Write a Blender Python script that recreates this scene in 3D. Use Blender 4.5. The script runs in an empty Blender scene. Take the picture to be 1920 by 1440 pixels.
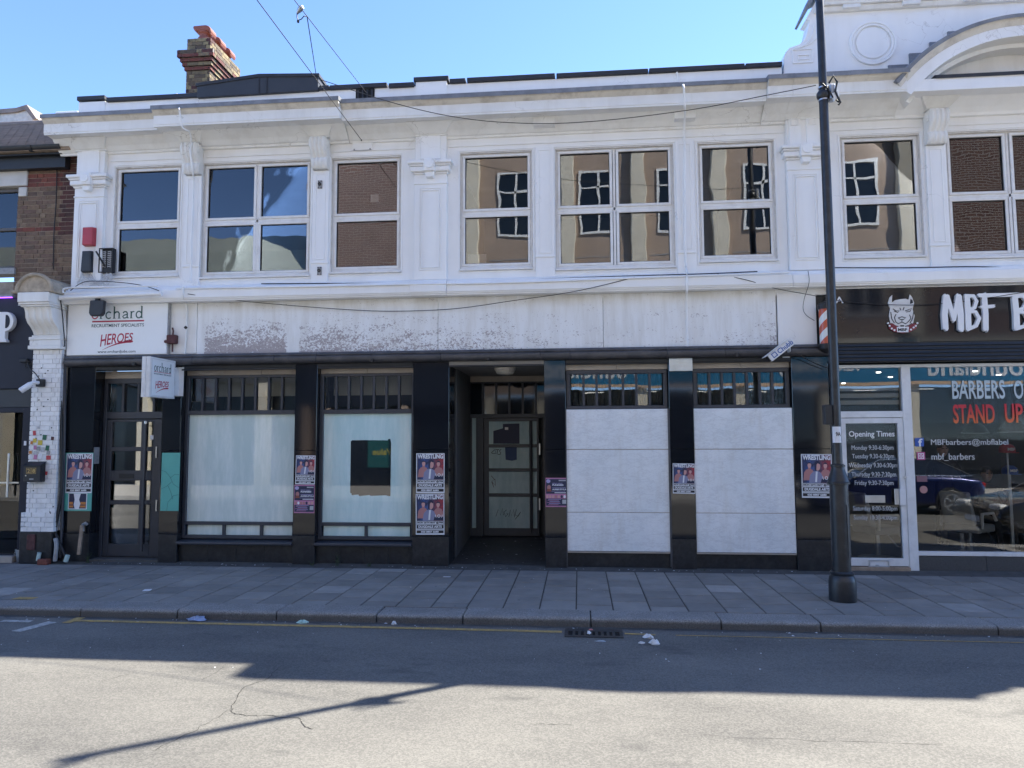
import bpy, math, random
from mathutils import Vector, Matrix
random.seed(7)
R = math.radians
S = bpy.context.scene
COL = S.collection
# ---------------------------------------------------------------- camera
F_PX = 1330.0
CAM = Vector((0.0, -10.5, 1.9))
YAW, PITCH, ROLL = R(5.38), R(4.367), R(0.241)
fwd = Vector((-math.sin(YAW) * math.cos(PITCH), math.cos(YAW) * math.cos(PITCH), math.sin(PITCH)))
rgt0 = Vector((math.cos(YAW), math.sin(YAW), 0.0))
dwn0 = fwd.cross(rgt0)
rgt = rgt0 * math.cos(ROLL) + dwn0 * math.sin(ROLL)
dwn = dwn0 * math.cos(ROLL) - rgt0 * math.sin(ROLL)
cam_data = bpy.data.cameras.new('camera')
cam = bpy.data.objects.new('camera', cam_data); COL.objects.link(cam)
cam_data.sensor_width = 36.0
cam_data.lens = F_PX / 1920.0 * 36.0
cam_data.clip_start = 0.05; cam_data.clip_end = 2000.0
m3 = Matrix((rgt, -dwn, -fwd)).transposed()
cam.matrix_world = Matrix.Translation(CAM) @ m3.to_4x4()
S.camera = cam
# ---------------------------------------------------------------- sky, sun, exposure
SUN_TO = Vector((1.42, 1.0, 1.885)).normalized()
sun_el = math.asin(SUN_TO.z); sun_az = math.atan2(SUN_TO.x, SUN_TO.y)
W = bpy.data.worlds.new('World'); S.world = W; W.use_nodes = True
nt = W.node_tree; nt.nodes.clear()
sky = nt.nodes.new('ShaderNodeTexSky'); sky.sky_type = 'NISHITA'; sky.sun_disc = False
sky.sun_elevation = sun_el; sky.sun_rotation = sun_az
sky.air_density = 0.45; sky.dust_density = 0.0; sky.ozone_density = 4.5; sky.altitude = 30
bg = nt.nodes.new('ShaderNodeBackground'); bg.inputs[1].default_value = 0.15
wo = nt.nodes.new('ShaderNodeOutputWorld')
nt.links.new(sky.outputs[0], bg.inputs[0]); nt.links.new(bg.outputs[0], wo.inputs[0])
sl = bpy.data.lights.new('sun', 'SUN'); sl.energy = 3.7; sl.angle = R(0.53); sl.color = (1.0, 0.94, 0.82)
so = bpy.data.objects.new('sun', sl); COL.objects.link(so)
so.rotation_euler = SUN_TO.to_track_quat('Z', 'Y').to_euler(); so.location = (12, 9, 20)
S.view_settings.view_transform = 'Standard'; S.view_settings.look = 'None'
S.view_settings.gamma = 1.0; S.view_settings.use_curve_mapping = False
S.view_settings.exposure = 2.12
try:
    S.cycles.max_bounces = 10; S.cycles.transparent_max_bounces = 24; S.cycles.glossy_bounces = 5
    S.cycles.diffuse_bounces = 4; S.cycles.caustics_reflective = False; S.cycles.caustics_refractive = False
    S.cycles.sample_clamp_indirect = 6.0; S.cycles.use_denoising = True
except Exception: pass

# ---------------------------------------------------------------- measuring: a sight line through the lens meets a real plane
def ray(x, y):
    return rgt * ((x - 960) / F_PX) + dwn * ((y - 720) / F_PX) + fwd
def U(x, y, Y=0.0):            # point (X, Z) on the upright plane at depth Y
    d = ray(x, y); t = (Y - CAM.y) / d.y; p = CAM + d * t; return p.x, p.z
def G(x, y, Z=0.0):            # point (X, Y) on the level plane at height Z
    d = ray(x, y); t = (Z - CAM.z) / d.z; p = CAM + d * t; return p.x, p.y
def V3(x, y, Y):
    X, Z = U(x, y, Y); return Vector((X, Y, Z))

# ---------------------------------------------------------------- materials
def new_mat(name):
    m = bpy.data.materials.new(name); m.use_nodes = True
    n = m.node_tree.nodes; l = m.node_tree.links
    b = n['Principled BSDF']; return m, n, l, b
def N(n, kind, **kw):
    nd = n.new(kind)
    for k, v in kw.items(): setattr(nd, k, v)
    return nd
def mathn(n, l, op, a, b=None, c=None, clamp=False):
    nd = n.new('ShaderNodeMath'); nd.operation = op; nd.use_clamp = clamp
    for i, v in enumerate((a, b, c)):
        if v is None: continue
        if isinstance(v, (int, float)): nd.inputs[i].default_value = v
        else: l.new(v, nd.inputs[i])
    return nd.outputs[0]
def noise(n, l, vec, scale, detail=4, rough=0.55):
    t = n.new('ShaderNodeTexNoise'); t.inputs['Scale'].default_value = scale
    t.inputs['Detail'].default_value = detail; t.inputs['Roughness'].default_value = rough
    l.new(vec, t.inputs['Vector']); return t.outputs['Fac']
def ramp(n, l, fac, lo, hi):
    t = n.new('ShaderNodeMapRange'); t.inputs[1].default_value = lo; t.inputs[2].default_value = hi
    l.new(fac, t.inputs[0]); return t.outputs[0]
def mix(n, l, fac, a, b, mode='MIX'):
    t = n.new('ShaderNodeMix'); t.data_type = 'RGBA'; t.blend_type = mode
    if isinstance(fac, (int, float)): t.inputs[0].default_value = fac
    else: l.new(fac, t.inputs[0])
    for i, v in ((6, a), (7, b)):
        if isinstance(v, tuple): t.inputs[i].default_value = (*v[:3], 1)
        else: l.new(v, t.inputs[i])
    return t.outputs[2]
def pos(n, l, stretch=None):
    g = n.new('ShaderNodeNewGeometry')
    if stretch is None: return g.outputs['Position']
    mp = n.new('ShaderNodeMapping'); mp.inputs['Scale'].default_value = stretch
    l.new(g.outputs['Position'], mp.inputs['Vector']); return mp.outputs[0]
def bump(n, l, b, h, strength, dist=0.01):
    bp = n.new('ShaderNodeBump'); bp.inputs['Strength'].default_value = strength
    bp.inputs['Distance'].default_value = dist
    l.new(h, bp.inputs['Height']); l.new(bp.outputs[0], b.inputs['Normal'])
def mul(c, k): return tuple(min(1, x * k) for x in c)

def mat(name, col, rough=0.6, var=0.12, scale=5.0, bmp=0.15, bscale=90.0, metal=0.0, rnd=0.0,
        dirt=None, dirt_amt=0.5, dirt_scale=3.0, streak=False, spec=0.5, coat=0.0, dist=0.004, hair=0.0):
    m, n, l, b = new_mat(name)
    p = pos(n, l)
    c = mix(n, l, ramp(n, l, noise(n, l, p, scale), 0.3, 0.7), mul(col, 1 - var), mul(col, 1 + var))
    if rnd:
        oi = n.new('ShaderNodeObjectInfo')
        k = n.new('ShaderNodeMapRange'); k.inputs[3].default_value = 1 - rnd; k.inputs[4].default_value = 1 + rnd
        l.new(oi.outputs['Random'], k.inputs[0])
        vm = n.new('ShaderNodeVectorMath'); vm.operation = 'SCALE'
        l.new(c, vm.inputs[0]); l.new(k.outputs[0], vm.inputs['Scale']); c = vm.outputs[0]
    if dirt:
        pv = pos(n, l, (1, 1, 0.12)) if streak else p
        f = mathn(n, l, 'MULTIPLY', ramp(n, l, noise(n, l, pv, dirt_scale, 6, 0.65), 0.48, 0.75), dirt_amt, clamp=True)
        c = mix(n, l, f, c, dirt)
    if hair:                                          # hairline cracks and paint chips
        v = n.new('ShaderNodeTexVoronoi'); v.feature = 'DISTANCE_TO_EDGE'; v.inputs['Scale'].default_value = 0.9
        wv = n.new('ShaderNodeVectorMath'); wv.operation = 'ADD'; l.new(p, wv.inputs[0])
        nz = n.new('ShaderNodeTexNoise'); nz.inputs['Scale'].default_value = 2.5; nz.inputs['Detail'].default_value = 6; l.new(p, nz.inputs['Vector']); l.new(nz.outputs['Color'], wv.inputs[1]); l.new(wv.outputs[0], v.inputs['Vector'])
        ck = mathn(n, l, 'MULTIPLY', ramp(n, l, v.outputs['Distance'], 0.006, 0.001), ramp(n, l, noise(n, l, p, 1.1, 3), 0.52, 0.62))
        ch = mathn(n, l, 'MULTIPLY', ramp(n, l, noise(n, l, p, 26, 5, 0.7), 0.70, 0.72), ramp(n, l, noise(n, l, p, 1.6, 3), 0.52, 0.66))
        c = mix(n, l, mathn(n, l, 'MULTIPLY', mathn(n, l, 'MAXIMUM', ck, ch), hair), c, (0.20, 0.17, 0.145))
    l.new(c, b.inputs['Base Color'])
    b.inputs['Roughness'].default_value = rough; b.inputs['Metallic'].default_value = metal
    b.inputs['Specular IOR Level'].default_value = spec
    if coat:
        b.inputs['Coat Weight'].default_value = coat; b.inputs['Coat Roughness'].default_value = 0.03
    if bmp: bump(n, l, b, noise(n, l, p, bscale, 3), bmp, dist)
    return m

def plain(name, col, rough=0.5, metal=0.0, spec=0.5, emit=0.0):
    m, n, l, b = new_mat(name)
    b.inputs['Base Color'].default_value = (*col, 1); b.inputs['Roughness'].default_value = rough
    b.inputs['Metallic'].default_value = metal; b.inputs['Specular IOR Level'].default_value = spec
    if emit:
        b.inputs['Emission Color'].default_value = (*col, 1); b.inputs['Emission Strength'].default_value = emit
    return m

def glass(name, ior=1.55, wave=0.0, wscale=1.6, tint=(0.96, 0.97, 0.975), rough=0.0):
    m = bpy.data.materials.new(name); m.use_nodes = True
    n = m.node_tree.nodes; l = m.node_tree.links; n.clear()
    out = n.new('ShaderNodeOutputMaterial'); mx = n.new('ShaderNodeMixShader')
    fr = n.new('ShaderNodeFresnel'); fr.inputs[0].default_value = ior
    tr = n.new('ShaderNodeBsdfTransparent'); tr.inputs[0].default_value = (*tint, 1)
    gl = n.new('ShaderNodeBsdfGlossy'); gl.inputs['Roughness'].default_value = rough
    l.new(fr.outputs[0], mx.inputs[0]); l.new(tr.outputs[0], mx.inputs[1]); l.new(gl.outputs[0], mx.inputs[2])
    l.new(mx.outputs[0], out.inputs[0])
    if wave:
        bp = n.new('ShaderNodeBump'); bp.inputs['Strength'].default_value = 1.0; bp.inputs['Distance'].default_value = wave
        l.new(noise(n, l, pos(n, l), wscale, 1, 0.4), bp.inputs['Height'])
        l.new(bp.outputs[0], gl.inputs['Normal'])
    return m

M = {}
M['white_paint'] = mat('white_paint', (0.88, 0.88, 0.872), 0.5, 0.02, 2.5, 0.12, 70, dirt=(0.60, 0.57, 0.53), dirt_amt=0.24, dirt_scale=2.2, streak=True, hair=0.3)
M['white_stone'] = mat('white_cornice_paint', (0.83, 0.825, 0.80), 0.6, 0.04, 3, 0.2, 50, dirt=(0.52, 0.48, 0.42), dirt_amt=0.34, dirt_scale=3.5, streak=True, hair=0.45)
M['cream_edge'] = mat('weathered_cyma', (0.66, 0.62, 0.55), 0.7, 0.1, 4, 0.25, 45, dirt=(0.30, 0.26, 0.22), dirt_amt=0.7, dirt_scale=5)
M['lead'] = mat('lead_flashing', (0.19, 0.20, 0.22), 0.55, 0.2, 6, 0.3, 25, dirt=(0.34, 0.35, 0.37), dirt_amt=0.6, dirt_scale=4)
M['felt'] = mat('black_coping', (0.025, 0.027, 0.033), 0.6, 0.2, 6, 0.2, 60)
M['cladding'] = mat('dark_cladding', (0.035, 0.040, 0.050), 0.6, 0.1, 3, 0.1, 30)
M['upvc'] = mat('upvc_frame', (0.80, 0.79, 0.77), 0.35, 0.03, 5, 0.0, 60, dirt=(0.52, 0.47, 0.40), dirt_amt=0.35, dirt_scale=6)
M['upvc_dirty'] = mat('window_reveal', (0.66, 0.63, 0.59), 0.55, 0.08, 6, 0.15, 60, dirt=(0.34, 0.29, 0.24), dirt_amt=0.6, dirt_scale=8)
M['gasket'] = plain('black_gasket', (0.012, 0.012, 0.014), 0.6)
M['pane'] = glass('upper_window_glass', 2.0, 0.0011, 2.4)
M['shop_pane'] = glass('shop_glass', 1.75, 0.0012, 1.2)
M['transom_pane'] = glass('transom_glass', 1.75, 0.0015, 2.0)
M['room'] = mat('dim_interior', (0.10, 0.105, 0.11), 0.8, 0.2, 1.5, 0)
M['blind'] = mat('pale_blind', (0.50, 0.50, 0.46), 0.8, 0.1, 1.5, 0.1)
M['granite'] = mat('black_granite', (0.010, 0.0115, 0.015), 0.06, 0.3, 200, 0.02, 5, spec=0.6)
M['granite_dull'] = mat('dull_granite', (0.016, 0.018, 0.022), 0.3, 0.4, 20, 0.1, 60, dirt=(0.06, 0.06, 0.06), dirt_amt=0.5, dirt_scale=7)
M['canopy'] = mat('bronze_canopy', (0.055, 0.055, 0.062), 0.42, 0.25, 5, 0.2, 30, dirt=(0.16, 0.15, 0.15), dirt_amt=0.5, dirt_scale=6)
M['shutter'] = mat('dark_shutter_box', (0.020, 0.024, 0.032), 0.45, 0.15, 5, 0.05, 30)
M['slate_frame'] = mat('slate_blue_frame', (0.040, 0.045, 0.058), 0.42, 0.1, 6, 0.05, 60)
M['stone_strip'] = mat('beige_marble_strip', (0.40, 0.35, 0.30), 0.35, 0.12, 5, 0.05, 30)
M['steel'] = mat('stainless_steel', (0.55, 0.56, 0.57), 0.3, 0.1, 6, 0.08, 40, metal=0.9)
M['alu'] = mat('white_aluminium', (0.72, 0.73, 0.74), 0.35, 0.05, 4, 0.03, 40, dirt=(0.3, 0.3, 0.3), dirt_amt=0.3, dirt_scale=6)
M['black'] = mat('black_plastic', (0.015, 0.016, 0.019), 0.5, 0.15, 8, 0.05, 60)
M['cable'] = plain('black_cable', (0.012, 0.012, 0.014), 0.6)
M['white_cable'] = mat('white_cable', (0.62, 0.62, 0.62), 0.5, 0.1, 8, 0)
M['lamp_paint'] = mat('black_lamp_paint', (0.016, 0.018, 0.022), 0.38, 0.25, 6, 0.15, 40, dirt=(0.06, 0.06, 0.065), dirt_amt=0.5, dirt_scale=9)
M['rust'] = mat('maroon_iron', (0.085, 0.030, 0.030), 0.75, 0.3, 15, 0.4, 60)
M['red_box'] = mat('faded_red_plastic', (0.42, 0.045, 0.065), 0.45, 0.12, 6, 0.05)
M['wood'] = mat('old_timber', (0.30, 0.23, 0.17), 0.8, 0.25, 12, 0.3, 50)
M['zinc'] = mat('galvanised_zinc', (0.42, 0.44, 0.47), 0.4, 0.2, 14, 0.1, 30, metal=0.8)
M['pale_plastic'] = mat('pale_green_pipe', (0.45, 0.58, 0.55), 0.5, 0.1, 10, 0)
M['terracotta'] = mat('terracotta', (0.27, 0.085, 0.055), 0.75, 0.2, 6, 0.2, 60)
M['paper'] = mat('white_paper', (0.74, 0.75, 0.78), 0.55, 0.05, 8, 0.5, 14, dist=0.012)
M['ink'] = plain('black_ink', (0.012, 0.012, 0.016), 0.6)
M['letter_white'] = plain('white_letter', (0.80, 0.81, 0.83), 0.4)
M['letter_grey'] = plain('grey_window_letter', (0.62, 0.64, 0.66), 0.5)
M['teal'] = mat('teal_board', (0.10, 0.40, 0.345), 0.45, 0.05, 3, 0.03)
M['teal_dark'] = plain('teal_line', (0.055, 0.22, 0.20), 0.5)
M['crimson'] = plain('crimson_print', (0.42, 0.015, 0.050), 0.5)
M['plum'] = plain('plum_print', (0.115, 0.018, 0.085), 0.5)
M['dark_green'] = plain('dark_green_print', (0.020, 0.085, 0.080), 0.5)
M['slate_print'] = plain('slate_print', (0.050, 0.075, 0.095), 0.5)
M['sign_white'] = mat('white_sign_face', (0.86, 0.875, 0.88), 0.3, 0.02, 2, 0, dirt=(0.6, 0.6, 0.58), dirt_amt=0.12, dirt_scale=3)
M['skin_warm'] = plain('print_skin_warm', (0.44, 0.20, 0.19), 0.6)
M['skin_pale'] = plain('print_skin_pale', (0.60, 0.33, 0.30), 0.6)
M['print_hair'] = plain('print_dark_navy', (0.018, 0.022, 0.06), 0.6)
M['print_suit'] = plain('print_grey_blue', (0.24, 0.25, 0.38), 0.6)
M['print_pink'] = plain('print_pink', (0.50, 0.20, 0.34), 0.6)
M['print_navy'] = plain('print_navy', (0.022, 0.026, 0.065), 0.6)
M['print_lilac'] = plain('print_lilac', (0.42, 0.38, 0.60), 0.6)
M['orange'] = plain('print_orange', (0.55, 0.20, 0.04), 0.6)
M['yellow'] = plain('print_yellow', (0.60, 0.46, 0.06), 0.6)
M['green'] = plain('print_green', (0.02, 0.12, 0.06), 0.6)
M['grey_paper'] = plain('grey_paper', (0.45, 0.46, 0.48), 0.6)
M['red_paper'] = plain('red_paper', (0.50, 0.06, 0.07), 0.6)
M['bracket'] = mat('grey_bracket', (0.30, 0.30, 0.30), 0.5, 0.2, 20, 0.1)

def brick_mat(name, cols, rnd):
    m, n, l, b = new_mat(name)
    oi = n.new('ShaderNodeObjectInfo'); cr = n.new('ShaderNodeValToRGB'); cr.color_ramp.interpolation = 'LINEAR'
    e = cr.color_ramp.elements
    while len(e) < len(cols): e.new(0.5)
    for i, c in enumerate(cols):
        e[i].position = i / (len(cols) - 1); e[i].color = (*c, 1)
    l.new(oi.outputs['Random'], cr.inputs[0])
    p = pos(n, l)
    k = n.new('ShaderNodeVectorMath'); k.operation = 'SCALE'
    l.new(cr.outputs[0], k.inputs[0]); l.new(ramp(n, l, noise(n, l, p, 25, 5, 0.7), 0.0, 0.55), k.inputs['Scale'])
    l.new(k.outputs[0], b.inputs['Base Color']); b.inputs['Roughness'].default_value = 0.85
    bump(n, l, b, noise(n, l, p, 120, 4), 0.5, 0.004)
    return m
M['stock_brick'] = brick_mat('stock_brick', [(0.13, 0.085, 0.06), (0.21, 0.14, 0.09), (0.16, 0.10, 0.075), (0.25, 0.18, 0.12), (0.11, 0.075, 0.06)], .2)
M['red_brick'] = brick_mat('red_brick', [(0.15, 0.045, 0.035), (0.21, 0.065, 0.045), (0.12, 0.04, 0.035)], .2)
M['dark_brick'] = brick_mat('sooty_red_brick', [(0.07, 0.030, 0.027), (0.11, 0.040, 0.033), (0.055, 0.030, 0.028)], .2)
M['chimney_brick'] = brick_mat('chimney_brick', [(0.10, 0.07, 0.05), (0.20, 0.15, 0.085), (0.30, 0.23, 0.12), (0.07, 0.055, 0.045), (0.24, 0.17, 0.10)], .2)
M['painted_brick'] = mat('white_painted_brick', (0.84, 0.84, 0.835), 0.6, 0.05, 9, 0.35, 60, rnd=0.05, dirt=(0.40, 0.38, 0.36), dirt_amt=0.35, dirt_scale=8)
M['mortar'] = mat('mortar', (0.34, 0.29, 0.235), 0.9, 0.2, 12, 0.4, 90)
M['dark_mortar'] = mat('dark_mortar', (0.22, 0.19, 0.17), 0.9, 0.2, 12, 0.4, 90)
M['white_mortar'] = mat('painted_joint', (0.66, 0.66, 0.655), 0.7, 0.08, 9, 0.3, 60)
M['slate'] = mat('brown_roof_tile', (0.20, 0.165, 0.145), 0.75, 0.2, 4, 0.3, 60, rnd=0.18)
M['old_stone'] = mat('weathered_stone', (0.44, 0.37, 0.28), 0.85, 0.18, 9, 0.5, 40, dirt=(0.16, 0.14, 0.12), dirt_amt=0.6, dirt_scale=7)

# asphalt: chips of pale aggregate in dark binder, patches of wear
def asphalt_mat():
    m, n, l, b = new_mat('worn_asphalt'); p = pos(n, l)
    big = ramp(n, l, noise(n, l, pos(n, l, (0.6, 1.3, 1)), 0.75, 7, 0.62), 0.34, 0.66)
    c = mix(n, l, big, (0.102, 0.099, 0.093), (0.180, 0.174, 0.158))
    v = n.new('ShaderNodeTexVoronoi'); v.inputs['Scale'].default_value = 95; l.new(p, v.inputs['Vector'])
    sp = n.new('ShaderNodeSeparateColor'); l.new(v.outputs['Color'], sp.inputs[0])
    chip = ramp(n, l, sp.outputs[0], 0.15, 0.95)
    c = mix(n, l, chip, mix(n, l, 0.24, c, (0.045, 0.045, 0.046)), mix(n, l, 0.22, c, (0.33, 0.315, 0.285)))
    fine = ramp(n, l, noise(n, l, p, 210, 3), 0.38, 0.5)
    c = mix(n, l, mathn(n, l, 'MULTIPLY', mathn(n, l, 'SUBTRACT', 1.0, fine), 0.32), c, (0.04, 0.04, 0.041))
    # oil drips and dark worn blotches
    st = ramp(n, l, noise(n, l, pos(n, l, (0.8, 1.6, 1)), 2.1, 5, 0.6), 0.60, 0.72)
    c = mix(n, l, mathn(n, l, 'MULTIPLY', st, 0.42), c, (0.045, 0.045, 0.046))
    l.new(c, b.inputs['Base Color']); b.inputs['Roughness'].default_value = 0.85; b.inputs['Specular IOR Level'].default_value = 0.35
    h = mathn(n, l, 'ADD', sp.outputs[0], mathn(n, l, 'MULTIPLY', noise(n, l, p, 140, 4), 1.2))
    bump(n, l, b, h, 0.35, 0.004)
    return m
M['asphalt'] = asphalt_mat()
def slab_mat():
    m, n, l, b = new_mat('paving_slab'); p = pos(n, l)
    oi = n.new('ShaderNodeObjectInfo'); k = n.new('ShaderNodeMapRange')
    k.inputs[3].default_value = 0.86; k.inputs[4].default_value = 1.14; l.new(oi.outputs['Random'], k.inputs[0])
    c = mix(n, l, ramp(n, l, noise(n, l, p, 2.2, 6, 0.65), 0.32, 0.68), (0.165, 0.160, 0.150), (0.255, 0.246, 0.230))
    c = mix(n, l, mathn(n, l, 'MULTIPLY', ramp(n, l, noise(n, l, p, 130, 3), 0.4, 0.62), 0.4), c, (0.24, 0.23, 0.22))
    v = n.new('ShaderNodeTexVoronoi'); v.inputs['Scale'].default_value = 5.5; v.inputs['Randomness'].default_value = 1.0; l.new(p, v.inputs['Vector'])
    gum = ramp(n, l, v.outputs['Distance'], 0.11, 0.07)
    sp = n.new('ShaderNodeSeparateColor'); l.new(v.outputs['Color'], sp.inputs[0])
    gum = mathn(n, l, 'MULTIPLY', gum, mathn(n, l, 'GREATER_THAN', sp.outputs[1], 0.62))
    c = mix(n, l, mathn(n, l, 'MULTIPLY', gum, 0.75), c, (0.06, 0.06, 0.06))
    vm = n.new('ShaderNodeVectorMath'); vm.operation = 'SCALE'; l.new(c, vm.inputs[0]); l.new(k.outputs[0], vm.inputs['Scale'])
    l.new(vm.outputs[0], b.inputs['Base Color']); b.inputs['Roughness'].default_value = 0.8
    bump(n, l, b, noise(n, l, p, 90, 4), 0.4, 0.004); return m
M['slab'] = slab_mat()
M['slab_pale'] = mat('pale_slab', (0.31, 0.30, 0.285), 0.8, 0.12, 6, 0.3, 90, rnd=0.08)
M['joint'] = mat('sanded_joint', (0.055, 0.052, 0.048), 0.9, 0.2, 20, 0.4)
def kerb_mat():                                       # speckled granite; face darkened below the edge, part road grime, part painted shade
    m, n, l, b = new_mat('granite_kerb'); p = pos(n, l); oi = n.new('ShaderNodeObjectInfo')
    c = mix(n, l, ramp(n, l, noise(n, l, p, 85, 4, 0.7), 0.36, 0.64), (0.13, 0.125, 0.12), (0.36, 0.35, 0.335))
    c = mix(n, l, mathn(n, l, 'MULTIPLY', ramp(n, l, noise(n, l, p, 2.6, 5), 0.4, 0.7), 0.45), c, (0.12, 0.115, 0.11))
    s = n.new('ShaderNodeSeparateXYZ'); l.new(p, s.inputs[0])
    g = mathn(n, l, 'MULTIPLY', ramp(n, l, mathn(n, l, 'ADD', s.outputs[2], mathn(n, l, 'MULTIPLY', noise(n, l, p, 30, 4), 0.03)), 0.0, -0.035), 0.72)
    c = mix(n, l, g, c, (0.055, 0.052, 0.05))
    l.new(c, b.inputs['Base Color']); b.inputs['Roughness'].default_value = 0.8
    bump(n, l, b, noise(n, l, p, 110, 4), 0.7, 0.006); return m
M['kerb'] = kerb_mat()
M['gutter'] = mat('grimy_gutter', (0.075, 0.073, 0.07), 0.85, 0.25, 8, 0.4, 90)
M['iron'] = mat('cast_iron', (0.035, 0.033, 0.032), 0.6, 0.3, 20, 0.3, 60)
def worn_line(name, col, amt):
    m, n, l, b = new_mat(name); p = pos(n, l)
    w = ramp(n, l, noise(n, l, p, 26, 6, 0.75), 0.40, 0.60)
    c = mix(n, l, mathn(n, l, 'MULTIPLY', w, amt), col, (0.10, 0.097, 0.092))
    l.new(c, b.inputs['Base Color']); b.inputs['Roughness'].default_value = 0.8
    bump(n, l, b, noise(n, l, p, 140, 4), 0.6, 0.004); return m
M['yellow_line'] = worn_line('worn_yellow_line', (0.50, 0.33, 0.10), 0.55)
M['white_line'] = worn_line('worn_white_line', (0.50, 0.50, 0.48), 0.6)

# peeling paint on the old shop fascia
def fascia_mat():
    m, n, l, b = new_mat('peeling_fascia'); p = pos(n, l)
    s = n.new('ShaderNodeSeparateXYZ'); l.new(p, s.inputs[0]); X, Z = s.outputs[0], s.outputs[2]
    low = ramp(n, l, Z, 3.86, 3.24)                                   # where water has sat: the lower half
    cv = n.new('ShaderNodeValToRGB'); e = cv.color_ramp.elements       # how bad each length of board is
    pts = [(0.0, 0.0), (0.012, 0.0), (0.014, 0.92), (0.163, 0.98), (0.166, 0.06), (0.186, 0.06), (0.189, 0.86), (0.36, 0.62), (0.52, 0.43), (0.62, 0.30), (0.66, 0.14), (0.93, 0.12), (0.985, 0.42), (1.0, 0.6)]
    while len(e) < len(pts): e.new(0.5)
    for i, (a, v) in enumerate(pts): e[i].position = a; e[i].color = (v, v, v, 1)
    l.new(ramp(n, l, X, -5.93, 2.86), cv.inputs[0])
    amt = mathn(n, l, 'MULTIPLY', low, cv.outputs[0])
    spots = noise(n, l, pos(n, l, (1, 1, 1.25)), 34, 6, 0.75)
    mid = noise(n, l, pos(n, l, (0.45, 1, 1.7)), 4.5, 5, 0.6)
    f = mathn(n, l, 'ADD', mathn(n, l, 'MULTIPLY', spots, 0.70), mathn(n, l, 'MULTIPLY', mid, 0.30))
    th = mathn(n, l, 'SUBTRACT', 0.610, mathn(n, l, 'MULTIPLY', amt, 0.205))
    peel = ramp(n, l, mathn(n, l, 'SUBTRACT', f, th), 0.0, 0.012)
    white = mix(n, l, ramp(n, l, noise(n, l, pos(n, l, (2.0, 1, 0.3)), 2.6, 6, 0.7), 0.44, 0.74), (0.85, 0.855, 0.85), (0.70, 0.685, 0.65))
    top = mathn(n, l, 'MULTIPLY', ramp(n, l, Z, 3.84, 4.04), ramp(n, l, noise(n, l, pos(n, l, (1, 1, .4)), 3.0, 5), 0.35, 0.6))
    white = mix(n, l, mathn(n, l, 'MULTIPLY', top, 0.6), white, (0.52, 0.47, 0.37))
    base = mix(n, l, noise(n, l, p, 9, 4), (0.36, 0.315, 0.315), (0.46, 0.41, 0.405))
    dark = ramp(n, l, noise(n, l, p, 60, 3), 0.62, 0.70)
    base = mix(n, l, dark, base, (0.15, 0.12, 0.115))
    l.new(mix(n, l, peel, white, base), b.inputs['Base Color']); b.inputs['Roughness'].default_value = 0.65
    bump(n, l, b, mathn(n, l, 'SUBTRACT', mathn(n, l, 'MULTIPLY', noise(n, l, p, 40, 3), 0.3), peel), 0.35, 0.004)
    return m
M['fascia'] = fascia_mat()
def marble_mat():
    m, n, l, b = new_mat('veined_white_marble'); p = pos(n, l)
    oi = n.new('ShaderNodeObjectInfo')
    ad = n.new('ShaderNodeVectorMath'); ad.operation = 'ADD'; l.new(p, ad.inputs[0])
    cb = n.new('ShaderNodeCombineXYZ'); l.new(mathn(n, l, 'MULTIPLY', oi.outputs['Random'], 20), cb.inputs[1]); l.new(cb.outputs[0], ad.inputs[1])
    q = ad.outputs[0]
    mp = n.new('ShaderNodeMapping'); mp.inputs['Rotation'].default_value = (0, 0.75, 0); mp.inputs['Scale'].default_value = (1.0, 1.0, 2.6); l.new(q, mp.inputs['Vector'])
    a = noise(n, l, mp.outputs[0], 3.2, 9, 0.68)
    vein = ramp(n, l, mathn(n, l, 'ABSOLUTE', mathn(n, l, 'SUBTRACT', a, 0.5)), 0.035, 0.0)
    a2 = noise(n, l, mp.outputs[0], 9, 8, 0.7)
    vein2 = ramp(n, l, mathn(n, l, 'ABSOLUTE', mathn(n, l, 'SUBTRACT', a2, 0.52)), 0.03, 0.0)
    c = mix(n, l, ramp(n, l, noise(n, l, q, 1.6, 5), 0.35, 0.65), (0.75, 0.785, 0.80), (0.83, 0.85, 0.86))
    c = mix(n, l, mathn(n, l, 'MULTIPLY', vein, 0.20), c, (0.34, 0.34, 0.36))
    c = mix(n, l, mathn(n, l, 'MULTIPLY', vein2, 0.16), c, (0.34, 0.34, 0.36))
    g = ramp(n, l, noise(n, l, pos(n, l, (1.4, 1, 0.25)), 4.0, 6, 0.7), 0.5, 0.75)
    c = mix(n, l, mathn(n, l, 'MULTIPLY', g, 0.35), c, (0.52, 0.48, 0.42))
    sc = ramp(n, l, noise(n, l, pos(n, l, (3.0, 1, 9.0)), 9, 5, 0.8), 0.70, 0.74)
    c = mix(n, l, mathn(n, l, 'MULTIPLY', sc, 0.55), c, (0.14, 0.13, 0.12))
    l.new(c, b.inputs['Base Color']); b.inputs['Roughness'].default_value = 0.22
    bump(n, l, b, noise(n, l, p, 60, 3), 0.06, 0.003); return m
M['marble'] = marble_mat()
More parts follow.
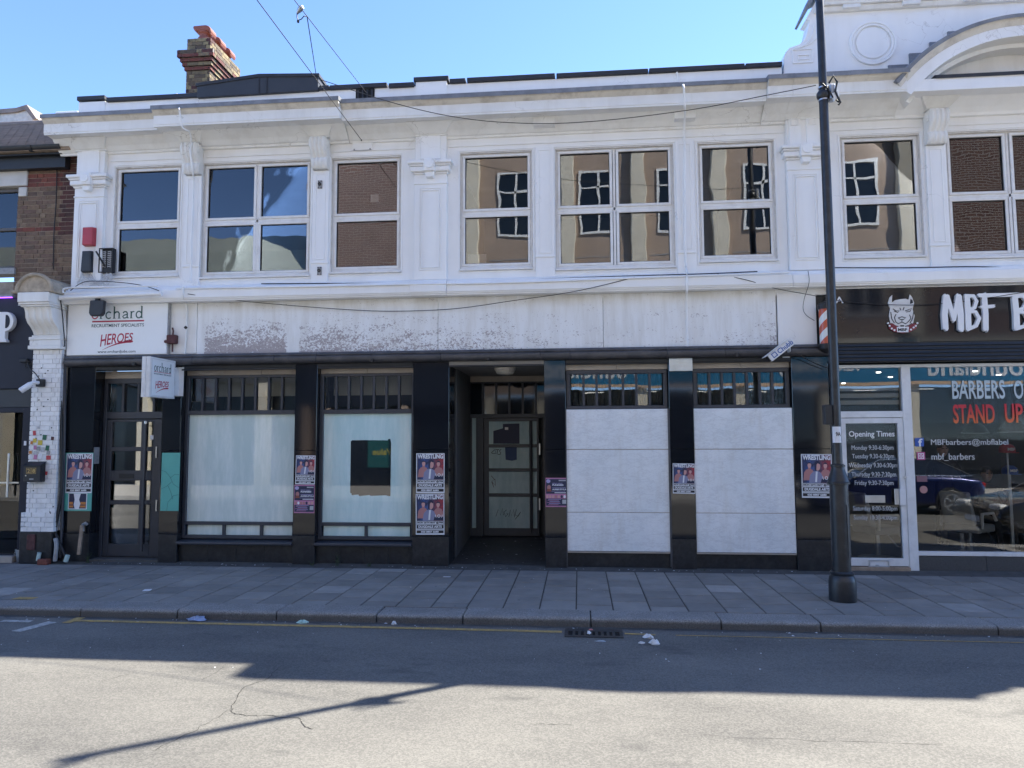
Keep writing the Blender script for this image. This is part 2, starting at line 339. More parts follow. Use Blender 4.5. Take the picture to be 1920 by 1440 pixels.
# whitewashed shop glass: chalky wipe marks behind a clear pane
def wash_mat(name, a, bcol, coat=1.0):
    m, n, l, b = new_mat(name); p = pos(n, l)
    c = mix(n, l, ramp(n, l, noise(n, l, pos(n, l, (3.2, 1, 0.55)), 2.4, 7, 0.72), 0.40, 0.62), a, bcol)
    c = mix(n, l, mathn(n, l, 'MULTIPLY', ramp(n, l, noise(n, l, pos(n, l, (0.7, 1, 3.0)), 5, 5, 0.7), 0.52, 0.74), 0.25), c, (0.62, 0.68, 0.67))
    l.new(c, b.inputs['Base Color']); b.inputs['Roughness'].default_value = 0.55
    b.inputs['Coat Weight'].default_value = coat; b.inputs['Coat Roughness'].default_value = 0.012
    return m
M['wash'] = wash_mat('whitewashed_glass', (0.53, 0.645, 0.625), (0.68, 0.765, 0.745))
M['wash_blue'] = wash_mat('pale_aqua_film', (0.49, 0.69, 0.69), (0.61, 0.775, 0.77))
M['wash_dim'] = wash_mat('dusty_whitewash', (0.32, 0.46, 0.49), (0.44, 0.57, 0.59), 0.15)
M['clear_patch'] = mat('dark_clear_patch', (0.012, 0.014, 0.017), 0.02, 0.1, 4, 0, spec=0.9)

# ---------------------------------------------------------------- mesh builder
class MB:
    def __init__(s): s.v = []; s.f = []
    def add(s, vs, fs):
        o = len(s.v); s.v += [tuple(v) for v in vs]; s.f += [tuple(i + o for i in f) for f in fs]; return s
    def box(s, x0, x1, y0, y1, z0, z1):
        if x0 > x1: x0, x1 = x1, x0
        if y0 > y1: y0, y1 = y1, y0
        if z0 > z1: z0, z1 = z1, z0
        return s.add([(x0, y0, z0), (x1, y0, z0), (x1, y1, z0), (x0, y1, z0), (x0, y0, z1), (x1, y0, z1), (x1, y1, z1), (x0, y1, z1)],
                     [(0, 3, 2, 1), (4, 5, 6, 7), (0, 1, 5, 4), (1, 2, 6, 5), (2, 3, 7, 6), (3, 0, 4, 7)])
    def prism(s, poly, a, b, axis='x', caps=True):
        # poly: 2D outline; axis x -> (y,z); y -> (x,z); z -> (x,y)
        def p(u, w, t): return (t, u, w) if axis == 'x' else ((u, t, w) if axis == 'y' else (u, w, t))
        n = len(poly); vs = [p(u, w, a) for u, w in poly] + [p(u, w, b) for u, w in poly]
        fs = [(i, (i + 1) % n, n + (i + 1) % n, n + i) for i in range(n)]
        if caps: fs += [tuple(range(n - 1, -1, -1)), tuple(range(n, 2 * n))]
        return s.add(vs, fs)
    def frame(s, x0, x1, z0, z1, w, y0, y1, wb=None):      # rectangular ring facing -Y
        wb = w if wb is None else wb
        s.box(x0, x1, y0, y1, z1 - w, z1); s.box(x0, x1, y0, y1, z0, z0 + wb)
        s.box(x0, x0 + w, y0, y1, z0 + wb, z1 - w); s.box(x1 - w, x1, y0, y1, z0 + wb, z1 - w); return s
    def tube(s, pts, r, n=8, cap=True):
        pts = [Vector(p) for p in pts]; rs = r if isinstance(r, (list, tuple)) else [r] * len(pts)
        o = len(s.v); up = Vector((0.13, 0.27, 1)).normalized()
        for i, p in enumerate(pts):
            t = (pts[min(i + 1, len(pts) - 1)] - pts[max(i - 1, 0)]).normalized()
            a = t.cross(up)
            if a.length < 1e-4: a = t.cross(Vector((1, 0, 0)))
            a.normalize(); b = t.cross(a)
            for k in range(n):
                an = 2 * math.pi * k / n; s.v.append(tuple(p + (a * math.cos(an) + b * math.sin(an)) * rs[i]))
        for i in range(len(pts) - 1):
            for k in range(n):
                k2 = (k + 1) % n; s.f.append((o + i * n + k, o + i * n + k2, o + (i + 1) * n + k2, o + (i + 1) * n + k))
        if cap:
            s.f.append(tuple(o + k for k in range(n - 1, -1, -1))); q = o + (len(pts) - 1) * n; s.f.append(tuple(q + k for k in range(n)))
        return s
    def lathe(s, prof, cx, cy, n=20):                      # prof: (r, z)
        o = len(s.v)
        for r, z in prof:
            for k in range(n):
                an = 2 * math.pi * k / n; s.v.append((cx + r * math.cos(an), cy + r * math.sin(an), z))
        for i in range(len(prof) - 1):
            for k in range(n):
                k2 = (k + 1) % n; s.f.append((o + i * n + k, o + i * n + k2, o + (i + 1) * n + k2, o + (i + 1) * n + k))
        s.f.append(tuple(o + k for k in range(n - 1, -1, -1))); q = o + (len(prof) - 1) * n; s.f.append(tuple(q + k for k in range(n)))
        return s
    def ydisc(s, cx, cz, y0, y1, r, n=24, r_in=0):         # disc or ring facing -Y
        c = [(math.cos(2 * math.pi * k / n), math.sin(2 * math.pi * k / n)) for k in range(n)]
        if not r_in: return s.prism([(cx + r * a, cz + r * b) for a, b in c], y0, y1, 'y')
        vs = []
        for (rr, yy) in ((r, y0), (r, y1), (r_in, y1), (r_in, y0)):
            vs += [(cx + rr * a, yy, cz + rr * b) for a, b in c]
        fs = []
        for j in range(4):
            for k in range(n):
                k2 = (k + 1) % n; j2 = (j + 1) % 4
                fs.append((j * n + k, j * n + k2, j2 * n + k2, j2 * n + k))
        return s.add(vs, fs)
    def mesh(s, name, off=Vector((0, 0, 0))):
        me = bpy.data.meshes.new(name); me.from_pydata([(x - off.x, y - off.y, z - off.z) for x, y, z in s.v], [], s.f)
        import bmesh
        bm = bmesh.new(); bm.from_mesh(me); bmesh.ops.recalc_face_normals(bm, faces=bm.faces); bm.to_mesh(me); bm.free()
        return me
    def base(s):
        xs = [v[0] for v in s.v]; ys = [v[1] for v in s.v]; zs = [v[2] for v in s.v]
        return Vector(((min(xs) + max(xs)) / 2, (min(ys) + max(ys)) / 2, min(zs)))
    def build(s, name, m, parent=None, bevel=0.0, smooth=False, seg=1):
        off = s.base(); me = s.mesh(name, off); me.materials.append(m if not isinstance(m, str) else M[m])
        o = bpy.data.objects.new(name, me); COL.objects.link(o)
        put(o, off, parent)
        if bevel:
            md = o.modifiers.new('bevel', 'BEVEL'); md.width = bevel; md.segments = seg; md.limit_method = 'ANGLE'; md.angle_limit = R(40)
        if smooth:
            for p in me.polygons: p.use_smooth = True
            me.set_sharp_from_angle(angle=R(38))
        return o
WL = {}
def put(o, world, parent=None):
    world = Vector(world); WL[o.name] = world
    if parent is not None:
        o.parent = parent; o.location = world - WL[parent.name]
    else: o.location = world
def thing(name, label, cat, loc=(0, 0, 0), group=None):
    o = bpy.data.objects.new(name, None); COL.objects.link(o); put(o, loc); o.empty_display_size = 0.2
    return tag(o, label, cat, group)
def tag(o, label, cat=None, group=None):
    o['label'] = label
    if cat: o['category'] = cat
    if group: o['group'] = group
    return o
def struct(o): o['kind'] = 'structure'; return o
def stuff(o): o['kind'] = 'stuff'; return o
def inst(name, me, world, parent, m=None):
    o = bpy.data.objects.new(name, me); COL.objects.link(o); put(o, world, parent); return o

# lettering with the built-in font, fitted to a box on an upright plane facing the street
def text_mb(body, x0, x1, z0, z1, Y, depth=0.002, bold=0.0, shear=0.0, spacing=1.0, flip=False):
    cu = bpy.data.curves.new('t', 'FONT'); cu.body = body; cu.size = 1; cu.extrude = 0.5; cu.offset = bold; cu.shear = shear
    cu.resolution_u = 3; cu.space_character = spacing
    to = bpy.data.objects.new('t', cu); COL.objects.link(to)
    dg = bpy.context.evaluated_depsgraph_get(); dg.update()
    me = bpy.data.meshes.new_from_object(to.evaluated_get(dg))
    vs = [tuple(v.co) for v in me.vertices]; fs = [tuple(p.vertices) for p in me.polygons]
    bpy.data.objects.remove(to); bpy.data.curves.remove(cu); bpy.data.meshes.remove(me)
    ax = min(v[0] for v in vs); bx = max(v[0] for v in vs); ay = min(v[1] for v in vs); by = max(v[1] for v in vs)
    out = []
    for x, y, z in vs:
        u = (x - ax) / (bx - ax); w = (y - ay) / (by - ay)
        X = (x1 + (x0 - x1) * u) if flip else (x0 + (x1 - x0) * u)
        out.append((X, Y - depth * (z + 0.5) if not flip else Y + depth * (z + 0.5), z0 + (z1 - z0) * w))
    mb = MB(); mb.v = out; mb.f = fs; return mb
def strokes_mb(lines, w, Y, depth=0.002):                  # flat brush strokes: lists of (x, z) polylines
    mb = MB()
    for ln in lines:
        ww = w
        if isinstance(ln, tuple): ln, ww = ln
        pts = [Vector((p[0], p[1])) for p in ln]
        L, Rr = [], []
        for i, p in enumerate(pts):
            t = (pts[min(i + 1, len(pts) - 1)] - pts[max(i - 1, 0)]); t.normalize(); nn = Vector((-t.y, t.x)) * ww / 2
            L.append(p + nn); Rr.append(p - nn)
        n = len(pts); vs = [(p.x, Y - depth, p.y) for p in L] + [(p.x, Y - depth, p.y) for p in Rr] + [(p.x, Y, p.y) for p in L] + [(p.x, Y, p.y) for p in Rr]
        fs = []
        for i in range(n - 1):
            fs += [(i, i + 1, n + i + 1, n + i), (2 * n + i, 3 * n + i, 3 * n + i + 1, 2 * n + i + 1), (i, 2 * n + i, 2 * n + i + 1, i + 1), (n + i, n + i + 1, 3 * n + i + 1, 3 * n + i)]
        fs += [(0, n, 3 * n, 2 * n), (n - 1, 3 * n - 1, 4 * n - 1, 2 * n - 1)]
        mb.add(vs, fs)
    return mb
def arc(cx, cz, r, a0, a1, n=10, rz=None):
    rz = r if rz is None else rz
    return [(cx + r * math.cos(R(a0 + (a1 - a0) * i / n)), cz + rz * math.sin(R(a0 + (a1 - a0) * i / n))) for i in range(n + 1)]
# ================================================================= the street
g = MB(); g.add([(-400, -400, -0.35), (400, -400, -0.35), (400, 400, -0.35), (-400, 400, -0.35)], [(0, 1, 2, 3)])
struct(g.build('ground', mat('far_ground', (0.12, 0.115, 0.11), 0.9, 0.2, 0.5)))
RZ = -0.10
rd = MB(); rd.add([(-90, -11.6, RZ), (90, -11.6, RZ), (90, -2.77, RZ), (-90, -2.77, RZ)], [(0, 1, 2, 3)])
road = struct(rd.build('road', 'asphalt'))
pv = MB(); pv.box(-90, 90, -2.50, 0.05, -0.3, -0.028)
pave = struct(pv.build('pavement', 'slab'))
bed = MB(); bed.box(-10.3, 7.6, -2.45, 0.04, -0.024, -0.008); bed.build('joint_bed', 'joint', pave)
# paving slabs 410 x 600, every other column shifted by half a slab
PW, PD, GAP = 0.41, 0.60, 0.015
slab_me = {}
def slab_mesh(d, key, m):
    k = (round(d, 3), key)
    if k not in slab_me:
        mb = MB(); w = PW - GAP; b = 0.004
        mb.add([(-w/2, -d/2, -0.03), (w/2, -d/2, -0.03), (w/2, d/2, -0.03), (-w/2, d/2, -0.03), (-w/2, -d/2, -b), (w/2, -d/2, -b), (w/2, d/2, -b), (-w/2, d/2, -b),
                (-w/2 + b, -d/2 + b, 0), (w/2 - b, -d/2 + b, 0), (w/2 - b, d/2 - b, 0), (-w/2 + b, d/2 - b, 0)],
               [(0, 1, 5, 4), (1, 2, 6, 5), (2, 3, 7, 6), (3, 0, 4, 7), (4, 5, 9, 8), (5, 6, 10, 9), (6, 7, 11, 10), (7, 4, 8, 11), (8, 9, 10, 11)])
        me = mb.mesh('paving_slab'); me.materials.append(M[m]); slab_me[k] = me
    return slab_me[k]
rs = random.Random(3)
x = -0.055 - 25 * PW; ci = 0
while x < 7.3:
    ys = [-0.14, -0.56, -0.97, -1.38, -1.79, -2.20, -2.437] if ci % 2 else [-0.14, -0.355, -0.765, -1.175, -1.585, -1.995, -2.437]
    for j in range(6):
        d = ys[j] - ys[j + 1] - 0.024
        cx, cy = x + PW / 2, (ys[j] + ys[j + 1]) / 2
        pale = (cy > -0.6 and -3.9 < cx < -0.9 and rs.random() < 0.32) or rs.random() < 0.02
        o = inst('paving_slab', slab_mesh(d, pale, 'slab_pale' if pale else 'slab'), (cx, cy, rs.uniform(-0.0015, 0.0015)), pave)
        o.rotation_euler = (R(rs.uniform(-.12, .12)), R(rs.uniform(-.15, .15)), 0)
    x += PW; ci += 1
# cement fillet at the foot of the shopfronts
cf = MB(); cf.prism([(0.10, -0.02), (-0.142, -0.02), (-0.142, -0.003), (-0.05, 0.012), (0.10, 0.035)], -10.3, 7.6, 'x'); cf.build('cement_fillet', 'gutter', pave)
# granite kerb
kx = [-11.3, -9.9, -8.3, -6.9, -5.65, -4.5, -3.35, -2.22, -1.27, 0.10, 1.45, 2.45, 4.17, 5.6, 7.2, 8.6]
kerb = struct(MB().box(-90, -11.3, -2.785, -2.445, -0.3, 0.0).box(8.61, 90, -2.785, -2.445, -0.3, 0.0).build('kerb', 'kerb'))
for a, b in zip(kx, kx[1:]):
    dz = rs.uniform(-0.008, 0.006); dy = rs.uniform(-0.006, 0.006)
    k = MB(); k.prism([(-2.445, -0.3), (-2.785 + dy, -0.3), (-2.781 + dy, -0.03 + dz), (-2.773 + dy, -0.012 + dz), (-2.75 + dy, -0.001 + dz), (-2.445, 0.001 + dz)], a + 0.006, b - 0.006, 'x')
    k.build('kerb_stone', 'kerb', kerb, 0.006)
# far kerb and far pavement, behind the viewer
fp = MB(); fp.box(-90, 90, -17.2, -11.6, -0.3, 0.02); struct(fp.build('far_pavement', mat('far_concrete_paving', (.40, .385, .36), .85, .12, 3, .1)))
# painted markings
def strip(pts, w, z, mb=None):
    mb = mb or MB(); n = len(pts); L = []; Q = []
    for i, p in enumerate(pts):
        p = Vector(p); t = Vector(pts[min(i + 1, n - 1)]) - Vector(pts[max(i - 1, 0)]); t.normalize(); nn = Vector((-t.y, t.x)) * w / 2
        L.append((p.x + nn.x, p.y + nn.y, z)); Q.append((p.x - nn.x, p.y - nn.y, z))
    return mb.add(L + Q, [(i, i + 1, n + i + 1, n + i) for i in range(n - 1)])
yl = strip([(-5.6, -2.945), (-3.4, -2.955), (-1.5, -2.965), (-0.20, -2.985)], 0.075, RZ + 0.004)
strip([(0.44, -3.0), (0.75, -3.02)], 0.05, RZ + 0.004, yl); strip([(0.95, -3.02), (9, -3.02)], 0.02, RZ + 0.004, yl)
strip([(-5.61, -2.82), (-5.615, -3.06)], 0.10, RZ + 0.006, yl)
strip([(-60, -2.96), (-22, -2.96)], 0.06, RZ + 0.004, yl)
yl.build('yellow_line', 'yellow_line', road)
wl = strip([(-5.80, -3.02), (-5.90, -3.42)], 0.13, RZ + 0.004); wl.build('bay_marking', 'white_line', road)
wl = strip([(-6.4, -3.02), (-6.05, -3.02)], 0.08, RZ + 0.004); wl.build('bay_marking', 'white_line', road)
yp = MB(); X, Y = G(48, 1122); yp.add([(X - .14, Y - .06, .0035), (X + .12, Y - .05, .0035), (X + .13, Y + .05, .0035), (X - .12, Y + .06, .0035)], [(0, 1, 2, 3)]); yp.build('yellow_mark', 'yellow_line', pave)
# cracks in the carriageway
crack_m = mat('crack', (0.028, 0.027, 0.026), 0.95, 0.3, 30, 0.3)
def crack(px, w):
    pts = []
    for (x0, y0), (x1, y1) in zip(px, px[1:]):
        for k in range(5):
            t = k / 5; X, Y = G(x0 + (x1 - x0) * t + rs.uniform(-3, 3), y0 + (y1 - y0) * t + rs.uniform(-1.6, 1.6), RZ); pts.append((X, Y))
    mb = MB(); n = len(pts); L = []; Q = []
    for i, p in enumerate(pts):
        p = Vector(p); t = Vector(pts[min(i + 1, n - 1)]) - Vector(pts[max(i - 1, 0)]); t.normalize(); ww = w * rs.uniform(0.15, 0.65) * (0.3 if i in (0, n - 1) else 1); nn = Vector((-t.y, t.x)) * ww / 2
        L.append((p.x + nn.x, p.y + nn.y, RZ + .0025)); Q.append((p.x - nn.x, p.y - nn.y, RZ + .0025))
    mb.add(L + Q, [(i, i + 1, n + i + 1, n + i) for i in range(n - 1)]); mb.build('crack', crack_m, road)
crack([(532, 1248), (500, 1272), (455, 1290), (447, 1308), (433, 1326), (437, 1338), (460, 1343), (490, 1341), (535, 1345), (563, 1348), (570, 1362), (590, 1370)], 0.013)
crack([(425, 1245), (405, 1262), (375, 1278)], 0.010)
crack([(433, 1330), (400, 1350), (360, 1372), (310, 1396), (280, 1412)], 0.010)
crack([(1000, 1358), (1040, 1359), (1085, 1360)], 0.010)
crack([(180, 1280), (215, 1272), (250, 1262)], 0.010)
crack([(1290, 1378), (1450, 1386), (1650, 1393), (1800, 1396)], 0.007)
# grime packed along the foot of the kerb
gm = MB(); n = 220; A = []; Bv = []
for i in range(n + 1):
    X = -9.5 + 17 * i / n; A.append((X, -2.772, RZ + .0032)); Bv.append((X, -2.82 - abs(rs.gauss(0, .022)), RZ + .0028))
gm.add(A + Bv, [(i, i + 1, n + 2 + i, n + 1 + i) for i in range(n)]); gm.build('gutter_grime', 'gutter', road)
# gully grate
gx0, gx1, gy0, gy1 = -0.17, 0.42, -3.17, -2.88
gt = thing('gully_grate', 'cast iron gutter grate with a row of slots beside the kerb', 'grate', ((gx0 + gx1) / 2, (gy0 + gy1) / 2, RZ))
pit = MB(); pit.add([(gx0, gy0, RZ + .002), (gx1, gy0, RZ + .002), (gx1, gy1, RZ + .002), (gx0, gy1, RZ + .002)], [(0, 1, 2, 3)]); pit.build('pit', plain('black_pit', (0.003, 0.003, 0.003), 0.9), gt)
fr = MB(); zt = RZ + 0.012
fr.box(gx0, gx1, gy0, gy0 + .05, RZ, zt).box(gx0, gx1, gy1 - .09, gy1, RZ, zt).box(gx0, gx0 + .035, gy0 + .05, gy1 - .09, RZ, zt).box(gx1 - .035, gx1, gy0 + .05, gy1 - .09, RZ, zt); fr.build('frame', 'iron', gt, 0.003)
for i in range(1, 9):
    bx = gx0 + .035 + (gx1 - gx0 - .07) * i / 9; MB().box(bx - .014, bx + .014, gy0 + .051, gy1 - .091, RZ + .001, zt - .001).build('bar', 'iron', gt)
# litter
def crumple(name, X, Y, z, sx, sy, sz, m, label, cat, seed, group=None):
    r = random.Random(seed); mb = MB(); n = 11; prof = [(0.02, 0), (0.8, 0.04), (1.0, 0.3), (0.75, 0.75), (0.3, 1.0), (0.02, 0.92)]
    for (rr, zz) in prof:
        for k in range(n):
            a = 2 * math.pi * k / n; q = rr * r.uniform(0.62, 1.2); mb.v.append((X + sx * q * math.cos(a), Y + sy * q * math.sin(a), z + 0.001 + sz * max(0, zz * r.uniform(0.55, 1.2))))
    for i in range(len(prof) - 1):
        for k in range(n): mb.f.append((i * n + k, i * n + (k + 1) % n, (i + 1) * n + (k + 1) % n, (i + 1) * n + k))
    mb.f.append(tuple(range(n - 1, -1, -1))); mb.f.append(tuple(5 * n + k for k in range(n)))
    o = mb.build(name, m); tag(o, label, cat, group); return o
wp = mat('crumpled_white_paper', (0.66, 0.67, 0.68), 0.7, 0.08, 20, 0.2)
bp_ = mat('blue_plastic_film', (0.26, 0.33, 0.50), 0.35, 0.15, 14, 0.2)
gp_ = mat('mint_wrapper', (0.42, 0.60, 0.55), 0.4, 0.2, 30, 0.2)
pk_ = mat('pink_wrapper', (0.55, 0.20, 0.18), 0.5, 0.2, 30, 0.2)
lit = [((378, 1159), .12, .06, .05, bp_, 'crumpled blue plastic bag in the gutter', 'plastic bag'),
       ((567, 1168), .075, .04, .03, gp_, 'small mint green wrapper beside the yellow line', 'wrapper'),
       ((744, 1166), .03, .025, .035, wp, 'white paper scrap against the kerb face above the yellow line', 'paper scrap'),
       ((1216, 1197), .062, .03, .04, wp, 'crumpled white tissue right of the grate, the one nearest the kerb', 'tissue'),
       ((1228, 1209), .062, .032, .05, wp, 'largest crumpled white tissue right of the grate, farthest from the kerb', 'tissue'),
       ((1203, 1207), .038, .018, .02, wp, 'smallest white scrap right of the grate', 'paper scrap'),
       ((1126, 1203), .06, .02, .012, mat('clear_wrapper', (0.34, 0.38, 0.42), 0.3, 0.2, 20), 'flat translucent wrapper in front of the grate', 'wrapper'),
       ((1108, 1183), .03, .03, .02, pk_, 'small reddish pink wrapper behind the grate at the kerb', 'wrapper'),
       ((1104, 1191), .022, .035, .03, wp, 'white tissue lying on the grate bars', 'tissue')]
for i, (pp, sx, sy, sz, m_, lb, ct) in enumerate(lit):
    X, Y = G(pp[0], pp[1], RZ); crumple(ct.replace(' ', '_'), X, min(Y, -2.83) if i != 8 else Y, RZ + (0.012 if i == 8 else 0), sx, sy, sz, m_, lb, ct, 20 + i)
X, Y = G(276, 1107); ob = MB().box(X - .045, X + .045, Y - .05, Y + .05, 0.003, 0.0055).build('paper_scrap', 'paper'); ob.rotation_euler.z = 0.3; tag(ob, 'flat white paper square on the paving slabs left of centre', 'paper scrap')
X, Y = G(1433, 1118); X, Y = G(838, 1082); ob = MB().box(X - .05, X + .05, Y - .015, Y + .015, 0.003, 0.006).build('paper_scrap', 'paper'); tag(ob, 'thin white paper strip on the paving before the recessed doorway', 'paper scrap')
sp = MB()
def speck(X, Y, z, s):
    a = rs.uniform(0, 6.28); c, d = math.cos(a) * s, math.sin(a) * s; k = rs.uniform(.3, .7)
    sp.add([(X + c, Y + d, z + .003), (X - d * k, Y + c * k, z + .004 + s * .3), (X - c, Y - d, z + .003), (X + d * k, Y - c * k, z + .005)], [(0, 1, 2, 3)])
for i in range(70): speck(rs.uniform(-7, 5), rs.uniform(-2.97, -2.80) , RZ, rs.uniform(.006, .022))
for i in range(55): speck(rs.uniform(-8, 6), rs.uniform(-2.4, -0.2), 0.002, rs.uniform(.005, .014))
for i in range(70): speck(rs.uniform(-7.5, 3.5), rs.uniform(-0.13, -0.03), 0.012, rs.uniform(.006, .02))
for i in range(45): speck(rs.uniform(-7, 6), rs.uniform(-4.6, -3.0), RZ, rs.uniform(.005, .016))
for i in range(26): Y = rs.uniform(.1, 1.9); speck(rs.uniform(-1.85, -.6), Y, Y * .095, rs.uniform(.008, .025))
tag(stuff(sp.build('litter_specks', wp)), 'tiny scraps of litter scattered along gutter and shopfront', 'litter')
# weeds in the joint at the foot of the shop windows
leaf = mat('weed_green', (0.045, 0.075, 0.030), 0.7, 0.25, 30, 0.1)
def weed(name, X, Y, h, n, label, seed):
    r = random.Random(seed); mb = MB()
    for i in range(n):
        a = r.uniform(0, 6.28); L = h * r.uniform(.5, 1.0); lean = r.uniform(.15, .7); w = h * .10
        bx, by = X + r.uniform(-.03, .03), Y + r.uniform(-.015, .015); dx, dy = math.cos(a) * lean, math.sin(a) * lean * .5
        mb.tube([(bx, by, 0.01), (bx + dx * L * .5, by + dy * L * .5, L * .6), (bx + dx * L, by + dy * L, L)], [.003, .002, .001], 4)
        for q in range(5):
            t = .3 + q * .15; px_, py_, pz = bx + dx * L * t, by + dy * L * t, .01 + L * t; b = r.uniform(0, 6.28); ex, ey = math.cos(b) * w * 1.6, math.sin(b) * w * 1.6
            mb.add([(px_, py_, pz), (px_ + ex * .5 - ey * .3, py_ + ey * .5 + ex * .3, pz + w * .3), (px_ + ex, py_ + ey, pz + w * .1), (px_ + ex * .5 + ey * .3, py_ + ey * .5 - ex * .3, pz + w * .2)], [(0, 1, 2, 3)])
    tag(mb.build(name, leaf), label, 'weed')
for (a, b, h, n, lb) in [((632, 1050), None, .22, 5, 'tallest feathery weed under the window with the dark patch'), ((165, 1052), None, .17, 7, 'bushy weed at the foot of the pier left of the grey door'),
                        ((585, 1062), None, .09, 8, 'low weed tuft at the foot of the pier between the whitened windows'), ((693, 1056), None, .07, 9, 'low green tuft right of the feathery weed'), ((1318, 1075), None, .06, 6, 'tiny weed at the foot of the pier between the marble panels')]:
    X, _ = U(a[0], a[1], -.04); weed('weed', X, -.045, h, n, lb, int(a[0]))
# ================================================================= white building, upper storey
B = thing('white_building', 'long white painted two storey building with boarded up black granite shopfront', 'building', (-2.5, 0.2, 0))
GB = thing('gabled_building', 'taller white building with curved pediment and scrolled gable above the barber shop', 'building', (6.18, 0.2, 0))
BOT = 4.30
def window(par, lights, zb, label=None):
    x0, x1 = lights[0][0], lights[-1][1]; dbl = len(lights) > 1
    ox0, ox1, oz0, oz1 = x0 - 0.075, x1 + 0.075, zb - 0.075, 6.29
    f = MB(); f.frame(ox0, ox1, oz0, oz1, 0.035, 0.05, 0.13); f.box(ox0 + .035, ox1 - .035, 0.05, 0.13, 5.315, 5.365)
    if dbl:
        xm = (lights[0][1] + lights[1][0]) / 2; f.box(xm - .018, xm + .018, 0.05, 0.13, oz0 + .035, oz1 - .035)
    w = f.build('window', 'upvc', par, 0.004)
    if label: w['label'] = label
    for i, (a, b) in enumerate(lights):
        for k in (0, 1):
            z0, z1 = (5.405, 6.215) if k == 0 else (zb, 5.275)
            e = 0.0
            s = MB(); s.frame(a - .04 , b + .04, z0 - .04, z1 + .04, .04, 0.035 if k == 0 else .044, 0.10)
            s.build('sash', 'upvc', w, 0.006)
            q = MB(); q.frame(a - .001, b + .001, z0 - .001, z1 + .001, .008, .06, .098); q.build('gasket', 'gasket', w)
            MB().box(a + .006, b - .006, 0.078, 0.084, z0 + .006, z1 - .006).build('pane', 'pane', w)
    MB().prism([(0.12, oz0 - .002), (-0.035, oz0 - .018), (-0.035, oz0 - .045), (0.12, oz0 - .05)], ox0 - .01, ox1 + .01, 'x').build('sill', 'upvc', w, 0.004)
    return w, (ox0, ox1, oz0 - .05, oz1)
wins_main = [([(-7.328, -6.355)], 4.585), ([(-5.845, -5.085), (-4.965, -4.215)], 4.535), ([(-3.735, -2.772)], 4.56), ([(-1.704, -0.74)], 4.555), ([(-0.245, 0.50), (0.635, 1.375)], 4.52), ([(1.876, 2.84)], 4.58)]
wins_gab = [([(3.925, 4.89)], 4.58), ([(5.39, 6.11), (6.25, 6.97)], 4.535), ([(7.47, 8.43)], 4.58)]
rec = []
for lst, par in ((wins_main, B), (wins_gab, GB)):
    for lights, zb in lst: rec.append((par, window(par, lights, zb)[1]))
# wall masonry with the openings left out
def wall(par, x0, x1, ops):
    mb = MB(); z0, z1 = 3.95, 6.95; cur = x0
    for (a, b, c, d) in ops:
        mb.box(cur, a, 0, .3, z0, z1); mb.box(a, b, 0, .3, z0, c); mb.box(a, b, 0, .3, d, z1); cur = b
    mb.box(cur, x1, 0, .3, z0, z1); mb.build('wall', 'white_paint', par)
    for (a, b, c, d) in ops:                       # dirty reveal linings and a thin bead round each opening
        r = MB(); e = .002
        r.box(a + e, b - e, .012, .049, d - .022, d - e); r.box(a + e, a + .014, .012, .049, c + .05, d - .023); r.box(b - .014, b - e, .012, .049, c + .05, d - .023)
        r.build('reveal', 'upvc_dirty', par)
        q = MB(); q.frame(a - .028, b + .028, c - .03, d + .028, .012, -.010, .002); q.build('bead', 'white_paint', par, 0.003)
wall(B, -8.06, 3.06, [r for p, r in rec if p is B]); wall(GB, 3.063, 10.10, [r for p, r in rec if p is GB])
# rooms behind the glass
def room(par, x0, x1, y0, y1, z0, z1, m='room'):
    t = .05; mb = MB(); mb.box(x0, x1, y1, y1 + t, z0, z1).box(x0, x1, y0, y1, z0 - t, z0).box(x0, x1, y0, y1, z1, z1 + t).box(x0 - t, x0, y0, y1 + t, z0 - t, z1 + t).box(x1, x1 + t, y0, y1 + t, z0 - t, z1 + t)
    return mb.build('interior', m, par)
room(B, -7.95, -2.4, .32, 4.5, 4.2, 6.6); room(B, -2.0, 2.95, .32, 4.5, 4.2, 6.6); room(GB, 3.2, 9.2, .32, 4.5, 4.2, 6.6)
nt1 = MB(); X, Z = U(703, 373, .09); nt1.box(X - .07, X + .06, .088, .09, Z - .05, Z + .07); nt1.build('notice', 'paper', B)
X, Z = U(1851, 316, .09); MB().box(X - .09, X + .05, .088, .09, Z - .05, Z + .05).build('notice', 'paper', GB)
X, Z = U(893, 487, .1); MB().box(X - .13, X + .15, .13, .14, Z - .1, Z + .09).build('notice', 'grey_paper', B)
# frieze bead
for par, a, b in ((B, -7.48, -6.18), (B, -5.86, -4.10), (B, -3.80, -2.48), (B, -1.96, 3.05), (GB, 3.52, 5.0), (GB, 5.30, 7.06), (GB, 7.36, 8.85)):
    MB().box(a, b, -.022, 0, 6.372, 6.394).build('frieze_bead', 'white_paint', par, .004)
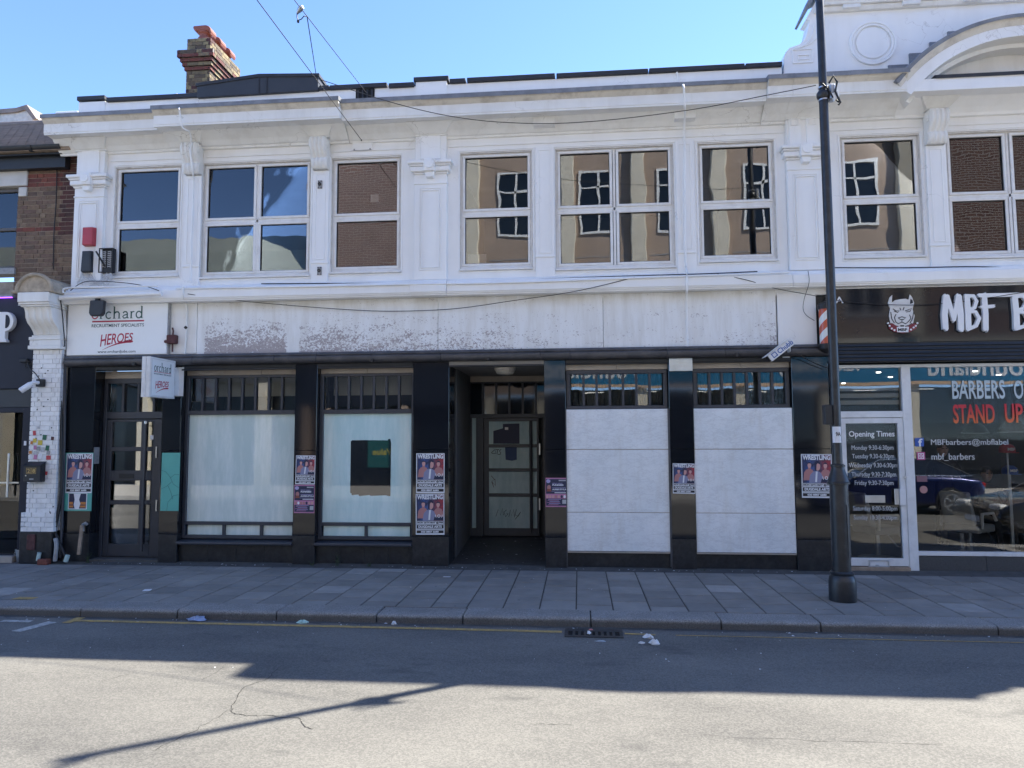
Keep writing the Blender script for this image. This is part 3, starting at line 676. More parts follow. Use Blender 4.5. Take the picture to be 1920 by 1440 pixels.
# cornice, in runs that step forward and back
def cornice(par, x0, x1, fwd_, name='cornice'):
    d = -fwd_
    MB().prism([(0.0, 6.50), (d * .2 - .03, 6.50), (d * .2 - .035, 6.53), (d * .3 - .06, 6.54), (d * .4 - .11, 6.60), (d * .6 - .19, 6.665), (d * .8 - .22, 6.70), (d - .375, 6.71), (d - .375, 6.69), (d - .40, 6.69), (d - .40, 6.715), (d - .408, 6.72), (d - .408, 6.86), (0.0, 6.86)], x0, x1, 'x').build(name, 'white_stone', par)
    MB().prism([(0.0, 6.862), (d - .41, 6.862), (d - .42, 6.875), (d - .435, 6.885), (d - .46, 6.91), (d - .475, 6.935), (0.0, 6.94)], x0, x1, 'x').build('cyma', 'cream_edge', par)
    f = MB(); n = max(2, int((x1 - x0) / 1.1)); xs = [x0 + (x1 - x0) * i / n for i in range(n + 1)]
    for i in range(n):
        s = .004 * (i % 2); w = rs.uniform(-.008, .008)
        f.prism([(-.002, 6.942), (d - .478 - s, 6.937), (d - .484 - s, 6.925), (d - .490 - s, 6.925 + w), (d - .488 - s, 6.988), (d - .46, 6.998 + s), (-.002, 7.06 + s)], xs[i] - .01, xs[i + 1] + .01, 'x')
    f.build('lead_flashing', 'lead', par)
cornice(B, -8.34, -6.46, 0.0); cornice(B, -6.455, -3.52, 0.10); cornice(B, -3.515, 2.715, 0.0); cornice(B, 2.72, 3.058, 0.09); cornice(GB, 3.062, 4.60, 0.09)
cornice(GB, 7.76, 10.3, 0.09)
# eaves blocks where brackets are lost
for (pxa, pxb) in ((1000, 1040), (1265, 1305)):
    X0, _ = U(pxa, 228, -.22); X1, _ = U(pxb, 228, -.22); MB().box(X0, X1, -.215, 0, 6.575, 6.70).build('eaves_block', 'white_stone', B, .006)
# wide pilasters
def wide_pilaster(par, xc, double=False):
    w = .25; W_ = 'white_paint'
    MB().box(xc - w, xc + w, -.08, 0, BOT, 5.93).box(xc - w + .012, xc + w - .012, -.075, 0, 6.13, 6.60).build('pilaster_shaft', W_, par, .004)
    for (i, (u, t)) in enumerate(((.172, 0), (.140, .004))):
        q = MB(); q.frame(xc - u, xc + u, 4.44 + i * .035, 5.72 - i * .035, .013, -.092 - t, -.079); q.build('panel_bead', W_, par, .004)
    if double:
        for s in (-1, 1):
            MB().box(xc + s * .125 - .085, xc + s * .125 + .085, -.10, -.07, 6.15, 6.56).build('panel_block', W_, par, .005)
            MB().frame(xc + s * .125 - .055, xc + s * .125 + .055, 6.44, 6.545, .012, -.116, -.099).build('panel_bead', W_, par, .003)
    else:
        MB().box(xc - .155, xc + .155, -.092, -.074, 6.17, 6.545).build('panel_block', W_, par, .006)
    c = MB(); c.box(xc - .26, xc + .26, -.095, 0, 5.775, 5.80); c.build('neck_band', W_, par, .006)
    c = MB()
    for (z0, z1, e, d) in ((5.932, 5.965, .02, .10), (5.967, 6.045, .055, .135), (6.047, 6.075, .07, .155), (6.077, 6.128, .095, .18)): c.box(xc - w - e, xc + w + e, -d, 0, z0, z1)
    c.build('capital', W_, par, .010)
    r = MB(); r.box(xc - .085, xc + .085, -.205, -.05, 5.95, 6.135); rr = r.build('rosette_block', W_, par, .006)
    MB().ydisc(xc, 6.045, -.222, -.20, .066).build('rosette', W_, rr, .006)
    MB().prism([(xc - .07, 5.95), (xc + .07, 5.95), (xc + .055, 5.86), (xc - .055, 5.86)], -.17, -.08, 'y').build('drop', W_, rr, .01)
    a = MB(); a.add([(xc - .24, -.10, 6.56), (xc + .24, -.10, 6.56), (xc + .24, 0, 6.56), (xc - .24, 0, 6.56), (xc - .36, -.26, 6.698), (xc + .36, -.26, 6.698), (xc + .36, 0, 6.698), (xc - .36, 0, 6.698)], [(0, 3, 2, 1), (4, 5, 6, 7), (0, 1, 5, 4), (1, 2, 6, 5), (2, 3, 7, 6), (3, 0, 4, 7)])
    a.box(xc - .27, xc + .27, -.105, 0, 6.535, 6.558); a.build('pilaster_cap', 'white_stone', par, .008)
wide_pilaster(B, -7.775); wide_pilaster(B, -2.22); wide_pilaster(GB, 3.315, True); wide_pilaster(GB, 9.05, True)
# narrow pilasters, some still with their scroll brackets
def thin_pilaster(par, x0, x1, console):
    ztop = 6.08 if console else 6.31
    MB().box(x0, x1, -.04, 0, BOT, ztop).build('pilaster_strip', 'white_paint', par, .004)
    MB().frame(x0 + .05, x1 - .05, 4.665, ztop - .05, .011, -.049, -.039).build('panel_bead', 'white_paint', par, .003)
    MB().box(x0 - .008, x1 + .008, -.055, 0, 4.60, 4.632).build('pilaster_band', 'white_paint', par, .006)
    if console:
        pr = [(0, 6.56), (-.20, 6.56), (-.225, 6.52), (-.23, 6.45), (-.215, 6.38), (-.17, 6.31), (-.125, 6.265), (-.115, 6.245), (-.145, 6.235), (-.15, 6.18), (-.13, 6.12), (-.10, 6.085), (0, 6.085)]
        k = MB(); k.prism(pr, x0, x1, 'x'); c = k.build('console', 'white_stone', par, .01, True)
        rib = MB(); n = 4; w = (x1 - x0) / n
        for i in range(n):
            a = x0 + w * i + w * .2; rib.prism([(y * 1.07 - .004 if y < -.05 else y, z) for y, z in pr], a, a + w * .6, 'x')
        rib.build('console_rib', 'white_stone', c, .012, True)
        for s, xx in ((-1, x0), (1, x1)):
            q = MB(); n = 14; ring = [(-.135 + .075 * math.cos(2 * math.pi * i / n), 6.47 + .075 * math.sin(2 * math.pi * i / n)) for i in range(n)]; q.prism(ring, xx, xx + s * .012, 'x')
            ring = [(-.135 + .04 * math.cos(2 * math.pi * i / n), 6.47 + .04 * math.sin(2 * math.pi * i / n)) for i in range(n)]; q.prism(ring, xx, xx + s * .022, 'x'); q.build('scroll', 'white_stone', c, .003)
        xc = (x0 + x1) / 2
        a = MB(); a.add([(xc - .15, -.16, 6.575), (xc + .15, -.16, 6.575), (xc + .15, 0, 6.575), (xc - .15, 0, 6.575), (xc - .27, -.30, 6.70), (xc + .27, -.30, 6.70), (xc + .27, 0, 6.70), (xc - .27, 0, 6.70)], [(0, 3, 2, 1), (4, 5, 6, 7), (0, 1, 5, 4), (1, 2, 6, 5), (2, 3, 7, 6), (3, 0, 4, 7)])
        a.box(xc - .165, xc + .165, -.18, 0, 6.558, 6.574); a.build('console_cap', 'white_stone', par, .006)
for par, a, b, c in ((B, -6.185, -5.915, 1), (B, -4.095, -3.835, 1), (B, -.615, -.335, 0), (B, 1.475, 1.74, 0), (GB, 5.02, 5.285, 1), (GB, 7.075, 7.34, 1)): thin_pilaster(par, a, b, c)
# string course above the shops
def string(par, x0, x1, d=0.0):
    MB().prism([(0, 4.302), (-.05 - d, 4.300), (-.085 - d, 4.285), (-.10 - d, 4.262), (-.15 - d, 4.255), (-.155 - d, 4.232), (-.185 - d, 4.226), (-.20 - d, 4.205), (-.20 - d, 4.085), (-.188 - d, 4.075), (-.188 - d, 4.062), (-.17 - d, 4.052), (-.17 - d, 4.035), (0, 4.035)], x0, x1, 'x').build('string_course', 'white_paint', par, .004)
string(B, -8.10, -2.50); string(B, -2.497, -1.95, .02); string(B, -1.947, 3.058); string(GB, 3.062, 10.1)
# parapet and its coping stones
MB().box(-8.06, 3.06, .0, .28, 6.951, 7.385).build('parapet', 'white_paint', B)
X0, _ = U(780, 155, 0); X1, _ = U(838, 155, 0); MB().box(X0, X1, -.02, .30, 7.0, 7.44).build('parapet_pier', 'white_paint', B, .004)
MB().box(-8.075, -7.62, -.012, .29, 7.0, 7.40).build('parapet_pier', 'white_paint', B, .004)
cps = [(-8.09, -7.61, .03), (-7.58, -6.02, -.012), (-4.02, -3.86, .0), (-3.85, -2.93, -.004), (-2.90, -2.50, -.02), (X0 - .03, X1 + .03, .055), (X1 + .05, -1.69, 0), (-1.665, -.305, .004), (-.285, 1.10, .0), (1.115, 2.52, .003), (2.535, 3.06, .0)]
for (a, b, dz) in cps: MB().prism([(-.045, 7.386 + dz), (.31, 7.386 + dz), (.31, 7.47 + dz), (-.045, 7.455 + dz)], a, b, 'x').build('coping_stone', 'felt', B, .006)
X0, _ = U(667, 180, -.01); X1, _ = U(702, 180, -.01)
vt = MB(); vt.box(X0, X1, -.012, .0, 7.19, 7.375); v_ = vt.build('vent', plain('vent_black', (.004, .004, .005), .8), B)
for i in range(4): xx = X0 + (X1 - X0) * (i + .5) / 4; MB().box(xx - .012, xx + .012, -.022, -.012, 7.195, 7.37).build('slat', 'felt', v_)
# black clad box that laps over the parapet
cb = MB(); prof = [(-6.03, 7.355), (-4.03, 7.375), (-4.03, 7.62), (-5.0, 7.665), (-6.03, 7.56)]
cb.prism(prof, -.055, .95, 'y'); cbo = cb.build('roof_cladding', 'cladding', B, .006)
MB().prism([(-6.05, 7.535), (-5.0, 7.635), (-4.01, 7.59), (-4.01, 7.645), (-5.0, 7.69), (-6.05, 7.59)], -.07, .97, 'y').build('cladding_trim', 'felt', cbo, .004)
for xx in (-5.0, -4.87): MB().box(xx - .008, xx + .008, -.066, -.055, 7.37, 7.64).build('cladding_seam', 'felt', cbo)
# flat roof
MB().box(-8.0, 3.05, .29, 9.0, 6.9, 7.0).build('roof', 'felt', B); MB().box(3.07, 10.1, .32, 9.0, 6.9, 7.0).build('roof', 'felt', GB)
# -------- gable with scrolls, roundel and segmental pediment
pr = [(3.10, 6.95), (3.10, 7.52), (3.13, 7.62), (3.19, 7.69), (3.34, 7.735), (3.42, 7.82), (3.465, 7.95), (3.50, 8.10), (3.44, 8.12), (3.62, 8.44), (3.80, 8.50)]
full = pr + [(13.0 - x_, z_) for x_, z_ in reversed(pr)]
MB().prism(full, .02, .30, 'y').build('gable', 'white_paint', GB)
MB().prism([(3.4, 8.14), (3.58, 8.46), (3.80, 8.55), (9.20, 8.55), (9.42, 8.46), (9.60, 8.14), (9.63, 8.16), (9.46, 8.53), (9.22, 8.62), (3.78, 8.62), (3.54, 8.53), (3.37, 8.16)], -.02, .34, 'y').build('gable_coping', 'lead', GB, .006)
gc = MB(); gc.prism([(.021, 8.19), (-.03, 8.19), (-.05, 8.23), (-.05, 8.26), (.021, 8.26)], 3.56, 9.44, 'x').prism([(.021, 8.262), (-.09, 8.262), (-.10, 8.30), (-.13, 8.34), (-.13, 8.40), (.021, 8.40)], 3.60, 9.40, 'x'); gc.build('gable_cornice', 'white_stone', GB, .004)
for px_ in (1597, 1710, 1825):
    X, _ = U(px_, 15, -.07); MB().box(X - .125, X + .125, -.085, .02, 8.20, 8.262).build('gable_block', 'white_stone', GB, .006)
MB().box(7.9, 8.15, -.085, .02, 8.20, 8.262).build('gable_block', 'white_stone', GB, .006)
for cx in (4.378, 7.98):
    MB().ydisc(cx, 7.69, -.012, .022, .335, 48, .30).build('roundel_ring', 'white_paint', GB, .006); MB().ydisc(cx, 7.69, -.006, .022, .298, 48, .262).build('roundel_ring', 'white_paint', GB, .006); MB().ydisc(cx, 7.69, .0, .022, .24, 48).build('roundel', 'white_paint', GB, .008)
for s in (0, 1):
    fx = (lambda v: v) if s == 0 else (lambda v: 13.0 - v)
    MB().add([], []).frame(min(fx(3.22), fx(3.52)), max(fx(3.22), fx(3.52)), 7.44, 7.66, .014, .004, .021).frame(min(fx(3.30), fx(3.47)), max(fx(3.30), fx(3.47)), 7.49, 7.57, .012, .006, .021).build('scroll_panel', 'white_paint', GB, .003)
    MB().tube([Vector((fx(a), .012, b)) for a, b in ((3.24, 7.66), (3.36, 7.69), (3.46, 7.76), (3.52, 7.88), (3.55, 8.02))], .014, 6).build('scroll_rib', 'white_paint', GB, 0, True)
    MB().tube([Vector((fx(a), .012, b)) for a, b in ((3.40, 7.70), (3.50, 7.74), (3.58, 7.82))], .01, 6).build('scroll_rib', 'white_paint', GB, 0, True)
# segmental pediment, swept along an arc
cxa, half, rise, z0a = 6.18, 1.60, 0.80, 6.70
Ra = (half * half + rise * rise) / (2 * rise); zc = z0a + rise - Ra; th = math.asin(half / Ra)
def sweep(prof, name, m, y_of=None, a0=-th, a1=th, n=40):
    mb = MB(); k = len(prof)
    for i in range(n + 1):
        a = a0 + (a1 - a0) * i / n
        for (y, r) in prof: mb.v.append((cxa + (Ra + r) * math.sin(a), y, zc + (Ra + r) * math.cos(a)))
    for i in range(n):
        for j in range(k): mb.f.append((i * k + j, i * k + (j + 1) % k, (i + 1) * k + (j + 1) % k, (i + 1) * k + j))
    mb.f.append(tuple(range(k))); mb.f.append(tuple(n * k + j for j in range(k - 1, -1, -1)))
    return mb.build(name, m, GB, 0, True)
sweep([(.02, -.16), (-.30, -.16), (-.30, -.10), (-.468, -.095), (-.483, -.09), (-.483, .06), (.02, .06)], 'pediment_arch', 'white_paint')
sweep([(.02, .062), (-.486, .062), (-.495, .075), (-.505, .10), (-.525, .125), (-.54, .15), (.02, .155)], 'pediment_cyma', 'cream_edge')
sweep([(.015, .157), (-.542, .152), (-.556, .14), (-.560, .19), (-.53, .205), (.015, .24)], 'pediment_flashing', 'lead')
tp = [(cxa + (Ra - .15) * math.sin(a), zc + (Ra - .15) * math.cos(a)) for a in [(-th + 2 * th * i / 30) * .93 for i in range(31)]]
MB().prism([(tp[0][0], 6.86)] + tp + [(tp[-1][0], 6.86)], -.10, .0, 'y').build('tympanum', 'white_stone', GB)
MB().prism([(0, 6.50), (-.05, 6.50), (-.06, 6.54), (-.12, 6.60), (-.22, 6.67), (-.25, 6.70), (-.45, 6.705), (-.45, 6.69), (-.475, 6.69), (-.475, 6.85), (-.48, 6.86), (-.03, 6.875), (0, 6.875)], 4.605, 7.755, 'x').build('pediment_bed', 'white_paint', GB, .003)
MB().prism([(-.09, 6.878), (-.485, 6.862), (-.492, 6.85), (-.496, 6.90), (-.47, 6.915), (-.09, 6.925)], 4.98, 7.38, 'x').build('pediment_sill_flashing', 'felt', GB, .003)
# stepped lead soakers let into the gable face
for s in (0, 1):
    mb = MB(); st = [((1665, 123), (1702, 137)), ((1704, 101), (1742, 130)), ((1742, 80), (1778, 112)), ((1776, 60), (1830, 90))]
    for i, (p0, p1) in enumerate(st):
        X0, Z0 = U(p0[0], p0[1], .01); X1, Z1 = U(p1[0], p1[1], .01)
        if s: X0, X1 = 12.36 - X0, 12.36 - X1
        mb.box(X0, X1, -.004 - .001 * i, .021, Z1 - .12, Z0)
    mb.build('lead_soaker', 'lead', GB)
# ================================================================= white building, ground floor
# structural core behind the shopfront
core = MB()
core.box(-8.06, -7.62, .42, .55, 0, 3.95).box(-6.46, -6.15, .42, .55, 0, 3.95).box(-4.33, -3.99, .42, .55, 0, 3.95).box(-2.49, -1.96, .42, .55, 0, 3.95).box(-.49, -.17, .42, .55, 0, 3.95).box(1.32, 1.65, .42, .55, 0, 3.95).box(3.06, 3.55, .42, .55, 0, 3.95)
core.box(-8.06, 3.55, .12, .55, 3.06, 3.949); core.build('shop_core', 'room', B)
# peeling fascia boards
for a, b in ((-5.93, -2.112), (-2.106, .370), (.376, 1.58), (1.584, 2.86)): MB().box(a, b, -.012, .118, 3.228, 4.034).build('fascia_board', 'fascia', B, .003)
MB().box(-6.40, -5.935, -.004, .118, 3.235, 4.034).build('fascia_return', 'white_stone', B, .003); MB().box(-5.975, -5.937, -.02, .0, 3.235, 4.034).build('fascia_bead', 'white_stone', B, .004)
MB().box(-8.06, -6.405, .03, .118, 3.235, 4.034).build('fascia_return', 'white_stone', B)
MB().box(2.88, 3.42, -.02, .118, 3.225, 3.99).build('fascia_board', 'white_paint', B, .004); MB().box(2.862, 3.56, .06, .118, 3.225, 4.034).build('fascia_return', 'shutter', B)
# bronze canopy band
cx_ = [-8.05, -6.9, -5.93, -4.62, -3.96, -3.1, -2.05, -.55, -.12, 1.28, 2.1, 2.9, 3.58]
for a, b in zip(cx_, cx_[1:]):
    d = rs.uniform(-.008, .004)
    MB().prism([(.115, 3.055), (-.09 + d, 3.055), (-.125 + d, 3.075), (-.14 + d, 3.11), (-.135 + d, 3.15), (-.10 + d, 3.165), (-.115 + d, 3.18), (-.105 + d, 3.212), (-.04, 3.226), (.115, 3.226)], a + .0015, b - .0015, 'x').build('canopy_panel', 'canopy', B, .004, True)
for px_ in (698, 915, 1381, 1003 - 750):
    X, Z = U(px_, 677, -.13); MB().ydisc(X, 3.07, -.17, -.12, .022, 10).box(X - .02, X + .02, -.15, -.10, 3.05, 3.10).build('canopy_fixing', 'black', B)
# granite piers, in three courses
piers = [(-8.07, -7.60), (-6.47, -6.165), (-4.33, -3.985), (-2.49, -1.94), (-.51, -.195), (1.31, 1.655), (3.052, 3.56)]
for a, b in piers:
    for z0, z1, mm in ((0.0, .448, 'granite_dull'), (.451, 1.728, 'granite'), (1.732, 3.052, 'granite')): MB().box(a, b, 0, .42, z0, z1).build('granite_panel', mm, B, .003)
X0, Z0 = U(1255, 696, -.02); X1, Z1 = U(1298, 671, -.02); MB().box(X0, X1, -.028, -.002, Z0, 3.052).build('steel_plate', 'steel', B, .002)
# shop windows left of the lobby
def shop_window(x0, x1, ntr, low, wash, tr_wide=None):
    Y = .15
    n = 4
    for i in range(n): a = x0 + (x1 - x0) * i / n; MB().box(a + .001, a + (x1 - x0) / n - .001, .07, .3, 0, .298).build('stall_riser_tile', 'granite_dull', B, .002)
    MB().prism([(.28, .30), (-.03, .30), (-.035, .322), (-.03, .342), (.28, .372)], x0 - (.0 if x0 < -5 else .0) + .002, x1 - .002, 'x').build('window_sill', 'slate_frame', B, .004)
    f = MB(); f.box(x0, x0 + .055, Y - .03, Y + .06, .373, 2.905).box(x1 - .05, x1, Y - .03, Y + .06, .373, 2.905)
    for z0, z1 in ((.373, .425), (.582, .632), (2.285, 2.352), (2.862, 2.905)): f.box(x0 + .055, x1 - .05, Y - .03, Y + .06, z0, z1)
    w = f.build('shop_window', 'slate_frame', B, .004)
    a, b = x0 + .055, x1 - .05
    MB().box(a, b, Y + .012, Y + .020, .632, 2.285).build('pane', wash, w)
    xs = [a + (b - a) * t for t in low]
    for i in range(len(xs) - 1):
        MB().box(xs[i] + .02, xs[i + 1] - .02, Y + .010, Y + .018, .425, .582).build('low_pane', wash, w, .012)
        if i: MB().box(xs[i] - .02, xs[i] + .02, Y - .028, Y + .05, .425, .582).build('mullion', 'slate_frame', w)
    for i in range(ntr):
        p = a + (b - a) * i / ntr; q = a + (b - a) * (i + 1) / ntr
        if i: MB().box(p - .017, p + .017, Y - .025, Y + .05, 2.352, 2.862).build('mullion', 'slate_frame', w, .003)
        MB().box(p + .017, q - .017, Y + .014, Y + .020, 2.352, 2.862).build('transom_pane', 'transom_pane', w)
    m = 3 if x1 - x0 > 1.6 else 2
    for i in range(m): p = x0 + (x1 - x0) * i / m; MB().box(p + .002, p + (x1 - x0) / m - .002, Y - .01, Y + .1, 2.908, 3.04).build('lintel_strip', 'stone_strip', B, .002)
    MB().box(x0, x1, .0, Y - .012, 3.0, 3.054).box(x0, x1, -.02, .05, 2.972, 2.998).build('shutter_box', 'shutter', B, .004)
    MB().box(x0 + .03, x1 - .03, Y + .5, Y + .51, 2.60, 2.9).build('blind', 'blind', w); MB().box(x0, x1, Y + 1.2, Y + 1.25, 2.3, 3.0).build('back_wall', 'room', w)
    return w
w1 = shop_window(-6.163, -4.332, 8, (0, .36, .71, 1), 'wash'); w1['label'] = 'whitewashed plate glass window with eight small lights above'
w2 = shop_window(-3.983, -2.492, 7, (0, .50, 1), 'wash_blue'); w2['label'] = 'pale aqua filmed window with a ragged dark clear patch'
# ragged clear patch in the film
X0, Z1 = U(658, 825, .162); X1, Z0 = U(732, 930, .162)
ptc = [(X0, Z0 + .05), (X0 + .02, Z0 + .035), (X0 + .03, Z0 + .012), (X0 + .13, Z0 + .02), (X0 + .14, Z0), (X0 + .3, Z0 + .015), (X0 + .32, Z0 + .003), (X1 - .08, Z0 + .012), (X1, Z0 - .004), (X1 + .004, Z1 - .05), (X1 - .01, Z1 + .012), (X1 - .035, Z1 + .016), (X1 - .05, Z1 - .008), (X0 + .2, Z1 - .002), (X0 + .02, Z1 - .004), (X0, Z1 - .02)]
MB().prism(ptc, .1585, .1615, 'y').build('clear_patch', 'clear_patch', w2)
# two marble faced bays with lights above
def marble_bay(x0, x1, ntr, extra=0.0):
    Y = .10
    MB().box(x0, x1, .05, .3, 0, .235).build('stall_riser', 'granite_dull', B, .004)
    for z0, z1 in ((.262, .812), (.822, 1.722), (1.735, 2.318)):
        MB().box(x0 + .004, x1 - .006, .012, .14, z0, z1).build('marble_panel', 'marble', B, .003)
    MB().box(x0 + .002, x1 - .004, .005, .05, .236, .255).build('marble_trim', 'stone_strip', B, .002)
    for z in (.8155, 1.727): MB().box(x0 + .004, x1 - .006, .016, .05, z - .006, z + .006).build('joint_strip', 'stone_strip', B)
    f = MB(); f.frame(x0 + .01, x1 - .01, 2.322, 2.905, .06, Y - .03, Y + .06, .052); w = f.build('transom_window', 'slate_frame', B, .005)
    a, b = x0 + .07, x1 - .07
    for i in range(ntr):
        p = a + (b - a) * i / ntr; q = a + (b - a) * (i + 1) / ntr
        if i: MB().box(p - .017, p + .017, Y - .025, Y + .05, 2.374, 2.845).build('mullion', 'slate_frame', w, .003)
        MB().box(p + .016, q - .016, Y + .014, Y + .020, 2.374, 2.845).build('transom_pane', 'transom_pane', w)
    for i in range(2): p = x0 + (x1 - x0) * i / 2; MB().box(p + .002, p + (x1 - x0) / 2 - .002, Y - .02, Y + .1, 2.908, 3.04).build('lintel_strip', 'stone_strip', B, .002)
    MB().box(x0, x1, .0, Y - .025, 3.0, 3.054).box(x0, x1, -.02, .05, 2.982, 2.998).build('shutter_box', 'shutter', B, .004)
    cur = MB(); n = 60; L = []
    for i in range(n + 1): L.append((x0 + (x1 - x0) * i / n, Y + .35 + .035 * math.sin(i * 1.3) + .02 * math.sin(i * 2.9)))
    cur.v = [(u, v, 2.3) for u, v in L] + [(u, v, 2.95) for u, v in L]; cur.f = [(i, i + 1, n + 2 + i, n + 1 + i) for i in range(n)]
    cur.build('net_curtain', mat('net_curtain', (.10, .12, .12), .9, .2, 4, 0), w)
    MB().box(x0, x1, Y + 1.0, Y + 1.05, .2, 3.0).build('back_wall', 'room', w)
marble_bay(-.193, 1.308, 7); marble_bay(1.657, 3.05, 7)
MB().box(1.285, 1.312, -.008, .02, .05, 2.32).build('edge_trim', 'canopy', B, .002); MB().box(-.20, -.186, -.006, .02, .03, 2.32).build('edge_trim', 'canopy', B, .002)
# shop rooms
room(B, -6.2, -1.97, .56, 6, 0, 3.05); room(B, -.48, 3.0, 1.4, 6, 0, 3.05)
# -------- grey entrance door on the left
Y = .25
MB().box(-7.599, -6.471, .02, .9, -.02, .055).build('door_step', 'gutter', B, .006)
x0, x1 = U(193, 900, Y)[0], -6.475
f = MB(); f.box(-7.599, x0 + .04, Y - .03, Y + .08, .055, 2.88).box(x1 - .02, x1, Y - .03, Y + .08, .055, 2.88).box(x0 + .04, x1 - .02, Y - .03, Y + .08, 2.80, 2.88).box(x0 + .04, x1 - .02, Y - .03, Y + .08, 2.235, 2.345)
dfr = f.build('door_frame', 'slate_frame', B, .005)
for i in range(4):
    a = x0 + .04 + (x1 - x0 - .06) * i / 4; b = x0 + .04 + (x1 - x0 - .06) * (i + 1) / 4
    if i: MB().box(a - .018, a + .018, Y - .025, Y + .06, 2.345, 2.80).build('mullion', 'slate_frame', dfr, .003)
    MB().box(a + .016, b - .016, Y + .015, Y + .021, 2.345, 2.80).build('transom_pane', 'transom_pane', dfr)
MB().box(-7.599, -6.471, Y - .02, Y + .15, 2.883, 3.0).build('lintel_strip', 'stone_strip', B); MB().box(-7.599, -6.471, .0, .2, 3.0, 3.053).build('shutter_box', 'shutter', B, .003)
dx0, dx1 = x0 + .05, x1 - .03
zs = [(y0_, y1_) for y0_, y1_ in [(U(240, 1020, Y)[1], U(240, 946, Y)[1]), (U(240, 938, Y)[1], U(240, 901, Y)[1]), (U(240, 882, Y)[1], U(240, 846, Y)[1]), (U(240, 838, Y)[1], U(240, 791, Y)[1])]]
gl_, gr_ = U(208, 900, Y)[0], U(285, 900, Y)[0]; xm0, xm1 = U(263, 900, Y)[0], U(273, 900, Y)[0]
def door_leaf(par, dx0, dx1, dz0, dz1, gl_, xm0, xm1, gr_, zs, Y, panem, nm='door_leaf'):
    d = MB(); d.box(dx0, gl_, Y - .02, Y + .04, dz0, dz1).box(gr_, dx1, Y - .02, Y + .04, dz0, dz1)
    edges = [dz0] + [v for z in zs for v in z] + [dz1]
    for i in range(0, len(edges), 2): d.box(gl_, gr_, Y - .02, Y + .04, edges[i], edges[i + 1])
    for a, b in zs: d.box(xm0, xm1, Y - .018, Y + .038, a, b)
    lf = d.build(nm, 'slate_frame', par, .004)
    for i, (a, b) in enumerate(zs):
        pm = panem[i] if isinstance(panem, (list, tuple)) else panem
        MB().box(gl_, xm0, Y + .006, Y + .012, a, b).build('door_pane', pm, lf); MB().box(xm1, gr_, Y + .006, Y + .012, a, b).build('door_pane', pm, lf)
    return lf
leaf1 = door_leaf(B, dx0, dx1, .065, 2.225, gl_, xm0, xm1, gr_, zs, Y, 'shop_pane'); leaf1['label'] = 'slate grey glazed entrance door with long pull bar and letter slot'
hx = U(270, 900, Y - .09)[0]
MB().tube([(hx, Y - .09, .16), (hx, Y - .09, 2.17)], .019, 12).tube([(hx, Y - .09, 2.12), (hx, Y - .02, 2.12)], .013).tube([(hx, Y - .09, .3), (hx, Y - .02, .3)], .013).build('pull_bar', 'slate_frame', leaf1, 0, True)
MB().lathe([(.024, 2.15), (.026, 2.17), (.026, 2.19), (.02, 2.195)], hx, Y - .09, 12).build('pull_bar_cap', 'steel', leaf1)
a, b = U(223, 898, Y - .02)[0], U(251, 898, Y - .02)[0]; MB().box(a, b, Y - .026, Y - .019, U(235, 897, Y)[1], U(235, 888, Y)[1]).build('letter_slot', 'black', leaf1, .002)
for yy in (848, 948):
    X, Z = U(293, yy, Y - .03); MB().box(X - .012, X + .012, Y - .035, Y - .019, Z - .09, Z + .09).build('hinge', 'steel', leaf1, .003)
X, Z = U(286, 820, Y); MB().box(X - .028, X + .028, Y - .021, Y - .019, Z - .035, Z + .035).build('sticker', 'paper', leaf1)
stair = room(B, -7.58, -6.49, Y + .12, 3.2, .06, 2.9, mat('stair_hall', (.34, .38, .35), .8, .1, 1.5, 0))
for i in range(7): MB().box(-7.56, -6.7, 1.2 + .25 * i, 3.15, .07, .25 + .19 * i).build('stair_step', mat('stair_carpet', (.16, .18, .17), .9, .1, 6, 0) if i == 0 else bpy.data.materials['stair_carpet'], B)
X, Z = U(183, 854, .10); MB().box(-7.6025, -7.586, .03, .15, Z - .13, Z + .13).build('entry_phone', 'bracket', B, .004)
# -------- recessed lobby
lx0, lx1, LY = -1.938, -.512, 2.0
fl = MB(); fl.prism([(-.01, -.02), (-.01, .004), (0.02, .008), (LY + .3, .195 + .02), (LY + .3, -.02)], lx0, lx1, 'x'); fl.build('lobby_floor', mat('lobby_tile', (.045, .046, .048), .55, .3, 14, .2, 40), B)
for i in range(1, 9):
    y0 = .22 * i; MB().box(lx0 + .01, lx1 - .01, y0 - .004, y0 + .004, .008 + y0 * .0945, .0105 + y0 * .0945).build('floor_joint', 'joint', B)
MB().box(lx0, lx1, .0, LY, 3.0, 3.053).build('lobby_ceiling', mat('lobby_ceiling', (.30, .29, .28), .8, .08, 3, .05), B)
MB().box(lx0, lx1, -.02, .05, 2.972, 2.998).build('shutter_box', 'shutter', B, .003)
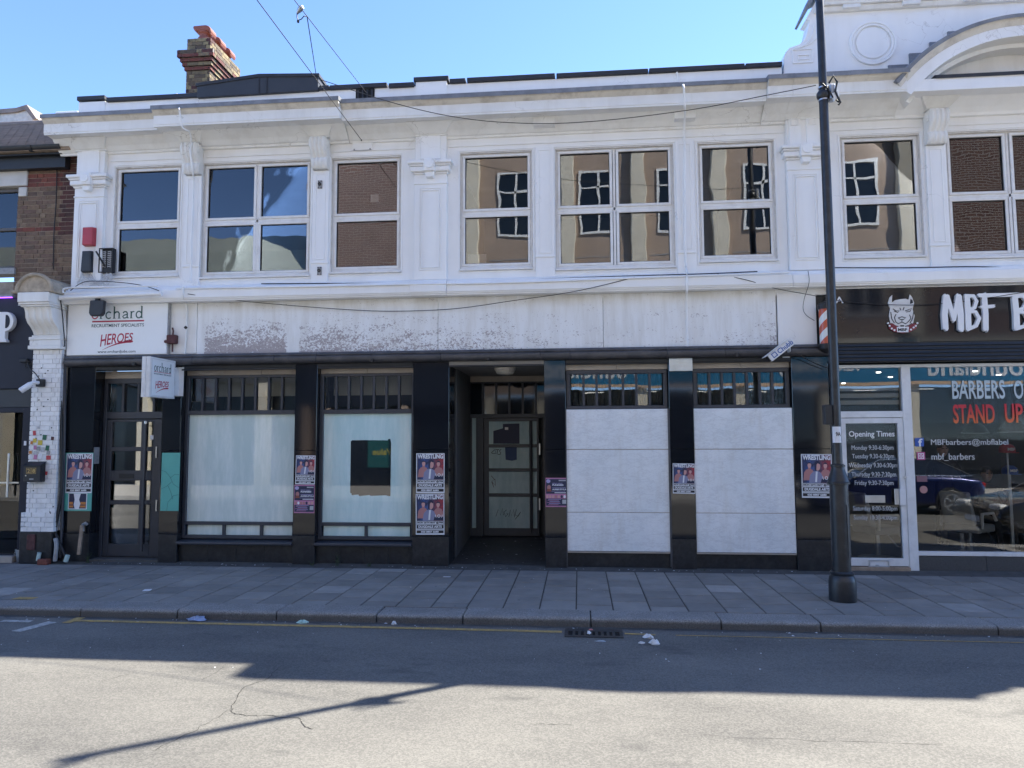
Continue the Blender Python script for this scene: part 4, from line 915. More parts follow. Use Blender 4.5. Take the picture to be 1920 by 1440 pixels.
# left side wall of the lobby: granite with glazed lights
Yg0, Yg1 = .62, 1.72
for (a, b, z0, z1) in ((.42, Yg0, 0, 2.998), (Yg1, LY, .1, 2.998), (Yg0, Yg1, 0, .56), (Yg0, Yg1, 2.30, 2.998)): MB().box(lx0 - .10, lx0, a + .001, b - .001, z0, z1).build('granite_panel', 'granite', B, .002)
sw = MB(); sw.box(lx0 - .06, lx0 - .02, 1.10, 1.16, .56, 2.30); sw.build('side_mullion', 'slate_frame', B)
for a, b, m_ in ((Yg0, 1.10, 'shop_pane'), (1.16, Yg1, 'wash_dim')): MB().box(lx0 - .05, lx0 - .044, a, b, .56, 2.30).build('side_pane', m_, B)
MB().box(lx1, lx1 + .10, .421, LY, 0, 2.998).build('granite_panel', 'granite', B)
lt = MB(); cx, cy = U(947, 702, .55)[0], .55; lt.lathe([(.17, 2.998), (.17, 2.972), (.155, 2.955)], cx, cy, 24); l_ = lt.build('ceiling_light', 'upvc_dirty', B, 0, True)
MB().lathe([(.150, 2.972), (.148, 2.935), (.12, 2.905), (.05, 2.893), (.005, 2.892)], cx, cy, 24).build('light_bowl', mat('light_bowl', (.62, .60, .54), .4, .05, 4, 0), l_, 0, True)
# back wall of the lobby: transom lights, side light, glazed door
Y = LY; P = lambda x_, y_: U(x_, y_, Y)
zt0, zt1 = P(950, 776)[1], P(950, 718)[1]; fx0, fx1 = lx0 + .005, lx1 - .005
f = MB(); f.box(fx0, fx1, Y - .02, Y + .06, zt1, 2.90).box(fx0, fx1, Y - .02, Y + .06, zt0 - .07, zt0).box(fx0, fx0 + .04, Y - .02, Y + .06, .19, zt0 - .07).box(fx1 - .12, fx1, Y - .02, Y + .06, .19, zt0 - .07)
sx0, sx1 = P(893, 900)[0], P(907, 900)[0]; f.box(sx0, sx1, Y - .02, Y + .06, .19, zt0 - .07).box(fx0 + .04, sx0, Y - .02, Y + .06, .19, P(885, 990)[1])
lf = f.build('lobby_frame', 'slate_frame', B, .004)
MB().box(fx0, fx1, Y - .03, Y + .05, 2.90, 2.998).build('lintel_strip', 'stone_strip', B)
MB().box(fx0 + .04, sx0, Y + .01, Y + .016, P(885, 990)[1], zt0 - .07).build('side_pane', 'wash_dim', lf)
MB().box(fx0, fx1, Y + .02, Y + .026, zt0, zt1).build('transom_pane', plain('dark_glass', (.006, .010, .017), .05), lf)
for i in range(1, 6): a = fx0 + (fx1 - fx0) * i / 6; MB().box(a - .016, a + .016, Y - .015, Y + .05, zt0, zt1).build('mullion', 'slate_frame', lf)
zs2 = [(P(950, 990)[1], P(950, 931)[1]), (P(950, 925)[1], P(950, 884)[1]), (P(950, 878)[1], P(950, 839)[1]), (P(950, 833)[1], P(950, 790)[1])]
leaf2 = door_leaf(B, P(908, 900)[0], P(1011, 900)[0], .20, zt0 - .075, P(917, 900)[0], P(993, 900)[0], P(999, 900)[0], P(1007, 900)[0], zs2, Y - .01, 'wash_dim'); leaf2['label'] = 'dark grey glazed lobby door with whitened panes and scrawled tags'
MB().box(lx0 - .1, lx1 + .1, Y + .2, Y + .25, 0, 3.05).build('back_wall', 'room', lf)
hx = P(996, 900)[0]; MB().tube([(hx, Y - .10, .27), (hx, Y - .10, zt0 - .12)], .018, 10).build('pull_bar', 'slate_frame', leaf2, 0, True)
for yy in (842, 945): X, Z = P(1012, yy); MB().box(X - .012, X + .012, Y - .05, Y - .03, Z - .1, Z + .1).build('hinge', 'steel', leaf2, .003)
def on(pl): return [U(a, b, Y - .006) for a, b in pl]
MB().prism(on([(925, 832), (925, 808), (943, 803), (943, 795), (974, 794), (974, 832)]), Y - .008, Y - .0055, 'y').build('torn_notice', 'print_navy', leaf2)
MB().prism(on([(947, 839), (969, 839), (969, 862), (960, 864), (948, 862)]), Y - .008, Y - .0055, 'y').build('torn_notice', plain('blue_notice', (.02, .05, .14), .6), leaf2)
MB().box(*[P(944, 0)[0], P(950, 0)[0]], Y - .0095, Y - .008, P(946, 806)[1], P(946, 801)[1]).build('sticker', 'paper', leaf2)
sc = [on(p) for p in ([(921, 849), (928, 843), (930, 850), (922, 850)], [(929, 843), (936, 843), (933, 843), (932, 851)], [(940, 842), (936, 846), (939, 848), (938, 852), (933, 852)])]
strokes_mb(sc, .012, Y - .0055).build('graffiti_tag', 'ink', leaf2)
sc = [on(p) for p in ([(921, 892), (927, 899), (922, 903), (929, 911), (928, 898)], [(922, 903), (926, 914)])]
strokes_mb(sc, .010, Y - .0055).build('graffiti_tag', plain('brown_marker', (.10, .03, .025), .6), leaf2)
sc = [on(p) for p in ([(930, 968), (934, 955), (938, 966), (942, 953), (944, 966)], [(950, 956), (945, 960), (948, 969), (953, 963), (950, 963)], [(954, 969), (957, 956), (959, 967), (963, 955), (965, 970)], [(968, 955), (966, 966), (972, 968), (976, 960), (966, 974)])]
strokes_mb(sc, .009, Y - .0055).build('graffiti_tag', 'ink', leaf2)
# ================================================================= barber shop under the gable
bx0 = 3.60; BY = .10
# glossy sign panel with shutter housing below
MB().box(3.562, 9.3, .02, .30, 3.225, 4.034).build('fascia_backing', 'room', GB)
sg = MB(); sg.box(3.585, 9.2, -.06, .018, 3.232, 4.01); sgn = sg.build('sign_panel', mat('glossy_black_panel', (.010, .010, .014), .07, .2, 3, .02, 3, spec=.45), GB, .003)
sgn['label'] = 'glossy black fascia panel with brush lettering above the barber shop'
MB().box(3.58, 9.2, -.075, -.04, 4.011, 4.032).build('sign_trim', 'alu', GB, .002)
MB().box(3.58, 4.80, -.066, -.055, 3.232, 3.30).build('sign_trim', 'granite', GB)
rib = [(.05, 2.955)]; z = 2.955
for i in range(5): rib += [(-.05, z + .004), (-.068, z + .018), (-.05, z + .046)]; z += .0525
rib += [(-.05, 3.229), (.05, 3.229)]
MB().prism(rib, 3.575, 9.2, 'x').build('shutter_housing', 'shutter', GB)
# aluminium shopfront
X_ = lambda px_, py_=900: U(px_, py_, BY)[0]; Z_ = lambda py_, px_=1640: U(px_, py_, BY)[1]
dl, dm0, dm1 = X_(1571), X_(1697), X_(1714)
f = MB(); f.box(dl - .02, dl + .05, BY - .03, BY + .06, .0, 2.93).box(dm0, dm1, BY - .035, BY + .06, .0, 2.93).box(dl + .05, dm0, BY - .03, BY + .06, 2.885, 2.93).box(dm1, 9.2, BY - .03, BY + .06, 2.885, 2.93).box(dl + .05, dm0, BY - .03, BY + .06, Z_(783), Z_(771))
f.box(dm1, 9.2, BY - .03, BY + .06, Z_(1042, 1800), Z_(1034, 1800)); sf = f.build('shopfront_frame', 'alu', GB, .003)
for xx in (7.2, ): MB().box(xx, xx + .06, BY - .03, BY + .06, .3, 2.88).build('mullion', 'alu', sf)
MB().box(dl + .05, dm0, BY + .01, BY + .016, Z_(771), 2.885).build('transom_pane', 'shop_pane', sf)
for zz in (Z_(758), Z_(745), Z_(732)): MB().box(dl + .06, dm0 - .01, BY + .05, BY + .09, zz, zz + .06).build('louvre', mat('louvre_slat', (.42, .41, .38), .6, .1, 4, 0) if 'louvre_slat' not in bpy.data.materials else bpy.data.materials['louvre_slat'], sf)
MB().box(dm1, 9.2, BY + .01, BY + .016, Z_(1034, 1800), 2.885).build('shop_pane', 'shop_pane', sf)
for i in range(5): a = dm1 + .9 * i; MB().box(a + .002, a + .898, BY - .02, BY + .2, 0, Z_(1043, 1800)).build('stall_riser_tile', mat('grey_granite', (.06, .062, .066), .5, .3, 120, .05) if 'grey_granite' not in bpy.data.materials else bpy.data.materials['grey_granite'], GB, .003)
MB().box(dl - .02, dm0, BY - .06, BY + .2, -.02, .075).build('door_step', 'wood', GB, .004)
# door leaf
d = MB(); ix0, ix1, iz0, iz1 = X_(1587), X_(1690), Z_(1046), Z_(788); d.frame(dl + .053, dm0 - .003, .085, Z_(784), .075, BY - .025, BY + .045, iz0 - .085)
df = d.build('barber_door', 'alu', GB, .004); df['label'] = 'white framed glass barber door with opening times'
MB().box(dl + .12, dm0 - .07, BY + .008, BY + .014, iz0 - .01, Z_(784) - .07).build('door_pane', 'shop_pane', df)
X, Z = U(1648, 1056, BY - .03); MB().frame(X - .14, X + .14, Z - .055, Z + .045, .018, BY - .034, BY - .026).box(X - .05, X + .0, BY - .04, BY - .034, Z - .06, Z - .02).build('letter_plate', 'steel', df, .003)
X, Z = U(1692, 930, BY - .03); MB().box(X - .045, X + .04, BY - .06, BY - .026, Z - .13, Z + .10).build('lock_plate', 'alu', df, .003); MB().box(X - .11, X - .05, BY - .045, BY - .03, Z - .12, Z + .1).build('handle', 'steel', df, .003)
X, Z = U(1697, 895, BY - .03); MB().ydisc(X, Z, BY - .04, BY - .025, .022, 14).build('lock_cylinder', 'steel', df)
X, Z = U(1641, 936, BY); MB().box(X - .135, X + .135, BY - .006, BY - .001, Z - .05, Z + .055).build('door_letter_plate', 'steel', df, .003)
def wtext(body, pxa, pya, pxb, pyb, m, par, Y=BY + .002, bold=0.0, **k):
    X0, Z0 = U(pxa, pyb, Y); X1, Z1 = U(pxb, pya, Y); Z0 = U((pxa + pxb) / 2, pyb, Y)[1]; Z1 = U((pxa + pxb) / 2, pya, Y)[1]
    return text_mb(body, X0, X1, Z0, Z1, Y, .0015, bold, **k).build('lettering', m, par)
wtext('Opening Times', 1592, 808, 1677, 822, 'letter_white', df, bold=.015)
for s, y0, y1, xa, xb in (('Monday 9:30-6:30pm', 835, 846, 1597, 1675), ('Tuesday 9.30-6:30pm', 851, 862, 1598, 1676), ('Wednesday 9.30-6:30pm', 868, 879, 1592, 1683), ('Thursday 9:30-7:30pm', 885, 896, 1597, 1680), ('Friday 9:30-7:30pm', 901, 912, 1603, 1675), ('Saturday 8:00-5:00pm', 949, 960, 1600, 1682), ('Sunday 10:30-4.00pm', 966, 977, 1601, 1682)): wtext(s, xa, y0, xb, y1, 'letter_grey', df)
wtext('MBFbarbers@mbflabel', 1746, 823, 1890, 837, 'letter_grey', sf); wtext('mbf_barbers', 1747, 850, 1827, 864, 'letter_grey', sf)
# social icons
X, Z = U(1724, 829, BY); MB().box(X - .06, X + .06, BY + .001, BY + .003, Z - .06, Z + .06).build('icon_square', plain('icon_blue', (.03, .10, .42), .5), sf); text_mb('f', X - .018, X + .042, Z - .06, Z + .048, BY + .0008, .001, .02).build('lettering', 'letter_white', sf)
X, Z = U(1727, 855, BY); MB().box(X - .055, X + .055, BY + .001, BY + .003, Z - .055, Z + .055).build('icon_square', plain('icon_magenta', (.45, .06, .22), .5), sf); MB().frame(X - .04, X + .04, Z - .04, Z + .04, .010, BY - .0005, BY + .0008).ydisc(X, Z, BY - .0006, BY + .0008, .022, 16, .013).build('icon_outline', 'letter_white', sf)
X, Z = U(1732, 918, BY); MB().ydisc(X, Z, BY + .001, BY + .003, .052, 20).build('round_sticker', plain('pink_sticker', (.42, .22, .22), .5), sf)
X, Z = U(1729, 898, BY); MB().box(X - .07, X + .07, BY + .001, BY + .003, Z - .04, Z + .04).build('sticker', plain('dim_pink_sticker', (.20, .10, .13), .5), sf)
# brush lettering: uneven strokes with ragged ends
def brush(pts, w0, w1, seed, Y, depth):
    r = random.Random(seed); mb = MB(); P = [Vector(U(a, b, Y)) for a, b in pts]; Lp, Rp = [], []
    n = len(P)
    for i in range(n):
        t = P[min(i + 1, n - 1)] - P[max(i - 1, 0)]; t.normalize(); nn = Vector((-t.y, t.x)); w = (w0 + (w1 - w0) * i / (n - 1)) / 2
        Lp.append(P[i] + nn * w * r.uniform(.93, 1.05)); Rp.append(P[i] - nn * w * r.uniform(.93, 1.05))
    t0 = (P[0] - P[1]).normalized(); t1 = (P[-1] - P[-2]).normalized()
    def rag(a, b, t): return [a + (b - a) * q + t * r.uniform(0, .035) for q in (.2, .4, .6, .8)]
    poly = [(p.x, p.y) for p in (Lp + rag(Lp[-1], Rp[-1], t1) + Rp[::-1] + rag(Rp[0], Lp[0], t0))]
    mb.prism(poly, Y - depth, Y, 'y'); return mb
def merge(*mbs):
    o = MB()
    for m_ in mbs: o.add(m_.v, m_.f)
    return o
LY_ = -.064
# M
merge(brush([(1772, 556), (1768, 590), (1770, 618)], .085, .075, 1, LY_, .05), brush([(1771, 556), (1780, 580), (1786, 600)], .08, .05, 2, LY_ - .0005, .05), brush([(1795, 556), (1790, 580), (1785, 602)], .08, .05, 3, LY_ - .001, .05), brush([(1794, 556), (1798, 590), (1799, 619)], .085, .08, 4, LY_ - .0015, .05)).build('letter', 'letter_white', sgn)
# B
merge(brush([(1810, 556), (1812, 590), (1813, 618)], .07, .075, 5, LY_, .05), brush([(1808, 556), (1822, 556), (1828, 566), (1824, 578), (1812, 584)], .05, .05, 6, LY_ - .0005, .05), brush([(1812, 584), (1826, 586), (1833, 598), (1827, 612), (1812, 618)], .05, .055, 7, LY_ - .001, .05)).build('letter', 'letter_white', sgn)
# F with its long bar
merge(brush([(1842, 553), (1845, 590), (1845, 619)], .07, .075, 8, LY_, .05), brush([(1838, 576), (1850, 576), (1860, 575)], .05, .045, 10, LY_ - .001, .05)).build('letter', 'letter_white', sgn)
merge(brush([(1832, 555), (1880, 554), (1930, 552)], .055, .05, 9, LY_ - .0005, .05)).build('letter_bar', 'letter_white', sgn)
merge(brush([(1899, 558), (1902, 590), (1903, 617)], .075, .08, 11, LY_, .05), brush([(1898, 557), (1914, 556), (1922, 566), (1916, 579), (1902, 584)], .05, .05, 12, LY_ - .0012, .05), brush([(1902, 584), (1918, 587), (1926, 600), (1918, 612), (1902, 617)], .05, .055, 13, LY_ - .002, .05)).build('letter', 'letter_white', sgn)
# A R B E R S run on beyond the picture's edge
X, Z = U(1938, 617, LY_); text_mb('ARBERS', X, X + 1.9, Z + .02, Z + .47, LY_, .04, .03).build('letter', 'letter_white', sgn)
X0, Z0 = U(1553, 569, LY_); X1, Z1 = U(1581, 556, LY_); text_mb('2.A', X0, X1, Z0, Z1, LY_, .003, .02).build('letter', 'letter_white', sgn)
# dog's head emblem, cut out flat board with drawn features
Yd = -.075
def dp(pl): return [U(a, b, Yd) for a, b in pl]
head = [(1668, 558), (1673, 553), (1672, 568), (1678, 563), (1688, 561), (1698, 560), (1704, 562), (1706, 552), (1710, 557), (1714, 568), (1711, 580), (1715, 592), (1712, 606), (1704, 613), (1692, 616), (1680, 613), (1670, 606), (1667, 592), (1669, 578), (1665, 568)]
dog = MB().prism(dp(head), Yd, Yd + .014, 'y').build('emblem', mat('emblem_white', (.70, .69, .68), .5, .05, 8, 0), sgn)
MB().prism(dp([(1666, 608), (1673, 606), (1682, 612), (1692, 614), (1702, 612), (1712, 606), (1719, 608), (1718, 616), (1708, 622), (1692, 625), (1676, 622), (1666, 616)]), Yd - .004, Yd - .001, 'y').build('emblem_collar', plain('collar_red', (.20, .02, .03), .5), dog)
MB().prism(dp([(1681, 613), (1704, 613), (1703, 623), (1682, 623)]), Yd - .006, Yd - .0042, 'y').build('emblem_tag', 'letter_white', dog)
X0, Z0 = U(1684, 621, Yd - .007); X1, Z1 = U(1701, 615, Yd - .007); text_mb('MBF', X0, X1, Z0, Z1, Yd - .0065, .001, .03).build('lettering', 'ink', dog)
ln = [dp(p) for p in ([(1674, 579), (1680, 583), (1686, 583), (1683, 586), (1676, 583)], [(1697, 583), (1703, 581), (1709, 578), (1706, 584), (1699, 585)], [(1684, 596), (1691, 594), (1698, 596), (1694, 599), (1688, 599), (1684, 596)], [(1691, 599), (1691, 604), (1684, 607), (1679, 603)], [(1691, 604), (1698, 607), (1703, 603)], [(1679, 603), (1677, 595), (1680, 589)], [(1703, 603), (1708, 597), (1705, 590)], [(1670, 606), (1676, 610), (1684, 612)], [(1710, 606), (1704, 610), (1697, 612)], [(1689, 582), (1687, 577)], [(1693, 582), (1695, 576)], [(1670, 585), (1672, 598), (1677, 606)], [(1713, 585), (1711, 597), (1706, 606)])]
strokes_mb(ln, .011, Yd - .0015, .002).build('emblem_lines', 'ink', dog); strokes_mb([dp([(1688, 611), (1695, 611)])], .02, Yd - .0015, .002).build('emblem_lines', 'ink', dog)
MB().prism(dp([(1707, 560), (1711, 563), (1712, 568), (1706, 570)]), Yd - .002, Yd - .0002, 'y').build('emblem_ear', 'ink', dog)
for i, (a, b) in enumerate(((1668, 611), (1672, 616), (1677, 619), (1708, 618), (1713, 614), (1717, 611), (1665, 606), (1720, 606))):
    X, Z = U(a, b, Yd - .006); MB().ydisc(X, Z, Yd - .012, Yd - .004, .014, 8).build('collar_stud', 'letter_white', dog)
# window slogan
wt = lambda *a, **k: wtext(*a, **k)
wtext('BARBERS', 1786, 713, 1883, 748, plain('frost_letter', (.50, .58, .62), .6), sf, bold=.012); wtext('ON', 1902, 713, 1935, 748, bpy.data.materials['frost_letter'], sf, bold=.012)
def fire():
    m, n, l, b = new_mat('red_orange_letter'); s = n.new('ShaderNodeSeparateXYZ'); l.new(pos(n, l), s.inputs[0])
    l.new(mix(n, l, ramp(n, l, s.outputs[2], 2.03, 2.28), (.75, .20, .045), (.55, .03, .045)), b.inputs['Base Color']); b.inputs['Roughness'].default_value = .5; return m
fm = fire(); wtext('STAND', 1788, 758, 1864, 794, fm, sf, bold=.02); wtext('UP', 1885, 757, 1917, 793, fm, sf, bold=.02)
# -------- inside the barber shop
dimw = mat('barber_wall', (.05, .055, .06), .8, .1, 1.5, 0)
room(GB, 3.62, 9.15, .32, 6.0, .02, 2.96, dimw)
MB().box(3.63, 9.14, .33, 5.99, .021, .028).build('shop_floor', mat('barber_floor', (.05, .044, .042), .35, .2, 2, 0), GB)
MB().box(3.64, 9.1, 5.93, 5.99, 1.0, 2.2).build('wall_mirror', plain('mirror_band', (.12, .13, .14), .2, .5), GB)
dl_m = plain('downlight', (1, .95, .85), .5, emit=3.0)
for (X, Y) in ((4.9, 1.6), (5.5, 2.6), (6.4, 1.6), (5.2, 4.0), (7.2, 2.4), (4.3, 2.8)): MB().lathe([(.035, 2.955), (.035, 2.945)], X, Y, 12).build('downlight', dl_m, GB)
pend = thing('pendant_lamp', 'black dome pendant lamp inside the barber window, the one nearer the door', 'pendant lamp', (0, 0, 0), 'pendant lamps in the barber shop')
def pendant(X, Y, z, s, label):
    t = thing('pendant_lamp', label, 'pendant lamp', (X, Y, z), 'pendant lamps in the barber shop')
    MB().lathe([(.03 * s, z + .22 * s), (.06 * s, z + .20 * s), (.16 * s, z + .10 * s), (.22 * s, z), (.21 * s, z), (.15 * s, z + .09 * s), (.04 * s, z + .19 * s)], X, Y, 20).build('shade', 'black', t, 0, True); MB().tube([(X, Y, z + .2 * s), (X, Y, 2.95)], .006, 6).build('flex', 'cable', t); MB().lathe([(.21 * s, z + .004), (.212 * s, z - .002)], X, Y, 20).build('rim', 'letter_grey', t)
bpy.data.objects.remove(pend); WL.pop('pendant_lamp', None)
X, Z = U(1828, 812, 1.3); pendant(X, 1.3, Z, .9, 'black dome pendant lamp inside the barber window above the window handle lettering')
X, Z = U(1900, 810, 1.0); pendant(X, 1.0, Z, 1.0, 'black dome pendant lamp inside the barber window at the right edge under STAND UP')
# barber chairs
def barber_chair(X, Y, rot, label):
    t = thing('barber_chair', label, 'barber chair', (X, Y, .03), 'chairs in the barber shop')
    def tr(mb):
        c, s = math.cos(rot), math.sin(rot); mb.v = [(X + (x - X) * c - (y - Y) * s, Y + (x - X) * s + (y - Y) * c, z) for x, y, z in mb.v]; return mb
    tr(MB().lathe([(.28, .03), (.28, .05), (.10, .07), (.04, .09), (.035, .42)], X, Y, 20)).build('pedestal', 'steel', t, 0, True)
    seat = mat('chair_vinyl', (.36, .37, .38), .4, .1, 5, 0) if 'chair_vinyl' not in bpy.data.materials else bpy.data.materials['chair_vinyl']
    tr(MB().box(X - .26, X + .26, Y - .26, Y + .24, .42, .54)).build('seat', seat, t, .03, False, 3)
    tr(MB().prism([(.20, .52), (.28, .50), (.40, 1.05), (.32, 1.07)], X - .24, X + .24, 'x') if False else MB().add([(X - .24, Y + .20, .54), (X + .24, Y + .20, .54), (X + .24, Y + .30, .54), (X - .24, Y + .30, .54), (X - .22, Y + .34, 1.06), (X + .22, Y + .34, 1.06), (X + .22, Y + .42, 1.04), (X - .22, Y + .42, 1.04)], [(0, 3, 2, 1), (4, 5, 6, 7), (0, 1, 5, 4), (1, 2, 6, 5), (2, 3, 7, 6), (3, 0, 4, 7)])).build('backrest', seat, t, .03, False, 3)
    for s in (-1, 1): tr(MB().tube([(X + s * .30, Y + .22, .50), (X + s * .30, Y + .20, .72), (X + s * .30, Y - .12, .72), (X + s * .30, Y - .20, .60)], .022, 8)).build('armrest', 'alu', t, 0, True)
    tr(MB().tube([(X - .14, Y - .24, .44), (X - .14, Y - .48, .18), (X + .14, Y - .48, .18), (X + .14, Y - .24, .44)], .014, 6)).build('footrest', 'steel', t, 0, True)
barber_chair(4.55, 1.05, 1.9, 'pale barber chair seen through the glass door below the opening times')
barber_chair(6.05, 1.35, 2.2, 'pale barber chair behind the big barber window beside the parked car reflection')
# caps on display stands in the window
def cap(X, Y, z, col, label):
    t = thing('cap', label, 'cap', (X, Y, z)); mm = mat('cap_cloth_%d' % int(col[0] * 100), col, .8, .1, 10, .1)
    MB().lathe([(.10, z), (.105, z + .04), (.09, z + .09), (.05, z + .12), (.005, z + .125)], X, Y, 16).build('crown', mm, t, 0, True); MB().prism([(X + .09 * math.cos(a), Y + .09 * math.sin(a)) for a in [R(200 + 14 * i) for i in range(11)]] + [(X + .05, Y - .20), (X - .05, Y - .20)], z - .004, z + .006, 'z').build('peak', mm, t, .003)
    text_mb('MBF', X - .05, X + .05, z + .03, z + .07, Y - .108, .003, .02).build('lettering', 'letter_white', t); MB().lathe([(.06, .03), (.06, .05), (.012, .06), (.012, z)], X, Y, 10).build('stand', 'steel', t)
X, Z = U(1888, 842, .45); cap(X, .45, Z - .05, (.40, .03, .04), 'red cap on a stand in the barber window below STAND UP'); X, Z = U(1893, 882, .6); cap(X, .6, Z - .05, (.03, .09, .38), 'blue cap on a stand in the barber window below the red cap')
# two figures in dark clothes, bodies grown from a jointed skeleton
def person(joints, edges, radii, name, label, m, head_at, hair, face):
    t = thing(name, label, 'person', (head_at[0], head_at[1], .03))
    me = bpy.data.meshes.new('body'); me.from_pydata(joints, edges, []); o = bpy.data.objects.new('body', me); COL.objects.link(o); put(o, (0, 0, 0), t); me.materials.append(m)
    md = o.modifiers.new('skin', 'SKIN'); sv = me.skin_vertices[0].data if me.skin_vertices else None
    if sv is None:
        bm_ = __import__('bmesh').new(); bm_.from_mesh(me); bm_.verts.layers.skin.verify(); bm_.to_mesh(me); bm_.free(); sv = me.skin_vertices[0].data
    for i, r in enumerate(radii): sv[i].radius = (r, r * .8) if isinstance(r, float) else r
    sv[0].use_root = True
    s2 = o.modifiers.new('sub', 'SUBSURF'); s2.levels = 2; s2.render_levels = 2
    hx, hy, hz = head_at; mb = MB(); prof = []
    for i in range(11): a = -math.pi / 2 + math.pi * i / 10; prof.append((max(.003, .083 * math.cos(a) * (1 + .10 * math.sin(a))), hz + .125 * math.sin(a)))
    mb.lathe(prof, hx, hy, 18); hd = mb.build('head', face, t, 0, True)
    mb = MB(); mb.prism([(hx - .012, hz - .03), (hx + .012, hz - .03), (hx + .005, hz + .03), (hx - .005, hz + .03)], hy - .108, hy - .06, 'y'); mb.build('nose', face, hd, .004)
    for s in (-1, 1): MB().ydisc(hx + s * .032, hz + .022, hy - .086, hy - .06, .012, 10).build('eye', 'ink', hd); MB().box(hx + s * .080 - .01, hx + s * .080 + .01, hy - .02, hy + .02, hz - .03, hz + .03).build('ear', face, hd, .008)
    MB().box(hx - .025, hx + .025, hy - .084, hy - .06, hz - .055, hz - .046).build('mouth', plain('lips', (.25, .09, .08), .6) if 'lips' not in bpy.data.materials else bpy.data.materials['lips'], hd)
    pr2 = []
    for i in range(7): a = .1 + (math.pi / 2 - .1) * i / 6; pr2.append((max(.003, .093 * math.cos(a)), hz + .02 + .118 * math.sin(a)))
    MB().lathe(pr2, hx, hy + .012, 18).build('hair', hair, t, 0, True)
    return t
skin_ = mat('skin', (.36, .20, .14), .6, .05, 8, 0); blk = mat('black_clothes', (.02, .02, .024), .8, .1, 8, 0); hr = mat('dark_hair', (.02, .015, .012), .7, .2, 30, .2)
X, _ = U(1768, 880, 2.6); Yp = 2.6; z = .03
J = [(X, Yp, z + .95), (X, Yp, z + 1.15), (X, Yp, z + 1.38), (X, Yp, z + 1.50), (X - .20, Yp, z + 1.40), (X - .30, Yp - .06, z + 1.14), (X - .14, Yp - .28, z + 1.14), (X + .20, Yp, z + 1.40), (X + .30, Yp - .06, z + 1.16), (X + .20, Yp - .30, z + 1.22), (X - .10, Yp, z + .88), (X - .12, Yp - .02, z + .48), (X - .13, Yp, z + .08), (X - .13, Yp - .14, z + .05), (X + .10, Yp, z + .88), (X + .12, Yp - .02, z + .48), (X + .13, Yp, z + .08), (X + .13, Yp - .14, z + .05)]
E_ = [(0, 1), (1, 2), (2, 3), (2, 4), (4, 5), (5, 6), (2, 7), (7, 8), (8, 9), (0, 10), (10, 11), (11, 12), (12, 13), (0, 14), (14, 15), (15, 16), (16, 17)]
RR = [.14, .13, .14, .055, .07, .05, .035, .07, .05, .035, .09, .06, .045, .04, .09, .06, .045, .04]
person(J, E_, RR, 'person', 'person in black standing behind a barber chair beyond the window', blk, (X, Yp - .02, z + 1.64), hr, skin_)
X, _ = U(1850, 880, 2.2); Yp = 2.2
J = [(X, Yp, .55), (X, Yp + .03, .78), (X, Yp + .05, 1.0), (X, Yp + .03, 1.12), (X - .19, Yp + .05, 1.02), (X - .25, Yp - .02, .78), (X - .22, Yp - .26, .70), (X + .19, Yp + .05, 1.02), (X + .25, Yp - .02, .78), (X + .22, Yp - .26, .70), (X - .10, Yp - .06, .52), (X - .12, Yp - .46, .52), (X - .12, Yp - .50, .12), (X - .12, Yp - .62, .08), (X + .10, Yp - .06, .52), (X + .12, Yp - .46, .52), (X + .12, Yp - .50, .12), (X + .12, Yp - .62, .08)]
person(J, E_, RR, 'person', 'seated person in black beyond the barber window left of the blue cap', blk, (X, Yp + .01, 1.26), hr, skin_)
stool = thing('waiting_bench', 'dark upholstered bench under the seated person in the barber shop', 'bench', (X, 2.3, .03)); MB().box(X - .6, X + .6, 2.05, 2.55, .30, .46).build('seat', 'black', stool, .03, False, 3)
for s in (-1, 1): MB().box(X + s * .5 - .03, X + s * .5 + .03, 2.1, 2.5, .03, .30).build('leg', 'steel', stool)
# ================================================================= brick house on the left, white pier, chimney
brick_cache = {}
def brick_mesh(L, axis, m, dep=.05, h=.065):
    k = (round(L, 3), axis, m, h)
    if k not in brick_cache:
        mb = MB(); a, b = (L / 2, dep / 2) if axis == 'y' else (dep / 2, L / 2); e = .004
        vs = [(-a, -b, 0), (a, -b, 0), (a, b, 0), (-a, b, 0), (-a, -b, h), (a, -b, h), (a, b, h), (-a, b, h)]
        mb.add(vs, [(0, 3, 2, 1), (4, 5, 6, 7), (0, 1, 5, 4), (1, 2, 6, 5), (2, 3, 7, 6), (3, 0, 4, 7)])
        me = mb.mesh('brick'); me.materials.append(M[m]); brick_cache[k] = me
    return brick_cache[k]
rb = random.Random(11)
def bricks(par, a0, a1, z0, z1, face, fn, axis='y', dep=.05, first=0, S_=.215, H_=.1025, cl=.075, bond='flemish', jit=.003):
    # axis 'y': bricks run along X on the plane Y=face; axis 'x': run along Y on the plane X=face (seen from +X)
    z = z0; row = first; cnt = 0
    while z + .04 < z1:
        u = a0 - (0 if row % 2 else (.16 if bond == 'flemish' else .113)); head = row % 2
        while u < a1:
            L = (H_ if head else S_) if bond == 'flemish' else S_
            s, e = max(u, a0), min(u + L, a1)
            if e - s > .025:
                m = fn((s + e) / 2, z, row)
                if m:
                    me = brick_mesh(e - s, axis, m, dep, cl - .0105); c = (s + e) / 2; j = rb.uniform(-jit, jit)
                    inst('brick', me, (c, face + dep / 2 + j, z) if axis == 'y' else (face - dep / 2 + j, c, z), par); cnt += 1
            u += L + .010; head = 1 - head if bond == 'flemish' else 0
        z += cl; row += 1
    return cnt
HB = thing('brick_house', 'brown stock brick house with tiled roof above a dark shopfront at the left edge', 'house', (-10.5, .3, 0))
HY = .15
